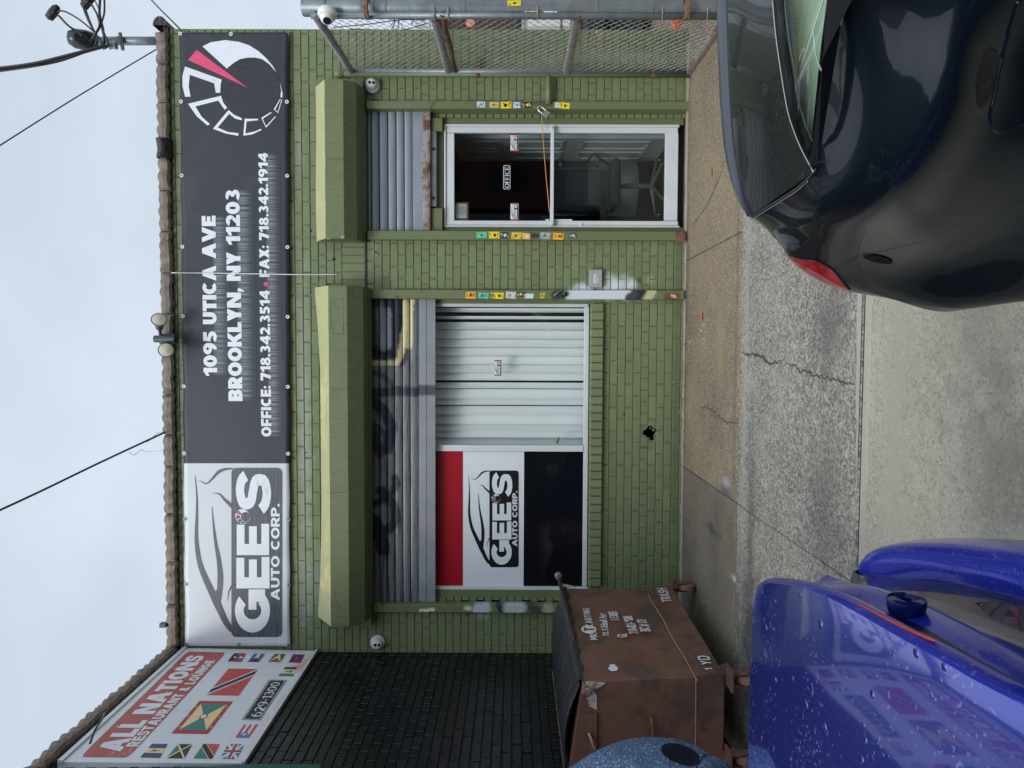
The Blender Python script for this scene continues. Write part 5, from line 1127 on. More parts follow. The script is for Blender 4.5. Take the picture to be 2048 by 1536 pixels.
# bare tree behind the wall
tr = thing('bare_tree', P(1150,-60,9), 'bare leafless tree twigs reaching past the right corner of the shop', 'tree')
s = MB(); base = P(1320,-60,9); tp_ = P(760,-30,9); s.tube([base, base.lerp(tp_,.5)+Vector((.1,0,0)), tp_], [.12,.09,.05], 8); s.build('trunk', m_brk, tr)
mb = MB(); rr = random.Random(3)
def twig(p, d, ln, r, dep):
    q = p + d*ln; mid = p.lerp(q,.5) + Vector((rr.uniform(-1,1), rr.uniform(-1,1), rr.uniform(-1,1)))*ln*.08; mb.tube([p, mid, q], [r, r*.8, r*.55], 4, caps=False)
    if dep > 0:
        for k in range(rr.choice((2,3,3))):
            dd = (d + Vector((rr.uniform(-.6,.6), rr.uniform(-.5,.5), rr.uniform(-.6,.6)))).normalized(); twig(p.lerp(q, rr.uniform(.4,1)), dd, ln*rr.uniform(.55,.8), r*.6, dep-1)
for k in range(7): twig(tp_.lerp(base, k*.06), Vector((-.75, rr.uniform(-.3,.3), rr.uniform(.0,.55))).normalized(), .26, .012, 3)
mb.build('branches', m_brk, tr)

# small stray things round the window and post
s = MB(); c = P(1118,884,YN+.02); s.prism([P(1111,887,YN+.02), P(1117,873,YN+.02), P(1120,876,YN+.02), P(1117,887,YN+.02)], (0,.006,0)); prop(s.build('folded_leaf', mat('green_leaf', (.10,.14,.05), .6)), 'small folded green leaf caught at the lower right of the window by the mullion', 'leaf')
mb = MB(); c = P(1069,471,D-.0585); rr = random.Random(4)
mb.add([c + Vector((.024*math.cos(a)*rr.uniform(.5,1.2), 0, .03*math.sin(a)*rr.uniform(.5,1.1))) for a in [k*.6 for k in range(10)]], [tuple(range(10))]); prop(mb.build('soot_mark', m_tar), 'black burnt mark among the stickers on the rail left of the door', 'mark')
s = MB(); s.bbox(P(957,132,D-.05), P(962,120,D), .003); s.build('bracket', m_rust, gp_)
# ================================================================ neighbour: black brick wall at right angles, its coping, sign and awning
XW = P(900,1306,D).x
nb = thing('black_brick_wall', (XW, 4, 0), 'black painted brick side wall of the neighbouring restaurant with clay coping', 'wall')
ZTB = ZTOP + .02
mb = MB(); mb.box((XW-.35, .8, 0), (XW-.008, D+.3, ZTB)); mb.build('wall', m_blackmort, nb)
lst = []
for w, h, c in lay([(2.6, D-.005, 0, ZTB)], zb1+.02, 0, m_blackbrick, hoff=5, xoff=.03): lst.append((w, h, c))     # here x runs along Y
vis = [t for t in lst if t[2].x > 4.2 and .9 < t[2].z < 3.2]; oth = [t for t in lst if not (t[2].x > 4.2 and .9 < t[2].z < 3.2)]
vis.sort(key=lambda t: t[2].x - .0001*(t[0] > .15)); vis.sort(key=lambda t: -(t[0]*t[1])/(t[2].x**2))
o0 = ORG[nb.name]
for w, h, c in vis[:296]:
    o = bpy.data.objects.new('brick', brick_mesh(w, h, m_blackbrick, .04, 'b')); COL.objects.link(o); o.parent = nb
    o.location = Vector((XW, c.x, c.z)) - o0; o.rotation_euler = (R(random.uniform(-1.2,1.2)), 0, R(90+random.uniform(-.9,.9)))
mb = MB()
for w, h, c in vis[296:] + oth: mb.bbox((XW-.02, c.x-w/2, c.z-h/2), (XW+.003+.002*math.sin(c.x*40), c.x+w/2, c.z+h/2), .0035)
mb.build('brickwork', m_blackbrick, nb)['kind'] = 'stuff'
y_ = D-.02; k = 0
while y_ > 2.2:
    coping_tile((XW, y_-.355, 0), (XW, y_, 0), ZC0+.01, ZC1+.01, (1,0,0), nb, 50+k); y_ -= .36; k += 1
mb = MB(); mb.box((XW-.3, 2.0, ZTB-.02), (XW+.015, D+.1, ZC0+.05)); mb.build('coping_shadow_bed', m_tar, nb)  # same black strip for the shadow gap along this coping
s = MB(); s.tube(cat_rom([P(180,1487,4.5), P(190,1460,4.62), P(203,1440,4.75), P(210,1425,4.9)], 20), .007, 6); prop(s.build('cable', m_cab), 'short black cable looping off the coping above the restaurant sign', 'cable')
s = MB(); a = P(327,1250,D-.06); s.bbox((a.x-.02,a.y-.02,a.z-.03),(a.x+.02,a.y+.03,a.z+.03),.005); prop(s.build('roof_bracket', m_blackgl), 'small black bracket sticking up on the coping above the banner corner', 'bracket')

# sign: plane through four corners
Yf_ = D - .03
TF = P(367,1295.5,Yf_); BFc = P(635.5,1301.5,Yf_); nrm = Vector((1,0,0))
sgn_d = (BFc-TF).normalized(); wdir = Vector((0,-1,0)); sn = wdir.cross(sgn_d); sn = sn if sn.x > 0 else -sn
# let the near edge tell how far the board turns away from the wall: solve for the plane through TF, BF and the near top corner
best = None
for i in range(-80, 81):
    yaw = R(i*.1); wd = Vector((math.sin(yaw), -math.cos(yaw), 0)); n_ = wd.cross(sgn_d); n_ = n_ if n_.x > 0 else -n_; pl = Plane(TF, n_)
    a, b = pl.at(115,1524), pl.at(489.5,1527); e = abs((a-b).length-(TF-BFc).length) + abs((a-TF).dot(sgn_d))*.3
    if best is None or e < best[0]: best = (e, pl, a, b, i*.1)
spl = best[1]; TN, BN = best[2], best[3]; print('sign yaw', best[4], 'len', (TN-TF).length, 'h', (TF-BFc).length, (TN-BN).length, 'X', TF.x, BFc.x, TN.x, BN.x, 'XW', XW)
off = 0
sgn = thing('restaurant_sign', (TF+BN)/2, 'white restaurant sign with red title block and many flags on the black wall', 'sign')
n_ = spl.n
m_sgw = mat('sign_board_white', (.66,.70,.74), .4, var=.03, dirt=(.52,.55,.58), ds=3, dthr=.6)
spot(m_sgw, [(BFc.lerp(BN,.15), (.2,.28,.16), (.62,.22,.2), .75), (BFc.lerp(BN,.5), (.2,.35,.07), (.62,.30,.26), .6), (BFc.lerp(BN,.85), (.2,.3,.09), (.60,.42,.40), .5), (BFc+Vector((0,0,.35)), (.2,.08,.3), (.62,.42,.40), .5)])
s = MB(); q = [TN, TF, BFc, BN]; s.add([p for p in q]+[p-n_*.04 for p in q], [(0,3,2,1),(4,5,6,7),(0,1,5,4),(1,2,6,5),(2,3,7,6),(3,0,4,7)]); s.build('board', m_sgw, sgn, fix=True)
for a, b in ((TN,TF),(BFc,BN)):
    s = MB(); iw = (BFc-TF).normalized()*(.032 if a is TN else -.02); pts = [a, b, b+iw, a+iw]; s.add([p+n_*.012 for p in pts]+[p-n_*.045 for p in pts], [(0,3,2,1),(4,5,6,7),(0,1,5,4),(1,2,6,5),(2,3,7,6),(3,0,4,7)]); s.build('edge_trim', m_alu, sgn, fix=True)
m_srw = mat('sign_print_white', (.70,.72,.75), .45); m_srr = mat('sign_print_red', (.40,.085,.075), .5, var=.12, vscale=8, dirt=(.62,.45,.42), ds=16, dthr=.62, dw=.03)
def sq(tn, bn_, tf, bf_, lift, mb, mi=0): put_poly(mb, spl, [tn, bn_, bf_, tf], lift, mi)
def uvq(tl, bl, tr, br): return [spl.at(*bl), spl.at(*br), spl.at(*tl), spl.at(*tr)]
mb = MB(); q = uvq((348,990),(650,994),(1022,328),(1268,334)); q = uvq(*[(50+a/3.151, 1200+b/3.151) for a, b in ((348,990),(650,994),(1022,326),(1268,332))])
fq = lambda u, v, l_: bil(q, u, v) + spl.n*l_
tri_fill(mb, round_rect(fq, 0, 1, 0, 1, .06, .0015), 0); mb.build('title_block', m_srr, sgn)
cp = lambda a, b: (50+a/3.151, 1200+b/3.151)
mb = MB(); put_text(mb, 'ALL NATIONS', spl, cp(600,957), cp(1138,352), cp(440,957), cp(1032,352), .0028, 0, .33, .25, .08)
mb.build('lettering', m_srw, sgn); mb = MB(); put_text(mb, 'RESTAURANT & LOUNGE', spl, cp(708,926), cp(1200,383), cp(632,926), cp(1144,383), .0028, 0, .29, .25, .11); mb.build('lettering', m_srw, sgn)
# phone plate
mb = MB(); q2 = uvq(cp(1365,757),cp(1482,759),cp(1538,503),cp(1652,505)); f2 = lambda u, v, l_: bil(q2, u, v)+spl.n*l_
tri_fill(mb, round_rect(f2, 0, 1, 0, 1, .05, .0015), 0); tri_fill(mb, round_rect(f2, .012, .988, .05, .95, .045, .0019), 1); tri_fill(mb, round_rect(f2, .022, .978, .09, .91, .04, .0023), 0)
put_text(mb, '629-1300', spl, cp(1482,738), cp(1612,520), cp(1418,738), cp(1556,520), .0030, 1, .20, .10, .10, True); mb.build('phone_plate', [flat(25,28,32), m_srw], sgn)
# flags
def flag(corners, base, shapes):
    qq = uvq(*[cp(*c) for c in corners]); mb = MB(); ms = [flat(*base)]
    mb.add([bil(qq,u,v)+spl.n*.0015 for u, v in ((0,0),(1,0),(1,1),(0,1))], [(0,1,2,3)], 0)
    for k, (pts, c) in enumerate(shapes): ms.append(flat(*c)); tri_fill(mb, [bil(qq,u,v)+spl.n*(.0019+k*.0003) for u, v in pts], k+1)
    mb.build('flag', ms, sgn)
def R4(a, b, c, d): return [(a,b),(c,b),(c,d),(a,d)]
NVY=(52,66,112); YL=(232,205,150); GR=(60,125,112); RD=(165,60,60); BK=(32,34,38); W_=(215,220,225); RD2=(190,75,70)
flag([(725,993),(850,997),(800,907),(900,908)], NVY, [(R4(.33,0,.67,1), YL), (R4(.485,.2,.515,.7), BK), ([(.40,.75),(.43,.75),(.46,.5),(.54,.5),(.57,.75),(.60,.75),(.56,.42),(.44,.42)], BK)])
flag([(890,998),(1005,1000),(965,908),(1055,910)], BK, [([(0,1),(1,1),(.5,.5)], GR), ([(0,0),(1,0),(.5,.5)], (50,50,52)), ([(0,.0),(.06,0),(1,.94),(1,1),(.94,1),(0,.08)], YL), ([(0,1),(0,.93),(.94,0),(1,0),(1,.06),(.07,1)], YL)])
flag([(1060,1000),(1180,1002),(1125,908),(1228,910)], GR, [([(1,1),(1,0),(.0,0)], RD2), ([(0,0),(.22,0),(1,.78),(1,1),(.78,1),(0,.22)], YL), ([(0,0),(.17,0),(1,.83),(1,1),(.83,1),(0,.17)], BK)])
flag([(1230,1002),(1335,1004),(1280,908),(1385,910)], (85,105,160), [([(0,0),(.1,0),(1,.88),(1,1),(.9,1),(0,.12)], W_), ([(0,1),(0,.88),(.9,0),(1,0),(1,.12),(.1,1)], W_), (R4(.38,0,.62,1), W_), (R4(0,.34,1,.66), W_), (R4(.43,0,.57,1), RD), (R4(0,.41,1,.59), RD)])
flag([(1325,868),(1412,870),(1380,787),(1470,785)], RD2, [(R4(0,.2,1,.4), W_), (R4(0,.6,1,.8), W_), ([(0,0),(.55,.5),(0,1)], (90,120,180)), ([(.12,.5),(.2,.56),(.22,.7),(.26,.55),(.36,.5),(.26,.45),(.22,.3),(.2,.44)], W_)])
flag([(1595,480),(1690,482),(1640,423),(1712,424)], YL, [(R4(0,0,.27,1), GR), (R4(.73,0,1,1), (60,60,110)), ([(.42,.7),(.5,.25),(.58,.7)], GR), ([(.36,.4),(.44,.1),(.5,.4)], GR), ([(.5,.4),(.56,.1),(.64,.4)], GR)])
flag([(1275,388),(1365,392),(1320,335),(1395,337)], RD, [([(0,1),(1,1),(.5,0)], BK), ([(.2,.6),(.8,.6),(.5,0)], (70,90,160)), ([(.34,.34),(.66,.34),(.5,0)], W_), ([(.35,.62),(.5,.85),(.65,.62)], YL)])
flag([(1403,390),(1475,392),(1445,337),(1513,340)], (75,100,160), [(R4(0,.34,1,.66), YL), ([(0,0),(.5,.5),(0,1)], BK)])
flag([(1530,390),(1610,393),(1575,340),(1643,342)], (70,90,60), [([(0,0),(1,.5),(0,1)], YL), ([(0,0),(.5,.5),(0,1)], RD)])
flag([(1660,395),(1735,397),(1690,343),(1765,345)], (90,50,95), [(R4(0,0,1,.3), (110,60,90)), ([(.0,.2),(.45,.5),(0,.8)], (150,60,70)), ([(.5,.4),(.62,.55),(.5,.7)], (215,175,110))])
flag([(922,842),(1152,846),(1100,636),(1312,640)], RD, [(R4(.1,.12,.9,.88), YL), ([(.1,.12),(.1,.88),(.5,.5)], GR), ([(.9,.12),(.9,.88),(.5,.5)], GR), ([(.5+.085*math.cos(a*.4),.5+.11*math.sin(a*.4)) for a in range(16)], RD), ([(.5+.055*math.cos(a*.4),.5+.075*math.sin(a*.4)) for a in range(16)], W_)] + [([(x+.02*math.cos(a*1.26),y+.03*math.sin(a*1.26)) for a in range(5)], YL) for x in (.2,.5,.8) for y in (.055,.945)])
flag([(1143,600),(1347,604),(1284,433),(1470,436)], RD2, [([(0,1),(.26,1),(1,0),(.74,0)], W_), ([(.05,1),(.21,1),(.95,0),(.79,0)], BK)])
for c in ((215,1035),(235,1032),(1840,322),(1000,303)):
    p = spl.at(*cp(*c)); s = MB(); s.lathe(p+n_*.002, n_, [(0,.006),(.006,.005),(.008,0)], 8); s.build('screw', m_steel, sgn)
# green awning edge next to the sign
aw = thing('green_awning', P(450,1532,4.2), 'dark green awning edge projecting from the black wall at the left', 'awning')
m_aw = mat('dark_green_canvas', (.015,.075,.065), .5, var=.1, vscale=10, bump=.2, bscale=200)
zt_, zb_ = P(262,1531,4.35).z, P(652,1531,4.35).z
mb = MB(); yo = 4.32; xo = P(450,1527.5,yo).x
rows = [[Vector((XW+.01, y, zt_)), Vector((XW+(xo-XW)*.35, y, zt_-.03)), Vector((XW+(xo-XW)*.7, y, zt_-.18)), Vector((xo-.02, y, zt_-.45)), Vector((xo, y, zt_-.75)), Vector((xo, y, zb_+.02)), Vector((xo-.03, y, zb_)), Vector((XW+.01, y, zb_))] for y in (yo, yo-.02, 3.6, 2.4)]
mb.grid(rows, flip=True); mb.add(rows[0], [tuple(range(8))]); mb.build('canvas', m_aw, aw, fix=True)

# ================================================================ dumpster
m_bin = mat('brown_red_bin_paint', (.155,.076,.055), .5, var=.16, vscale=5, bump=.18, bscale=30, dirt=(.085,.052,.042), ds=3.2, dthr=.5, dw=.1, dirt2=(.055,.036,.03), d2s=24, d2thr=.60)
spot(m_bin, [(PX(1306,1184,-1.86),(.3,.05,.09),(.04,.04,.042),.85),(P(1375,1335,4.4),(.3,.09,.05),(.055,.055,.05),.8),(P(1250,1250,4.9),(.3,.18,.10),(.13,.035,.015),.6),(P(1268,1328,4.5),(.3,.07,.07),(.16,.05,.02),.6),(P(1190,1312,4.6),(.3,.05,.04),(.25,.05,.035),.55),(P(1332,1300,4.6),(.3,.1,.03),(.06,.05,.05),.6)])
m_lid = mat('black_bin_lid', (.020,.022,.026), .38, var=.3, vscale=6, bump=.15, bscale=30)
m_weld = mat('pale_weld_seam', (.36,.22,.15), .6, var=.3, vscale=60); m_pinkwh = mat('dusty_red_wheel', (.20,.095,.085), .6, var=.15, vscale=10)
YD0, YD1 = 4.22, 5.64
NT, NBt = P(1171,1363,YD0), P(1455,1350,YD0+.02); FT, FBt = P(1127,1176,YD1), P(1344,1180,YD1)
NT.z = FT.z = (NT.z+FT.z)/2; NBt.z = FBt.z = (NBt.z+FBt.z)/2
XBK = -2.52
ZLB = P(1108,1305,5.6).z-.012
LNt, LNb, LFt, LFb = Vector((XBK, NT.y, ZLB)), Vector((XBK, NBt.y, NBt.z)), Vector((XBK, FT.y, ZLB)), Vector((XBK, FBt.y, FBt.z))
bin_ = thing('dumpster', ((NT.x+XBK)/2, (YD0+YD1)/2, 0), 'brown steel dumpster with black plastic lid and white stencilled lettering', 'dumpster')
def pan(ps, nm, m_, th=.006, parent=bin_): s = MB(); s.add(ps, [(0,1,2,3)]); o = s.build(nm, m_, parent); md = o.modifiers.new('s','SOLIDIFY'); md.thickness = th; md.offset = 0; return o
s = MB(); V8 = [NT, NBt, LNb, LNt, FT, FBt, LFb, LFt]
s.add(V8, [(0,1,2,3),(4,7,6,5),(0,4,5,1),(3,2,6,7),(1,5,6,2),(0,3,7,4)]); o = s.build('bin_body', m_bin, bin_, fix=True); bv = o.modifiers.new('b','BEVEL'); bv.width = .008; bv.segments = 2
bsn = (FT-NT).cross(NBt-NT); bsn = bsn if bsn.x > 0 else -bsn; bside = Plane(NT, bsn); bnn = bside.n; bfr = Plane(NT, (0,-1,0))
def strip(pl, pts, w, m_, nm, lift=.004):
    s = MB(); a = [pl.at(*p)+pl.n*lift for p in pts]
    for p, q_ in zip(a, a[1:]):
        t_ = (q_-p).normalized(); c_ = pl.n.cross(t_)*w/2; s.add([p+c_, q_+c_, q_-c_, p-c_], [(0,1,2,3)])
    return s.build(nm, m_, bin_)
s = MB(); a, b = bside.at(1295.4,1187)+bnn*.001, bside.at(1394.6,1361)+bnn*.001; s.tube(cat_rom([a.lerp(b,i/8)+Vector((0,0,.004*math.sin(i*1.7))) for i in range(9)], 30), .003, 5); c_ = P(1396,1372,YD0); s.tube([b, Vector((b.x,YD0,b.z)), Vector((XBK,YD0-.001,b.z-.005))], .003, 5); s.build('weld_seam', m_weld, bin_)
zc = lambda a, b: (1150+a/8.533, 1160+b/8.533); s6 = lambda a, b: (1080+a/3.783, 1130+b/3.783)
m_sten = mat('stencil_white', (.62,.62,.62), .6, dirt=(.30,.19,.17), ds=45, dthr=.60)
for a_ in (('MR.', (388,1030), (372,905), (262,1030), (247,905), .24, .12, .08, True), ('CARTING', (312,795), (238,485), (190,795), (130,485), .24, .13, .14, True), ('TRASH', (1655,378), (1568,145), (1490,378), (1393,145), .2, .16, .1)):
    mb = MB(); put_text(mb, a_[0], bside, *[zc(*c) for c in a_[1:5]], .003, 0, *a_[5:]); mb.build('lettering', m_sten, bin_)
mb = MB(); put_text(mb, '1 YD', bside, s6(1305,800), s6(1282,690), s6(1255,800), s6(1180,690), .003, 0, .22, .18, .12); mb.build('lettering', m_sten, bin_)
cq = [bside.at(*zc(*c)) for c in ((372,912),(362,795),(112,905),(100,790))]; fc_ = lambda u, v, l_: bil(cq,u,v)+bnn*l_
mb = MB(); tri_fill(mb, [fc_(.5+.62*math.cos(a*.3), .5+.5*math.sin(a*.3), .003) for a in range(21)], 0)
put_text(mb, 'T', bside, zc(330,880), zc(325,820), zc(155,880), zc(150,820), .0045, 1, .3, .2, .08, True); mb.build('round_emblem', [m_sten, m_bin], bin_)
for k, (st, sb, eb, s1, e1) in enumerate([('73. S Edsall Ave',(580,960),(522,575),(478,960),(388,575)),('Gl.',(885,985),(880,920),(722,985),(712,920)),('11385',(752,690),(712,545),(606,690),(560,545)),('718-821-9006',(1085,920),(966,620),(925,920),(802,620)),('BIC # 173',(1288,882),(1208,680),(1112,882),(1050,680))]):
    mb = MB(); small_text(mb, st, bside, zc(*sb), zc(*eb), zc(*s1), zc(*e1), .0032, 0, .03); mb.build('lettering', m_sten, bin_)
mb = MB(); rr = random.Random(5); pts = [bside.at(1225+9*math.cos(a*.42)*rr.uniform(.6,1.5), 1335.5+16*math.sin(a*.42)*rr.uniform(.35,.62))+bnn*.003 for a in range(15)]; tri_fill(mb, pts, 0); mb.build('torn_label', m_sw, bin_)
# top rod with round ends and corner brackets
s = MB(); ra = P(1117,1154,YD1+.06); rb_ = P(1172,1380,YD0-.03); s.tube([ra, rb_], .015, 12); s.build('hinge_rod', m_steel if False else mat('dark_worn_rod', (.05,.04,.036), .5, metal=.3, dirt=(.16,.10,.07), ds=9), bin_, smooth=True)
for p, y in ((ra, 1), (rb_, -1)):
    s = MB(); s.lathe(p, (rb_-ra).normalized()*(-y), [(.012,-.06),(.02,-.03),(.013,-.015),(.013,.0),(.026,.008),(.03,.03),(.02,.04),(0,.042)], 14); s.build('rod_end', m_rustbar, bin_, smooth=True)
m_brk2 = mat('chipped_white_bracket', (.45,.42,.36), .6, dirt=(.10,.06,.045), ds=18, dthr=.5)
s = MB(); s.prism([P(1171,1364,YD0-.01), P(1178,1388,YD0-.01), P(1211,1367,YD0-.01)], (0,.012,0)); s.prism([P(1172,1388,YD0-.006), P(1193,1378,YD0-.006), P(1194,1420,YD0-.006), P(1178,1412,YD0-.006)], (0,.01,0)); s.build('corner_bracket', m_brk2, bin_, fix=True)
s = MB(); s.prism([P(1122,1167,YD1+.02), P(1126,1176,YD1+.02), P(1153,1174,YD1+.02)], (0,.012,0)); s.build('corner_bracket', m_brk2, bin_, fix=True)
s = MB(); s.box((XBK, YD0-.02, P(1193,1450,YD0).z), (P(1180,1425,YD0).x, YD0, P(1164,1450,YD0).z)); s.build('front_flange', m_bin, bin_)
# lid
mb = MB(); nu, nv = 150, 14; rows = []
for i in range(nu+1):
    u = i/nu; a = FT.lerp(NT, u) + Vector((-.015,0,.012)); b = Vector((XBK+.015, a.y, P(1108,1305,5.6).z)); 
    r = []
    for j in range(nv+1):
        v = j/nv; p = a.lerp(b, v); rip = .024*(abs(math.sin(u*math.pi*12+1.3*math.sin(v*2.4))))**.7; p.z += rip*min(1, v*5)*math.sin(math.pi*min(1, v*1.1+.05))**.5 + .018*math.sin(math.pi*v); r.append(p)
    rows.append(r)
mb.grid(rows, flip=True); o = mb.build('lid', m_lid, bin_, smooth=True); md = o.modifiers.new('s','SOLIDIFY'); md.thickness = .012; md.offset = -1
mb = MB(); rows = []
for i in range(41):
    u = i/40; a = FT.lerp(NT, u); rows.append([Vector((a.x+.004, a.y, a.z+.03)), Vector((a.x+.012, a.y, a.z+.012+.006*math.sin(u*70))), Vector((a.x+.006, a.y, a.z-.012+.010*math.sin(u*41)))])
mb.grid(rows); mb.build('lid_skirt', m_lid, bin_, smooth=True)
s = MB()
for i in range(26):
    y = YD0 + (YD1-YD0)*i/26; c = Vector((XBK-.015, y, rows and P(1108,1305,5.6).z-.0)); s.tube([c + Vector((.010*math.cos(a)*(1 if i%2 else .5), .034*math.sin(a), .012*math.cos(a+.6*(i%2)))) for a in [j*math.pi/4 for j in range(8)]], .0055, 5, closed=True)
s.build('hinge_chain', m_rust, bin_)
# handles
s = MB(); s.tube(cat_rom([P(1302,1434,YD0), P(1303,1438,YD0-.03), P(1304,1446,YD0-.04), P(1306,1470,YD0-.04), P(1306,1500,YD0-.04), P(1304,1530,YD0-.01)], 22), .008, 8); s.build('handle', m_bin, bin_, smooth=True)
s = MB(); s.tube([P(1179,1470,YD0-.03), P(1190,1498,YD0-.06)], .008, 8); s.lathe(P(1179,1469,YD0-.03), (0,0,1), [(0,-.012),(.012,0),(0,.012)], 8); s.build('latch_hook', m_rustbar, bin_)
# castors with gusset plates
def castor(corner, xdir, ydir, lab=None):
    c = corner; zb2 = c.z; s = MB(); g = Vector((xdir*.11, 0, 0))
    s.prism([c+Vector((0,0,.13)), c+Vector((xdir*.075,0,.0)), c], (0, ydir*.008, 0)); s.prism([c+Vector((0,ydir*.01,.0)), c+Vector((xdir*.08,ydir*.01,0)), c+Vector((xdir*.08,ydir*.13,0)), c+Vector((-xdir*.05,ydir*.13,0)), c+Vector((-xdir*.05,ydir*.01,0))], (0,0,-.012)); s.build('castor_plate', m_bin, bin_, fix=True)
    w = c + Vector((xdir*.01, ydir*.06, -zb2+.072)); s = MB(); s.lathe(w-Vector((.022,0,0)), (1,0,0), [(0,0),(.06,0),(.07,.006),(.07,.038),(.06,.044),(0,.044)], 22); o = s.build('wheel', m_pinkwh, bin_, fix=True); autosmooth(o, 40)
    s = MB()
    for k in (-1,1): s.prism([w+Vector((k*.03,-.025,0)), w+Vector((k*.03,.025,0)), w+Vector((k*.03,.05,zb2-.085)), w+Vector((k*.03,-.05,zb2-.085))], (k*.006,0,0))
    s.lathe(w-Vector((.04,0,0)), (1,0,0), [(0,0),(.012,0),(.012,.08),(0,.08)], 10); s.build('wheel_fork', m_rust, bin_, fix=True)
castor(FBt, 1, 1); castor(NBt, 1, -1); castor(LNb+Vector((.12,0,0)), -1, -1); castor(LFb+Vector((.12,0,0)), -1, 1)

# ================================================================ small litter
def leaf(x, y, label, c, sz, seed):
    rr = random.Random(seed); s = MB(); p = PZ(x, y, .0); pts = []
    for i in range(12):
        a = 2*math.pi*i/12; r = sz*(1-.35*math.cos(2*a))*(1+.2*rr.random()); pts.append(p + Vector((r*math.sin(a), r*math.cos(a)*.9, .008+.014*abs(math.sin(a)))))
    s.add([p+Vector((0,0,.004))]+pts, [(0,i+1,(i+1)%12+1) for i in range(12)]); o = s.build('fallen_leaf', c, None, smooth=True); o.modifiers.new('s','SOLIDIFY').thickness = .0015; return prop(o, label, 'leaf')
m_leaf = mat('orange_leaf', (.65,.20,.04), .6, var=.3, vscale=60)
leaf(1425, 344, 'orange leaf lying on the sidewalk near the black car', m_leaf, .022, 1); leaf(1406, 632, 'orange-red fruit peel lying on the sidewalk in front of the window', m_leaf, .026, 2)
mb = MB(); rr = random.Random(8)
for i in range(46):
    p = PZ(1356+rr.uniform(0,6), rr.uniform(600,900), .002); p.y = min(p.y, D-.01-rr.random()*.04); p.z = .004; r = rr.uniform(.004,.011); mb.add([p+Vector((r*math.cos(a*1.57+i),r*math.sin(a*1.57+i),.003*rr.random())) for a in range(4)], [(0,1,2,3)], rr.randrange(2))
o = mb.build('leaf_litter', [mat('yellow_leaf_bits', (.55,.30,.05), .7), mat('brown_leaf_bits', (.12,.07,.04), .8)]); o['kind'] = 'stuff'
mb = MB()
for i in range(26):
    p = PZ(1406+rr.gauss(0,3) if i < 16 else 1380+rr.uniform(-6,6), rr.uniform(640,680) if i < 16 else rr.uniform(680,700), 0); r = rr.uniform(.003,.009); p.z = .003
    mb.add([p+Vector((r*math.cos(a*1.05)*rr.uniform(.6,1),r*1.6*math.sin(a*1.05),0)) for a in range(6)], [tuple(range(6))])
o = mb.build('white_droppings', mat('dried_white_paint', (.6,.6,.57), .8)); o['kind'] = 'stuff'
mb = MB()
for i in range(60):
    x = -2.4 + 5*i/60; mb.box((x, D-.02-.008*rr.random(), -.002), (x+.084, D+.01, .006+.008*rr.random()))
o = mb.build('wall_foot_mortar', m_curb); o['kind'] = 'structure'
from mathutils.bvhtree import BVHTree
def bvh_of(mb): return BVHTree.FromPolygons([tuple(v) for v in mb.v], mb.f)
def hit(bv, x, y, lift=.002):
    d = ray(x, y).normalized(); h = bv.ray_cast(CAM, d)
    return (h[0] - d*lift) if h[0] is not None else None
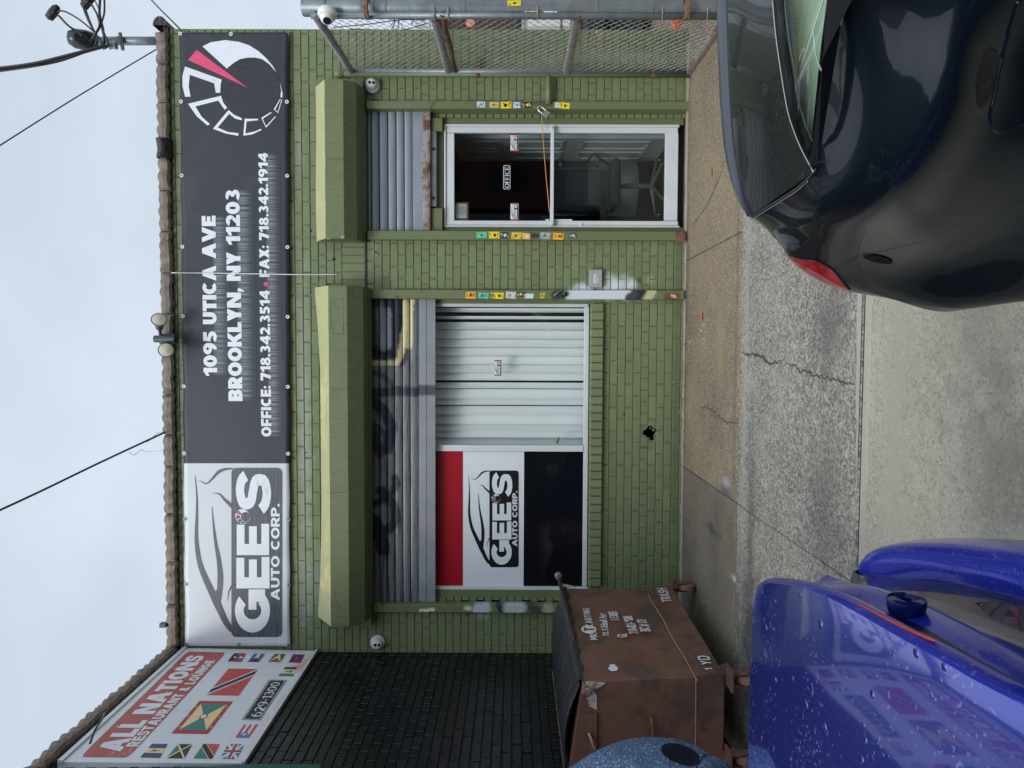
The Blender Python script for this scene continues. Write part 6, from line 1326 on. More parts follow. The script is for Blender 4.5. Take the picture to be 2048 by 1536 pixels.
def carpaint(name, col, metal, rough, coat=1, speck=.0, speckcol=(.5,.5,.5), drops=False, ior_=1.42, crough=.03):
    m = mat(name, col, rough, metal=metal, var=.03, vscale=3, coat=coat); m.node_tree.nodes['Principled BSDF'].inputs['Coat Roughness'].default_value = crough
    t = m.node_tree; n = t.nodes; l = t.links; b = n['Principled BSDF']; cur = b.inputs['Base Color'].links[0].from_socket; g = n.new('ShaderNodeNewGeometry')
    b.inputs['Coat IOR'].default_value = ior_; b.inputs['Specular IOR Level'].default_value = .15
    v = n.new('ShaderNodeTexNoise'); v.inputs['Scale'].default_value = 140; v.inputs['Detail'].default_value = 2; l.new(g.outputs['Position'], v.inputs['Vector'])
    v2 = n.new('ShaderNodeTexNoise'); v2.inputs['Scale'].default_value = 9; v2.inputs['Detail'].default_value = 4; l.new(g.outputs['Position'], v2.inputs['Vector'])
    ml = n.new('ShaderNodeMath'); ml.operation = 'MULTIPLY_ADD'; l.new(v2.outputs[0], ml.inputs[0]); ml.inputs[1].default_value = .35; l.new(v.outputs[0], ml.inputs[2])
    q = n.new('ShaderNodeMapRange'); q.inputs[1].default_value = .81; q.inputs[2].default_value = .89; q.inputs[4].default_value = speck; l.new(ml.outputs[0], q.inputs[0])
    x = n.new('ShaderNodeMix'); x.data_type = 'RGBA'; l.new(cur, x.inputs[6]); x.inputs[7].default_value = (*speckcol, 1); l.new(q.outputs[0], x.inputs[0]); l.new(x.outputs[2], b.inputs['Base Color'])
    iv = n.new('ShaderNodeMath'); iv.operation = 'MULTIPLY_ADD'; l.new(q.outputs[0], iv.inputs[0]); iv.inputs[1].default_value = -1; iv.inputs[2].default_value = coat; l.new(iv.outputs[0], b.inputs['Coat Weight'])
    ms_ = n.new('ShaderNodeMath'); ms_.operation = 'MULTIPLY_ADD'; l.new(q.outputs[0], ms_.inputs[0]); ms_.inputs[1].default_value = -metal; ms_.inputs[2].default_value = metal; l.new(ms_.outputs[0], b.inputs['Metallic'])
    if drops:
        vo = n.new('ShaderNodeTexVoronoi'); vo.inputs['Scale'].default_value = 34; vo.inputs['Randomness'].default_value = 1; l.new(g.outputs['Position'], vo.inputs['Vector'])
        v3 = n.new('ShaderNodeTexNoise'); v3.inputs['Scale'].default_value = 16; l.new(g.outputs['Position'], v3.inputs['Vector'])
        a = n.new('ShaderNodeMapRange'); a.inputs[1].default_value = .47; a.inputs[2].default_value = .66; a.inputs[3].default_value = .0; a.inputs[4].default_value = .27; l.new(v3.outputs[0], a.inputs[0])
        sb = n.new('ShaderNodeMath'); sb.operation = 'SUBTRACT'; l.new(a.outputs[0], sb.inputs[0]); l.new(vo.outputs['Distance'], sb.inputs[1])
        cl_ = n.new('ShaderNodeMapRange'); cl_.inputs[1].default_value = 0; cl_.inputs[2].default_value = .2; l.new(sb.outputs[0], cl_.inputs[0])
        bp = n.new('ShaderNodeBump'); bp.inputs['Strength'].default_value = .8; bp.inputs['Distance'].default_value = .006; l.new(cl_.outputs[0], bp.inputs['Height'])
        l.new(bp.outputs[0], b.inputs['Coat Normal']); l.new(bp.outputs[0], b.inputs['Normal'])
    return m
m_blue = carpaint('cobalt_blue_car_paint', (.052,.072,.50), .8, .11, 1, .42, (.35,.38,.45), True, 1.85)
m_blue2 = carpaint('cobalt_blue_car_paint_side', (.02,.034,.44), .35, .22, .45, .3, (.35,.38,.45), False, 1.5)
m_blk = carpaint('black_car_paint', (.0025,.0055,.009), .0, .35, .9, .03, (.25,.27,.28), False, 1.4, .05)
m_blklid = carpaint('black_dusty_car_lid', (.004,.0065,.0075), .0, .25, .5, .12, (.28,.30,.32))
m_lip = mat('spoiler_sky_sheen', (.055,.062,.078), .35, metal=.3, var=.05, coat=.2)  # grey-blue tone holds the sky's reflection on the lip
m_tail = mat('red_tail_light', (.36,.010,.016), .12, coat=1, var=.25, vscale=22)
m_tail2 = mat('pink_tail_light_edge', (.42,.11,.12), .3, coat=1)
# ================================================================ blue car, seen at its rear corner
zb = 1.0
blue = thing('parked_car', (-2.3, .6, 0), 'cobalt blue car at the lower left with rain drops on its flat trunk lid', 'car')
def near_ext(c, dx=.0, n=3):      # carry a curve on behind the camera
    p, q_ = c[-1], c[-2]; r = list(c)
    d = (p-q_).normalized(); y = p.y
    for k in range(n): r.append(Vector((p.x + dx*(k+1), y - (y+.3)*(k+1)/n, p.z)))
    return r
E0 = near_ext([PZ(*a, zb) for a in ((1507,1195),(1511,1176),(1525,1167),(1560,1168),(1609,1177),(1665,1199),(1730,1235),(1792,1271),(1865,1311),(1938,1354),(2000,1387),(2048,1411))])
PRE = lambda z, y0: [Vector((-4.3, y0-.25, z)), Vector((-3.9, y0-.05, z)), Vector((-2.4, y0+.02, z)), Vector((-1.0, y0, z))]
far_top = [PZ(1495,1536,zb), PZ(1498,1400,zb), PZ(1501,1290,zb), PZ(1504,1225,zb)]
curvs = []
edge = PRE(zb, far_top[0].y) + far_top + E0
curvs.append([p + Vector((0,0,.000)) for p in edge])
curvs.append([p + Vector((.010 if i > 8 else .004, .006 if i < 9 else 0, -.012)) for i, p in enumerate(edge)])
curvs.append([p + Vector((.002 if i > 8 else 0, .012 if i < 9 else 0, -.035)) for i, p in enumerate(edge)])
E2 = PRE(.94, 1.42) + [Vector((-.55,1.41,.94))] + near_ext([PZ(1600,1170,.94), PZ(1640,1176,.94), PZ(1690,1197,.945), PZ(1771,1221,.945), PZ(1857,1260,.945), PZ(1930,1303,.945), PZ(2002,1343,.945), PZ(2048,1368,.945)])
E3 = PRE(.86, 1.45) + [Vector((-.6,1.43,.86))] + near_ext([PZ(1640,1155,.86), PZ(1680,1160,.86), PZ(1721,1171,.86), PZ(1784,1192,.86), PZ(1844,1213,.86), PZ(1940,1251,.86), PZ(2044,1311,.86)])
E3b = [p + Vector((-.030 if i > 5 else 0, -.004, -.012)) for i, p in enumerate(E3)]
E5 = PRE(.71, 1.52) + [Vector((-.62,1.52,.71))] + near_ext([PZ(1700,1149,.72), PZ(1745,1151,.715), PZ(1784,1153,.71), PZ(1867,1158,.70), PZ(1950,1176,.70), PZ(2044,1201,.70)])
E6 = PRE(.69, 1.56) + [Vector((-.62,1.58,.69))] + near_ext([PZ(1716,1139,.70), PZ(1729,1113,.70), PZ(1752,1097,.695), PZ(1794,1088,.69), PZ(1857,1089,.69), PZ(1940,1097,.69), PZ(2044,1115,.69)])
E7 = [p + Vector((.012 if i > 5 else 0, .008 if i < 8 else 0, -.10)) for i, p in enumerate(E6)]
E8 = [p + Vector((-.01 if i > 5 else 0, -.0, -.30)) for i, p in enumerate(E6)]
E9 = [p + Vector((-.09 if i > 5 else 0, -.06, -.48)) for i, p in enumerate(E6)]
NU = 150
def rs(c): return cat_rom(c, NU)
mb = MB(); rows = [rs(c) for c in curvs] ; mb.grid(rows, flip=True); lidrim = mb
# trunk lid top: rows run inward from the rim
mb = MB(); rim = rs(edge); k0 = min(range(NU), key=lambda i: abs(rim[i].x+1.05) + (0 if rim[i].y > 1 else 9)); rr_ = rim[k0:]
cen = Vector((-1.15, .55, zb+.0))
rows = []
for p in rr_:
    r = []
    for j in range(22):
        t = j/21; t2 = t**2.4
        q_ = Vector((p.x*(1-t2)+(-1.15)*t2, p.y*(1-t2*.0) if False else p.y, zb))
        q_ = Vector((p.x*(1-t2)+(-1.15)*t2, p.y*(1-t2)+min(p.y, .95)*t2, zb))
        dx = abs(q_.x-p.x)+abs(q_.y-p.y); q_.z = zb + .0012*(1-math.exp(-dx/.012)) + .011*math.sin(min(1, dx/.8)*math.pi/2); r.append(q_)
    rows.append(r)
mb.grid(rows); mb.build('trunk_lid', m_blue, blue, smooth=True, fix=False)
lidrim.build('lid_rim', m_blue2, blue, smooth=True)
mb = MB(); mb.grid([rs(c) for c in ([p + Vector((-.006,-.0,-.030)) for p in edge], E2)], flip=True); mb.build('lid_recess', mat('dark_blue_gap', (.003,.004,.03), .4, coat=.15, spec=.15), blue, smooth=True)
mb = MB(); g_ = loft([E2, [a.lerp(b,.5)+Vector((.012,0,0)) for a, b in zip(cat_rom(E2,20), cat_rom(E3,20))], E3], NU, 8); mb.grid(g_, flip=True); mb.build('rear_panel', m_blue2, blue, smooth=True)
mb = MB(); g_ = loft([E3, E3b, [a.lerp(b,.5)+Vector((-.018,0,0)) for a, b in zip(cat_rom(E3b,20), cat_rom(E5,20))], E5], NU, 12); mb.grid(g_, flip=True); mb.build('plate_recess', carpaint('dark_reflecting_recess', (.008,.010,.05), .0, .2, 1, 0, ior_=1.9), blue, smooth=True)
mb = MB(); g_ = loft([E5, [a.lerp(b,.45)+Vector((0,0,.014)) for a, b in zip(cat_rom(E5,20), cat_rom(E6,20))], E6, E7, E8, E9], NU, 26); mb.grid(g_, flip=True); bbv = bvh_of(mb); mb.build('bumper', m_blue2, blue, smooth=True)
s = MB(); pts = [PZ(x, y, .985) + Vector((.006,0,0)) for x, y in ((1664,1196),(1730,1229),(1800,1266),(1850,1290),(1873,1300))]; s.tube([p_+Vector((.006,-.004,.004)) for p_ in cat_rom(pts, 24)], [.0012]+[.0024]*22+[.0012], 6); s.build('brake_light', mat('red_brake_strip', (.30,.03,.025), .4, coat=.3), blue, smooth=True)
c = PZ(1812, 1228, .935) + Vector((.016,0,0)); ax = Vector((1,-.05,.06)).normalized(); s = MB(); s.lathe(c-ax*.018, ax, [(.018,-.02),(.021,0),(.024,.012),(.0245,.020),(.024,.023),(.0228,.0232),(.0222,.021),(.008,.0205),(.0065,.022),(.006,.014),(0,.014)], 30); autosmooth(s.build('lock_cap', carpaint('dark_blue_cap', (.006,.010,.09), 0, .2, .8), blue), 50)
m_bint = mat('car_tyre', (.012,.012,.012), .8)
for wx, wy in ((-1.15,1.42),(-3.55,1.42),(-1.15,-.1),(-3.55,-.1)):
    s = MB(); s.lathe((wx,wy,.31), (0,1 if wy > 0 else -1,0), [(0,-.12),(.30,-.12),(.31,-.1),(.31,.06),(.29,.08),(.20,.085),(.19,.05),(.06,.06),(0,.06)], 26); s.build('wheel', m_bint, blue, smooth=True)
mb = MB(); mb.add([(-4.25,1.35,1.0),(-3.9,1.42,.98),(-2.9,1.38,1.02),(-2.75,1.2,1.36),(-1.75,1.2,1.38),(-1.15,1.32,1.02)]+[(-4.25,-.2,1.0),(-3.9,-.25,.98),(-2.9,-.2,1.02),(-2.75,0,1.36),(-1.75,0,1.38),(-1.15,-.15,1.02)], [(i,i+1,i+7,i+6) for i in range(5)]+[(0,1,2,3,4,5),(11,10,9,8,7,6)]); mb.build('cabin', m_blackgl, blue)
mb = MB(); mb.box((-4.2,-.25,.22),(-.55,1.34,.97)); mb.build('inner_body', m_black, blue)

# ================================================================ black car, seen at its rear corner
blk = thing('parked_car', (1.2, .4, 0), 'black car at the lower right with red tail light and pale green rear window', 'car')
zk = .95
REAR = lambda z, o=0: [Vector((2.22, -2.2, z)), Vector((2.24, -.6, z)), Vector((2.24, .9, z)), Vector((2.22, 1.6, z)), Vector((2.12, 1.93+o, z)), Vector((1.95, 2.0+o, z)), Vector((1.5, 1.96+o, z)), Vector((1.0, 1.84+o, z))]
EXT = lambda z, x=.0: [Vector((.50+x, .62, z)), Vector((.60+x, .25, z)), Vector((.66+x, -.6, z)), Vector((.68+x, -2.2, z))]
K1 = REAR(zk) + [PZ(*a, zk) for a in ((1437,0),(1439,120),(1443,220),(1449,290),(1458,340),(1470,380),(1484,412),(1498,430),(1508,434),(1560,402),(1600,372),(1622,352),(1634,338))] + [PZ(1642,300,.955), PZ(1652,225,.965), PZ(1662,160,.98), PZ(1680,60,1.005), PZ(1693,0,1.02)] + [Vector((.60,.70,1.04)), Vector((.70,.3,1.05)), Vector((.74,-.6,1.05)), Vector((.76,-2.2,1.03))]
K2 = REAR(.90,.03) + [Vector((.60,1.69,.90)), PZ(1500,400,.91)+Vector((0,.03,0)), PZ(1530,455,.905), PZ(1548,462,.90), PZ(1640,432,.905), PZ(1720,330,.915), PZ(1790,150,.93), PZ(1830,0,.945)] + EXT(.95,.07)
K3 = REAR(.83,.05) + [Vector((.60,1.72,.85)), Vector((.34,1.66,.85)), PZ(1572,507,.86), PZ(1600,508,.852), PZ(1680,468,.845), PZ(1790,390,.845), PZ(1900,200,.86), PZ(1960,0,.88)] + EXT(.88,.02)
K4 = REAR(.70,.08) + [Vector((.60,1.76,.70)), Vector((.30,1.73,.72)), PZ(1652,568,.745), PZ(1690,562,.725), PZ(1770,515,.705), PZ(1870,440,.705), PZ(2000,250,.74), PZ(2060,90,.76)] + EXT(.74,.0)
K5 = REAR(.55,.10) + [Vector((.60,1.80,.58)), Vector((.28,1.77,.60)), PZ(1765,598,.615), PZ(1800,588,.60), PZ(1890,530,.565), PZ(2048,420,.56)] + EXT(.58,-.01)
K6 = REAR(.40,.10) + [Vector((.60,1.80,.42)), Vector((.26,1.77,.45)), PZ(1900,619,.47), PZ(1960,612,.44), PZ(2060,585,.40)] + EXT(.42,-.02)
K7 = REAR(.22,.0) + [Vector((.60,1.66,.25)), Vector((.30,1.6,.24)), Vector((.14,1.45,.24)), Vector((.2,1.15,.24))] + EXT(.24,-.03)
mb = MB(); g_ = loft([K1,K2,K3,K4,K5,K6,K7], 300, 60); mb.grid(g_); bbk = bvh_of(mb); mb.build('body_side', m_blk, blk, smooth=True)
# trunk lid
FARX = lambda y, z: [Vector((2.10, y, z)), Vector((1.6, y-.02, z))]
lr = FARX(1.93, zk+.004) + [PZ(*a, zk+.004) for a in ((1450,-200),(1452,0),(1455,110),(1460,220),(1466,290),(1476,350),(1488,400),(1503,431))]
lfr = FARX(1.46, zk+.006) + [PZ(*a, zk+.006) for a in ((1500,-200),(1545,0),(1551,66),(1559,125),(1575,220),(1590,268),(1606,305),(1627,344))]
mb = MB(); nn_ = 110; A = cat_rom(lr, nn_); B = cat_rom(lfr, nn_); rows = []
for j in range(24):
    t = j/23; rows.append([a.lerp(b, t) + Vector((0,0,.003*math.sin(math.pi*t)*min(1, (nn_-1-i)/8))) for i, (a, b) in enumerate(zip(A, B))])
mb.grid(rows, flip=True); mb.build('trunk_lid', m_blklid, blk, smooth=True)
lo = FARX(1.99, zk+.008) + [PZ(*a, zk+.008) for a in ((1432,-200),(1434.5,0),(1437,110),(1442,220),(1448,285),(1456.5,333),(1467,372),(1482,405),(1502,434))]
mb = MB(); nn_ = 140; A = cat_rom(lo, nn_); B = cat_rom(lr, nn_); rows = []
for t, dz in ((-.25,-.05),(-.08,-.012),(0,.000),(.2,.006),(.5,.009),(.8,.006),(.97,.001),(1.0,-.006)):
    rows.append([a.lerp(b, t)+Vector((0,0,dz)) for a, b in zip(A, B)])
mb.grid(rows, flip=True); mb.build('spoiler_lip', m_lip, blk, smooth=True)
def gapline(pts, z, w, m_, nm, r=.003): s = MB(); s.tube(cat_rom([PZ(a, b, z) for a, b in pts], 50), r, 6); return s.build(nm, m_, blk, smooth=True)
gapline([(1504,434),(1545,408),(1590,380),(1618,356),(1632,338)], zk+.005, .004, m_black, 'panel_gap', .0028)
gapline([(1507,437),(1548,411),(1592,383),(1616,362)], zk+.004, .004, m_chrome, 'panel_edge', .0009)
gapline([(1545,0),(1551,66),(1559,125),(1575,220),(1590,268),(1606,305),(1627,344)], zk+.010, .004, m_chrome, 'chrome_strip', .0011)
base = FARX(1.40, zk-.004) + [PZ(*a, zk-.004) for a in ((1515,-200),(1556,0),(1565,90),(1580,185),(1590,240),(1612,300),(1635,338))]
mb = MB(); A = cat_rom(lfr, 110); B = cat_rom(base, 110); mb.grid([[a+Vector((0,0,-.002)) for a in A], [a.lerp(b,.5)+Vector((0,0,-.003)) for a, b in zip(A,B)], B], flip=True); mb.build('window_seal', m_black, blk, smooth=True)
side = [PZ(1635,338,zk-.004), PZ(1652,225,.972), PZ(1672,100,1.0), PZ(1690,0,1.025), Vector((.56,.80,1.12)), Vector((.62,.62,1.24)), Vector((.68,.48,1.33))]
bs = cat_rom(base[::-1], 64); sd2 = cat_rom(side, 30); A0 = bs[0]
mb = MB(); GR = [[bs[i] + Vector(((sd2[j]-sd2[0]).x*(1-1.85*i/63.), (sd2[j]-sd2[0]).y, (sd2[j]-sd2[0]).z)) + Vector((0,0,.012*math.sin(math.pi*min(1,i/63.))*min(1,j/15))) for i in range(64)] for j in range(30)]; mb.grid(GR, flip=True)
m_cg = glass('green_car_glass', (.84,.92,.86), 1.28, 0, .04); mb.build('rear_window', m_cg, blk, smooth=True)
m_sheen = mat('pale_green_sheen', (.44,.55,.43), .7, var=.12, vscale=9, dirt=(.56,.68,.57), ds=4, dthr=.55, dirt2=(.34,.46,.35), d2s=60, d2thr=.60)
mb = MB(); sh_ = [(1500,-260),(1560,0),(1571,100),(1586,195),(1600,260),(1612,300),(1622,290),(1627,240),(1632,190),(1641,100),(1653,0),(1670,-260)]
tri_fill(mb, [PZ(a, b, .885) for a, b in sh_], 0); mb.build('sheen_panel', m_sheen, blk)  # pale green panel under the glass carries its reflection as colour
s = MB(); s.tube(cat_rom([PZ(1600,140,.89), PZ(1612,105,.895), PZ(1626,60,.90), PZ(1640,20,.90), PZ(1655,-30,.9)], 24), .0022, 6); s.tube(cat_rom([PZ(1626,60,.90), PZ(1632,110,.90), PZ(1645,145,.91), PZ(1661,168,.93)], 24), .0016, 6); s.build('cable', m_sw, blk, smooth=True)
mb = MB(); mb.add([PZ(1480,-500,.80), PZ(1640,345,.80), PZ(1720,200,.80), PZ(1740,-500,.80)], [(0,1,2,3)]); mb.build('dark_interior', m_black, blk)
# tail light on the corner
outer = cat_rom([PZ(1569,507,.864), PZ(1585,524,.84), PZ(1605,541,.81), PZ(1630,557,.775), PZ(1652,569,.745), PZ(1680,579,.71), PZ(1706,588,.675)], 26)
inn = [(1571,507),(1588,515),(1604,520),(1622,521),(1639,525),(1654,532),(1666,540),(1677,553),(1687,566),(1697,578),(1706,588)]
ip = cat_rom([Vector((a,b,0)) for a, b in inn], 26); rows = []
last = None
for i in range(26):
    r = []
    h_in = hit(bbk, ip[i].x, ip[i].y, .003) or outer[i]
    oxy = proj(outer[i])
    for j in range(7):
        t = j/6; xx = oxy[0]*(1-t)+ip[i].x*t; yy = oxy[1]*(1-t)+ip[i].y*t; h = hit(bbk, xx, yy-.4, .004)
        r.append(h if h and j > 0 and abs(h.y-h_in.y) < .35 else outer[i].lerp(h_in, t))
    rows.append(r)
mb = MB(); mb.grid(rows); k = 0
for i in range(25):
    for j in range(6): mb.m[k] = 1 if (j < 2) else 0; k += 1
mb.build('tail_light', [m_tail, m_tail2], blk, smooth=True)
s = MB(); s.tube([p for p in (hit(bbk, v.x, v.y, .002) for v in ip[1:-1]) if p], .0022, 5); s.build('lamp_edge', m_black, blk, smooth=True)
# dark line drawn for the edge of a reflection, tow eye dimple and the big ridge of the fuel flap
def onbody(pts, r, m_, nm, n=50, lift=0):
    c_ = cat_rom([Vector((a,b,0)) for a, b in pts], n); q_ = [hit(bbk, v.x, v.y, lift) for v in c_]; q_ = [p for p in q_ if p]
    s = MB(); s.tube(q_, r, 6); return s.build(nm, m_, blk, smooth=True)
onbody([(1667,542),(1690,528),(1720,512),(1760,503),(1800,494),(1850,482),(1900,465),(1950,448),(2047,408)], .0013, m_black, 'reflection_edge')
onbody([(2037,1),(2021,51),(2002,125),(1988,195),(1981,230),(1984,250),(1993,261),(2006,264),(2025,257),(2047,248)], .0038, m_blk, 'fuel_flap', 70, -.001)
mb = MB(); cpx = (1756,519); q_ = [hit(bbk, cpx[0]+31*math.cos(a)*math.cos(.22)-7*math.sin(a)*math.sin(.22), cpx[1]+31*math.cos(a)*math.sin(.22)+7*math.sin(a)*math.cos(.22), .006) for a in [i*.314 for i in range(20)]]
tri_fill(mb, [p for p in q_ if p], 0); mb.build('side_marker', mat('dark_marker_lens', (.003,.003,.004), .5, spec=.1), blk)
mb = MB(); tp2 = GR[-1]; mb.grid([[p + Vector((0, -dy, dz + .02*math.sin(math.pi*i/63.))) for i, p in enumerate(tp2)] for dy, dz in ((0,0),(.25,.045),(.7,.07),(1.2,.05),(1.5,.0))], flip=True); mb.build('roof', m_blk, blk, smooth=True)
mb = MB(); fr_ = [p + Vector((0,-1.5,0)) for p in tp2]; mb.grid([fr_, [Vector((p.x*1.02-.02, -1.75, 1.02)) for p in fr_]], flip=True); mb.build('windscreen', m_blackgl, blk)
mb = MB()
for e_, bx_ in ((0, .745), (-1, 2.23)):
    t_ = [sd2[k] if e_ == 0 else GR[k][-1] for k in (0, 8, 15, 22, 29)] + [tp2[e_] + Vector((0,-.7,.07)), fr_[e_], Vector((bx_, -1.75, 1.02))]; mb.grid([t_, [Vector((bx_ if p.y < .3 else (bx_ + (t_[0].x-bx_)*max(0,(p.y-.3)/(t_[0].y-.3))), p.y, .96 if k == 0 else 1.03)) for k, p in enumerate(t_)]])
mb.build('side_window', m_blackgl, blk)
mb = MB(); mb.grid([[Vector((x, y, z)) for x in (.76,1.1,1.5,1.9,2.22)] for y, z in ((-1.72,1.04),(-2.2,1.0),(-2.24,.9),(-2.24,.25))]); mb.build('bonnet', m_blk, blk, smooth=True)
mb = MB(); mb.box((.72,-2.2,.22),(2.1,1.0,.78)); mb.build('inner_body', m_black, blk)
for wx, wy in ((.58,.35),(.6,-1.9),(2.12,.35),(2.12,-1.9)):
    s = MB(); s.lathe((wx,wy,.30), (-1 if wx < 1 else 1,0,0), [(0,-.12),(.29,-.12),(.30,-.1),(.30,.06),(.28,.08),(.20,.085),(.19,.05),(.06,.06),(0,.06)], 26); s.build('wheel', m_bint, blk, smooth=True)

# ================================================================ person at the left edge: only the elbow of the jacket is in the picture
YPn = 1.95
per = thing('person', (P(1300,1800,YPn).x, YPn, 0), 'person in a blue heather fleece jacket with dark elbow patch standing beside the dumpster', 'person')
m_fl2 = mat('blue_heather_fleece', (.05,.09,.165), .95, var=.15, vscale=7, dirt=(.20,.31,.46), ds=170, dthr=.52, dw=.10, dirt2=(.035,.06,.115), d2s=210, d2thr=.54, bump=.7, bscale=260, bdist=.004)
m_skin = mat('skin', (.45,.27,.19), .55, var=.05); m_trs = mat('dark_trousers', (.02,.022,.03), .9, var=.1, vscale=40); m_hair = mat('dark_hair', (.02,.015,.012), .8); m_patch = mat('navy_elbow_patch', (.006,.010,.018), .8, spec=.2, var=.15, vscale=80, bump=.2, bscale=200)
el = P(1325, 1527, YPn); X0 = el.x - .31; 
def skinned(name, verts, edges, radii, m_, parent, lv=2):
    me = bpy.data.meshes.new(name); o0 = ORG[parent.name]; me.from_pydata([tuple(Vector(v)-o0) for v in verts], edges, []); me.materials.append(m_)
    o = bpy.data.objects.new(name, me); COL.objects.link(o)
    o.modifiers.new('skin', 'SKIN'); 
    if not me.skin_vertices: pass
    for i, r in enumerate(radii): me.skin_vertices[0].data[i].radius = (r, r) if not isinstance(r, tuple) else r
    me.skin_vertices[0].data[0].use_root = True
    m = o.modifiers.new('sub', 'SUBSURF'); m.levels = lv; m.render_levels = lv; o.modifiers['skin'].use_smooth_shade = True
    dg = bpy.context.evaluated_depsgraph_get(); me2 = bpy.data.meshes.new_from_object(o.evaluated_get(dg)); bpy.data.objects.remove(o)
    o2 = bpy.data.objects.new(name, me2); COL.objects.link(o2); o2.parent = parent; me2.name = name; return o2
yb = YPn + .0; sx_ = X0
hand = Vector((sx_+.16, yb-.20, .98))
V = [(sx_,yb,.93),(sx_,yb,1.12),(sx_,yb,1.32),(sx_,yb,1.46),(sx_,yb-.01,1.54),(sx_,yb-.02,1.64),(sx_,yb-.02,1.72),
     (sx_+.17,yb,1.42),tuple(P(1325,1570,YPn)),tuple(hand),(sx_-.17,yb,1.42),(sx_-.26,yb,1.12),(sx_-.24,yb-.08,.86),
     (sx_+.09,yb,.86),(sx_+.10,yb,.48),(sx_+.10,yb+.02,.09),(sx_+.11,yb-.14,.04),(sx_-.09,yb,.86),(sx_-.10,yb,.48),(sx_-.10,yb+.02,.09),(sx_-.11,yb-.14,.04)]
Ed = [(0,1),(1,2),(2,3),(3,4),(4,5),(5,6),(3,7),(7,8),(8,9),(3,10),(10,11),(11,12),(0,13),(13,14),(14,15),(15,16),(0,17),(17,18),(18,19),(19,20)]
Rd = [.14,.13,.15,.11,.055,.095,.07,.06,.042,.026,.06,.042,.026,.085,.06,.04,.035,.085,.06,.04,.035]
skinned('body', V, Ed, Rd, m_skin, per)
def hand_fingers(h, d, up, nm):
    d = Vector(d).normalized(); up = Vector(up).normalized(); s = MB()
    sd_ = d.cross(up); s.tube(cat_rom([h, h+d*.05, h+d*.09], 6), [.030,.040,.036,.036,.034,.030], 10)
    for k, ln in enumerate((.065,.075,.07,.055)):
        b = h + d*.085 + sd_*(k-1.5)*.018; s.tube(cat_rom([b, b+d*ln*.5-up*.008, b+d*ln*.85-up*.03], 6), [.009,.009,.0085,.008,.0075,.006], 7)
    b = h + d*.03 + sd_*.035; s.tube(cat_rom([b, b+d*.03+sd_*.018-up*.01, b+d*.055+sd_*.015-up*.02], 5), [.012,.011,.010,.009,.007], 7)
    return s.build(nm, m_skin, per, smooth=True, fix=True)
hand_fingers(hand, (-.8,-.2,.1), (0,-1,.2), 'hand'); hand_fingers(Vector(V[12]), (0,-.1,-1), (-1,0,0), 'hand')
skinned('jacket', [(sx_,yb,.92),(sx_,yb,1.12),(sx_,yb,1.32),(sx_,yb,1.45),(sx_,yb,1.52),(sx_-.17,yb,1.42),(sx_-.27,yb,1.12),(sx_-.245,yb-.08,.89),(sx_+.15,yb,1.42)], [(0,1),(1,2),(2,3),(3,4),(3,5),(5,6),(6,7),(3,8)], [.17,.165,.18,.13,.075,.08,.062,.045,.082], m_fl2, per)
skinned('trousers', [(sx_,yb,.95),(sx_+.09,yb,.86),(sx_+.10,yb,.48),(sx_+.10,yb+.02,.12),(sx_-.09,yb,.86),(sx_-.10,yb,.48),(sx_-.10,yb+.02,.12)], [(0,1),(1,2),(2,3),(0,4),(4,5),(5,6)], [.155,.105,.08,.065,.105,.08,.065], m_trs, per)
s = MB(); s.lathe((sx_,yb-.005,1.70), (0,.1,1), [(.100*math.cos(a),.115*math.sin(a)) for a in [math.pi*i/16 for i in range(-2, 9)]], 20); s.build('hair', m_hair, per, smooth=True, fix=True)
s = MB(); hc = Vector((sx_,yb-.02,1.665))
s.lathe(hc+Vector((0,-.088,-.012)), (0,-1,-.3), [(.014,0),(.011,.018),(0,.026)], 10); s.build('nose', m_skin, per, smooth=True)
for k in (-1,1):
    s = MB(); s.lathe(hc+Vector((k*.034,-.086,.012)), (0,-1,0), [(.010,0),(.007,.005),(0,.007)], 10); s.build('eye', m_white, per, smooth=True)
    s = MB(); s.lathe(hc+Vector((k*.092,.0,-.005)), (k,0,0), [(.026,0),(.022,.010),(0,.012)], 12); s.build('ear', m_skin, per, smooth=True)
s = MB(); s.tube(cat_rom([hc+Vector((-.024,-.080,-.055)), hc+Vector((0,-.088,-.057)), hc+Vector((.024,-.080,-.055))], 8), .005, 6); s.build('mouth', mat('lips', (.35,.13,.11), .5), per, smooth=True)
# right sleeve: a loose tube with folds, following the bent arm
cl_ = cat_rom([Vector((sx_+.12,yb,1.43)), Vector((sx_+.19,yb,1.34)), P(1168,1586,YPn), P(1226,1550,YPn), P(1300,1533,YPn), P(1364,1541,YPn), P(1402,1558,YPn-.02), P(1426,1584,YPn-.07), hand+Vector((.0,.02,.0))], 110)
mb = MB(); rows = []; nrm_ = []
for i, p in enumerate(cl_):
    t = (cl_[min(i+1,109)]-cl_[max(i-1,0)]).normalized(); a = Vector((0,1,0)); e1 = (a - t*a.dot(t)).normalized(); e2 = t.cross(e1); f_ = i/109
    r = .074 - .006*abs(f_-.55)*2 - .022*max(0, f_-.8)/.2
    if f_ < .15: r += .012
    row = []
    for k in range(56):
        an = 2*math.pi*k/56; dirv = e1*math.cos(an)+e2*math.sin(an)
        fold = .006*noise.noise(Vector((f_*14, math.cos(an)*1.5, math.sin(an)*1.5))) + (.008*math.sin(f_*75+2.5*math.cos(an))*max(0, (f_-.62))*3.2 if f_ > .62 else 0) - .006*max(0, 1-abs(math.sin(an*1.0+f_*9)*3))*max(0, 1-abs(f_-.45)*5)
        row.append(p + dirv*(r+fold))
    rows.append(row)
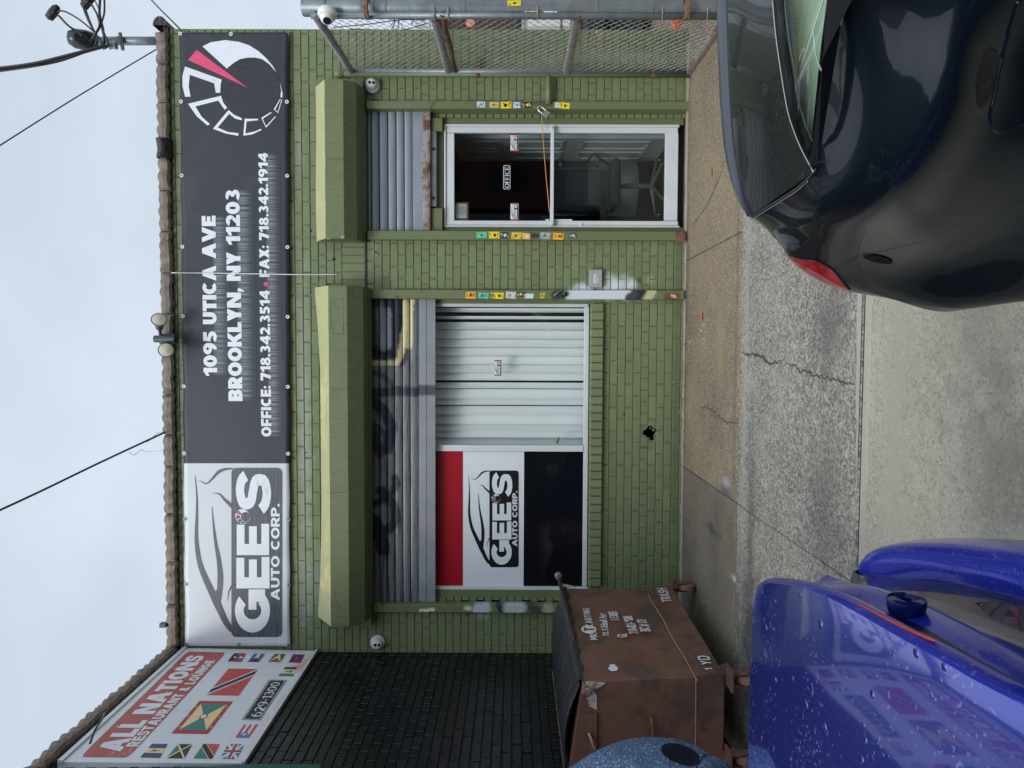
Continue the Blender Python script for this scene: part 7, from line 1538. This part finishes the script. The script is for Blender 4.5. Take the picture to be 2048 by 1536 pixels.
mb.grid(rows, closed=True); sleeve_mb = mb; mb.build('jacket_sleeve', m_fl2, per, smooth=True, fix=True)
sb = bvh_of(sleeve_mb); mb = MB(); rws = []
for i in range(9):
    r = i/8*1.0; row = []
    for k in range(28):
        a = 2*math.pi*k/28; dx, dy = 42*r*math.cos(a), 19*r*math.sin(a); x = 1362+dx*math.cos(.35)-dy*math.sin(.35); y = 1509+dx*math.sin(.35)+dy*math.cos(.35); h = hit(sb, x, y, .0025)
        row.append(h)
    rws.append(row)
vs = []; idx = {}
for i, r in enumerate(rws):
    for k, h in enumerate(r):
        if h: idx[(i,k)] = len(vs); vs.append(h)
fs = []
for i in range(8):
    for k in range(28):
        q_ = [(i,k),(i,(k+1)%28),(i+1,(k+1)%28),(i+1,k)]
        if all(c in idx for c in q_) and max((vs[idx[q_[a]]]-vs[idx[q_[b]]]).length for a, b in ((0,2),(1,3))) < .05: fs.append(tuple(idx[c] for c in q_))
if fs: mb.add(vs, fs); mb.build('elbow_patch', m_patch, per, smooth=True)

# the person taking the picture, standing between the cars (seen only as a dark reflection in the paint)
ph = thing('person', (.02,-.42,0), 'person in a dark coat standing between the two cars with both hands raised', 'person')
m_coat = mat('dark_coat', (.008,.010,.014), .9, var=.2, vscale=30)
a0 = (.02,-.42)
skinned('body', [(a0[0],a0[1],.95),(a0[0],a0[1],1.15),(a0[0],a0[1],1.36),(a0[0],a0[1],1.50),(a0[0],a0[1]+.01,1.56),(a0[0],a0[1]+.03,1.65),(a0[0],a0[1]+.02,1.74),
  (a0[0]+.18,a0[1],1.44),(a0[0]+.22,a0[1]+.08,1.18),(a0[0]+.09,a0[1]+.30,1.36),(a0[0]-.18,a0[1],1.44),(a0[0]-.22,a0[1]+.08,1.18),(a0[0]-.09,a0[1]+.30,1.36),
  (a0[0]+.09,a0[1],.88),(a0[0]+.1,a0[1],.48),(a0[0]+.1,a0[1]-.02,.09),(a0[0]+.11,a0[1]+.14,.04),(a0[0]-.09,a0[1],.88),(a0[0]-.1,a0[1],.48),(a0[0]-.1,a0[1]-.02,.09),(a0[0]-.11,a0[1]+.14,.04)],
  [(0,1),(1,2),(2,3),(3,4),(4,5),(5,6),(3,7),(7,8),(8,9),(3,10),(10,11),(11,12),(0,13),(13,14),(14,15),(15,16),(0,17),(17,18),(18,19),(19,20)], [.14,.13,.15,.11,.055,.095,.07,.06,.042,.026,.06,.042,.026,.085,.06,.04,.035,.085,.06,.04,.035], m_skin, ph)
skinned('coat', [(a0[0],a0[1],.80),(a0[0],a0[1],1.15),(a0[0],a0[1],1.36),(a0[0],a0[1],1.48),(a0[0]+.18,a0[1],1.44),(a0[0]+.225,a0[1]+.08,1.18),(a0[0]+.12,a0[1]+.26,1.33),(a0[0]-.18,a0[1],1.44),(a0[0]-.225,a0[1]+.08,1.18),(a0[0]-.12,a0[1]+.26,1.33)],
  [(0,1),(1,2),(2,3),(3,4),(4,5),(5,6),(3,7),(7,8),(8,9)], [.20,.18,.19,.13,.085,.065,.045,.085,.065,.045], m_coat, ph)
skinned('trousers', [(a0[0],a0[1],.95),(a0[0]+.09,a0[1],.86),(a0[0]+.10,a0[1],.48),(a0[0]+.10,a0[1]-.02,.12),(a0[0]-.09,a0[1],.86),(a0[0]-.10,a0[1],.48),(a0[0]-.10,a0[1]-.02,.12)], [(0,1),(1,2),(2,3),(0,4),(4,5),(5,6)], [.155,.105,.08,.065,.105,.08,.065], m_trs, ph)
s = MB(); s.lathe((a0[0],a0[1]+.01,1.73), (0,-.1,1), [(.100*math.cos(a),.115*math.sin(a)) for a in [math.pi*i/16 for i in range(-2, 9)]], 20); s.build('hair', m_hair, ph, smooth=True, fix=True)

# ================================================================ the far side of the street behind the camera (it shows in the glass and the car paint)
m_bk = [mat('red_brick_house', (.16,.07,.05), .85, var=.2, vscale=3), mat('tan_brick_house', (.24,.20,.15), .85, var=.2, vscale=3), mat('grey_render_house', (.20,.20,.20), .8, var=.1, vscale=2)]
for k, (x0, x1, h) in enumerate(((-22,-12.2,8.5),(-12,-4.2,7.2),(-4,5.8,9),(6,14,7.5),(14.2,24,8.8))):
    t = thing('row_house', ((x0+x1)/2, -18, 0), ['red brick row house across the street, farthest left','tan brick row house across the street, second from left','grey rendered row house across the street, in the middle','red brick row house across the street, second from right','tan brick row house across the street, farthest right'][k], 'building', 'row houses across the street')
    s = MB(); s.box((x0,-26,0),(x1,-18,h)); s.build('wall', m_bk[k%3], t)
    for i in range(int((x1-x0)/1.9)):
        for j in range(int(h/2.8)):
            s = MB(); a = x0+.7+i*1.9; s.box((a,-18.01,1+j*2.8),(a+1,-17.97,2.6+j*2.8)); s.build('window', m_blackgl, t)
    s = MB(); s.box((x0-.1,-26,h),(x1+.1,-17.7,h+.35)); s.build('cornice', m_bk[2], t)
SC.render.resolution_x = 1024; SC.render.resolution_y = 768
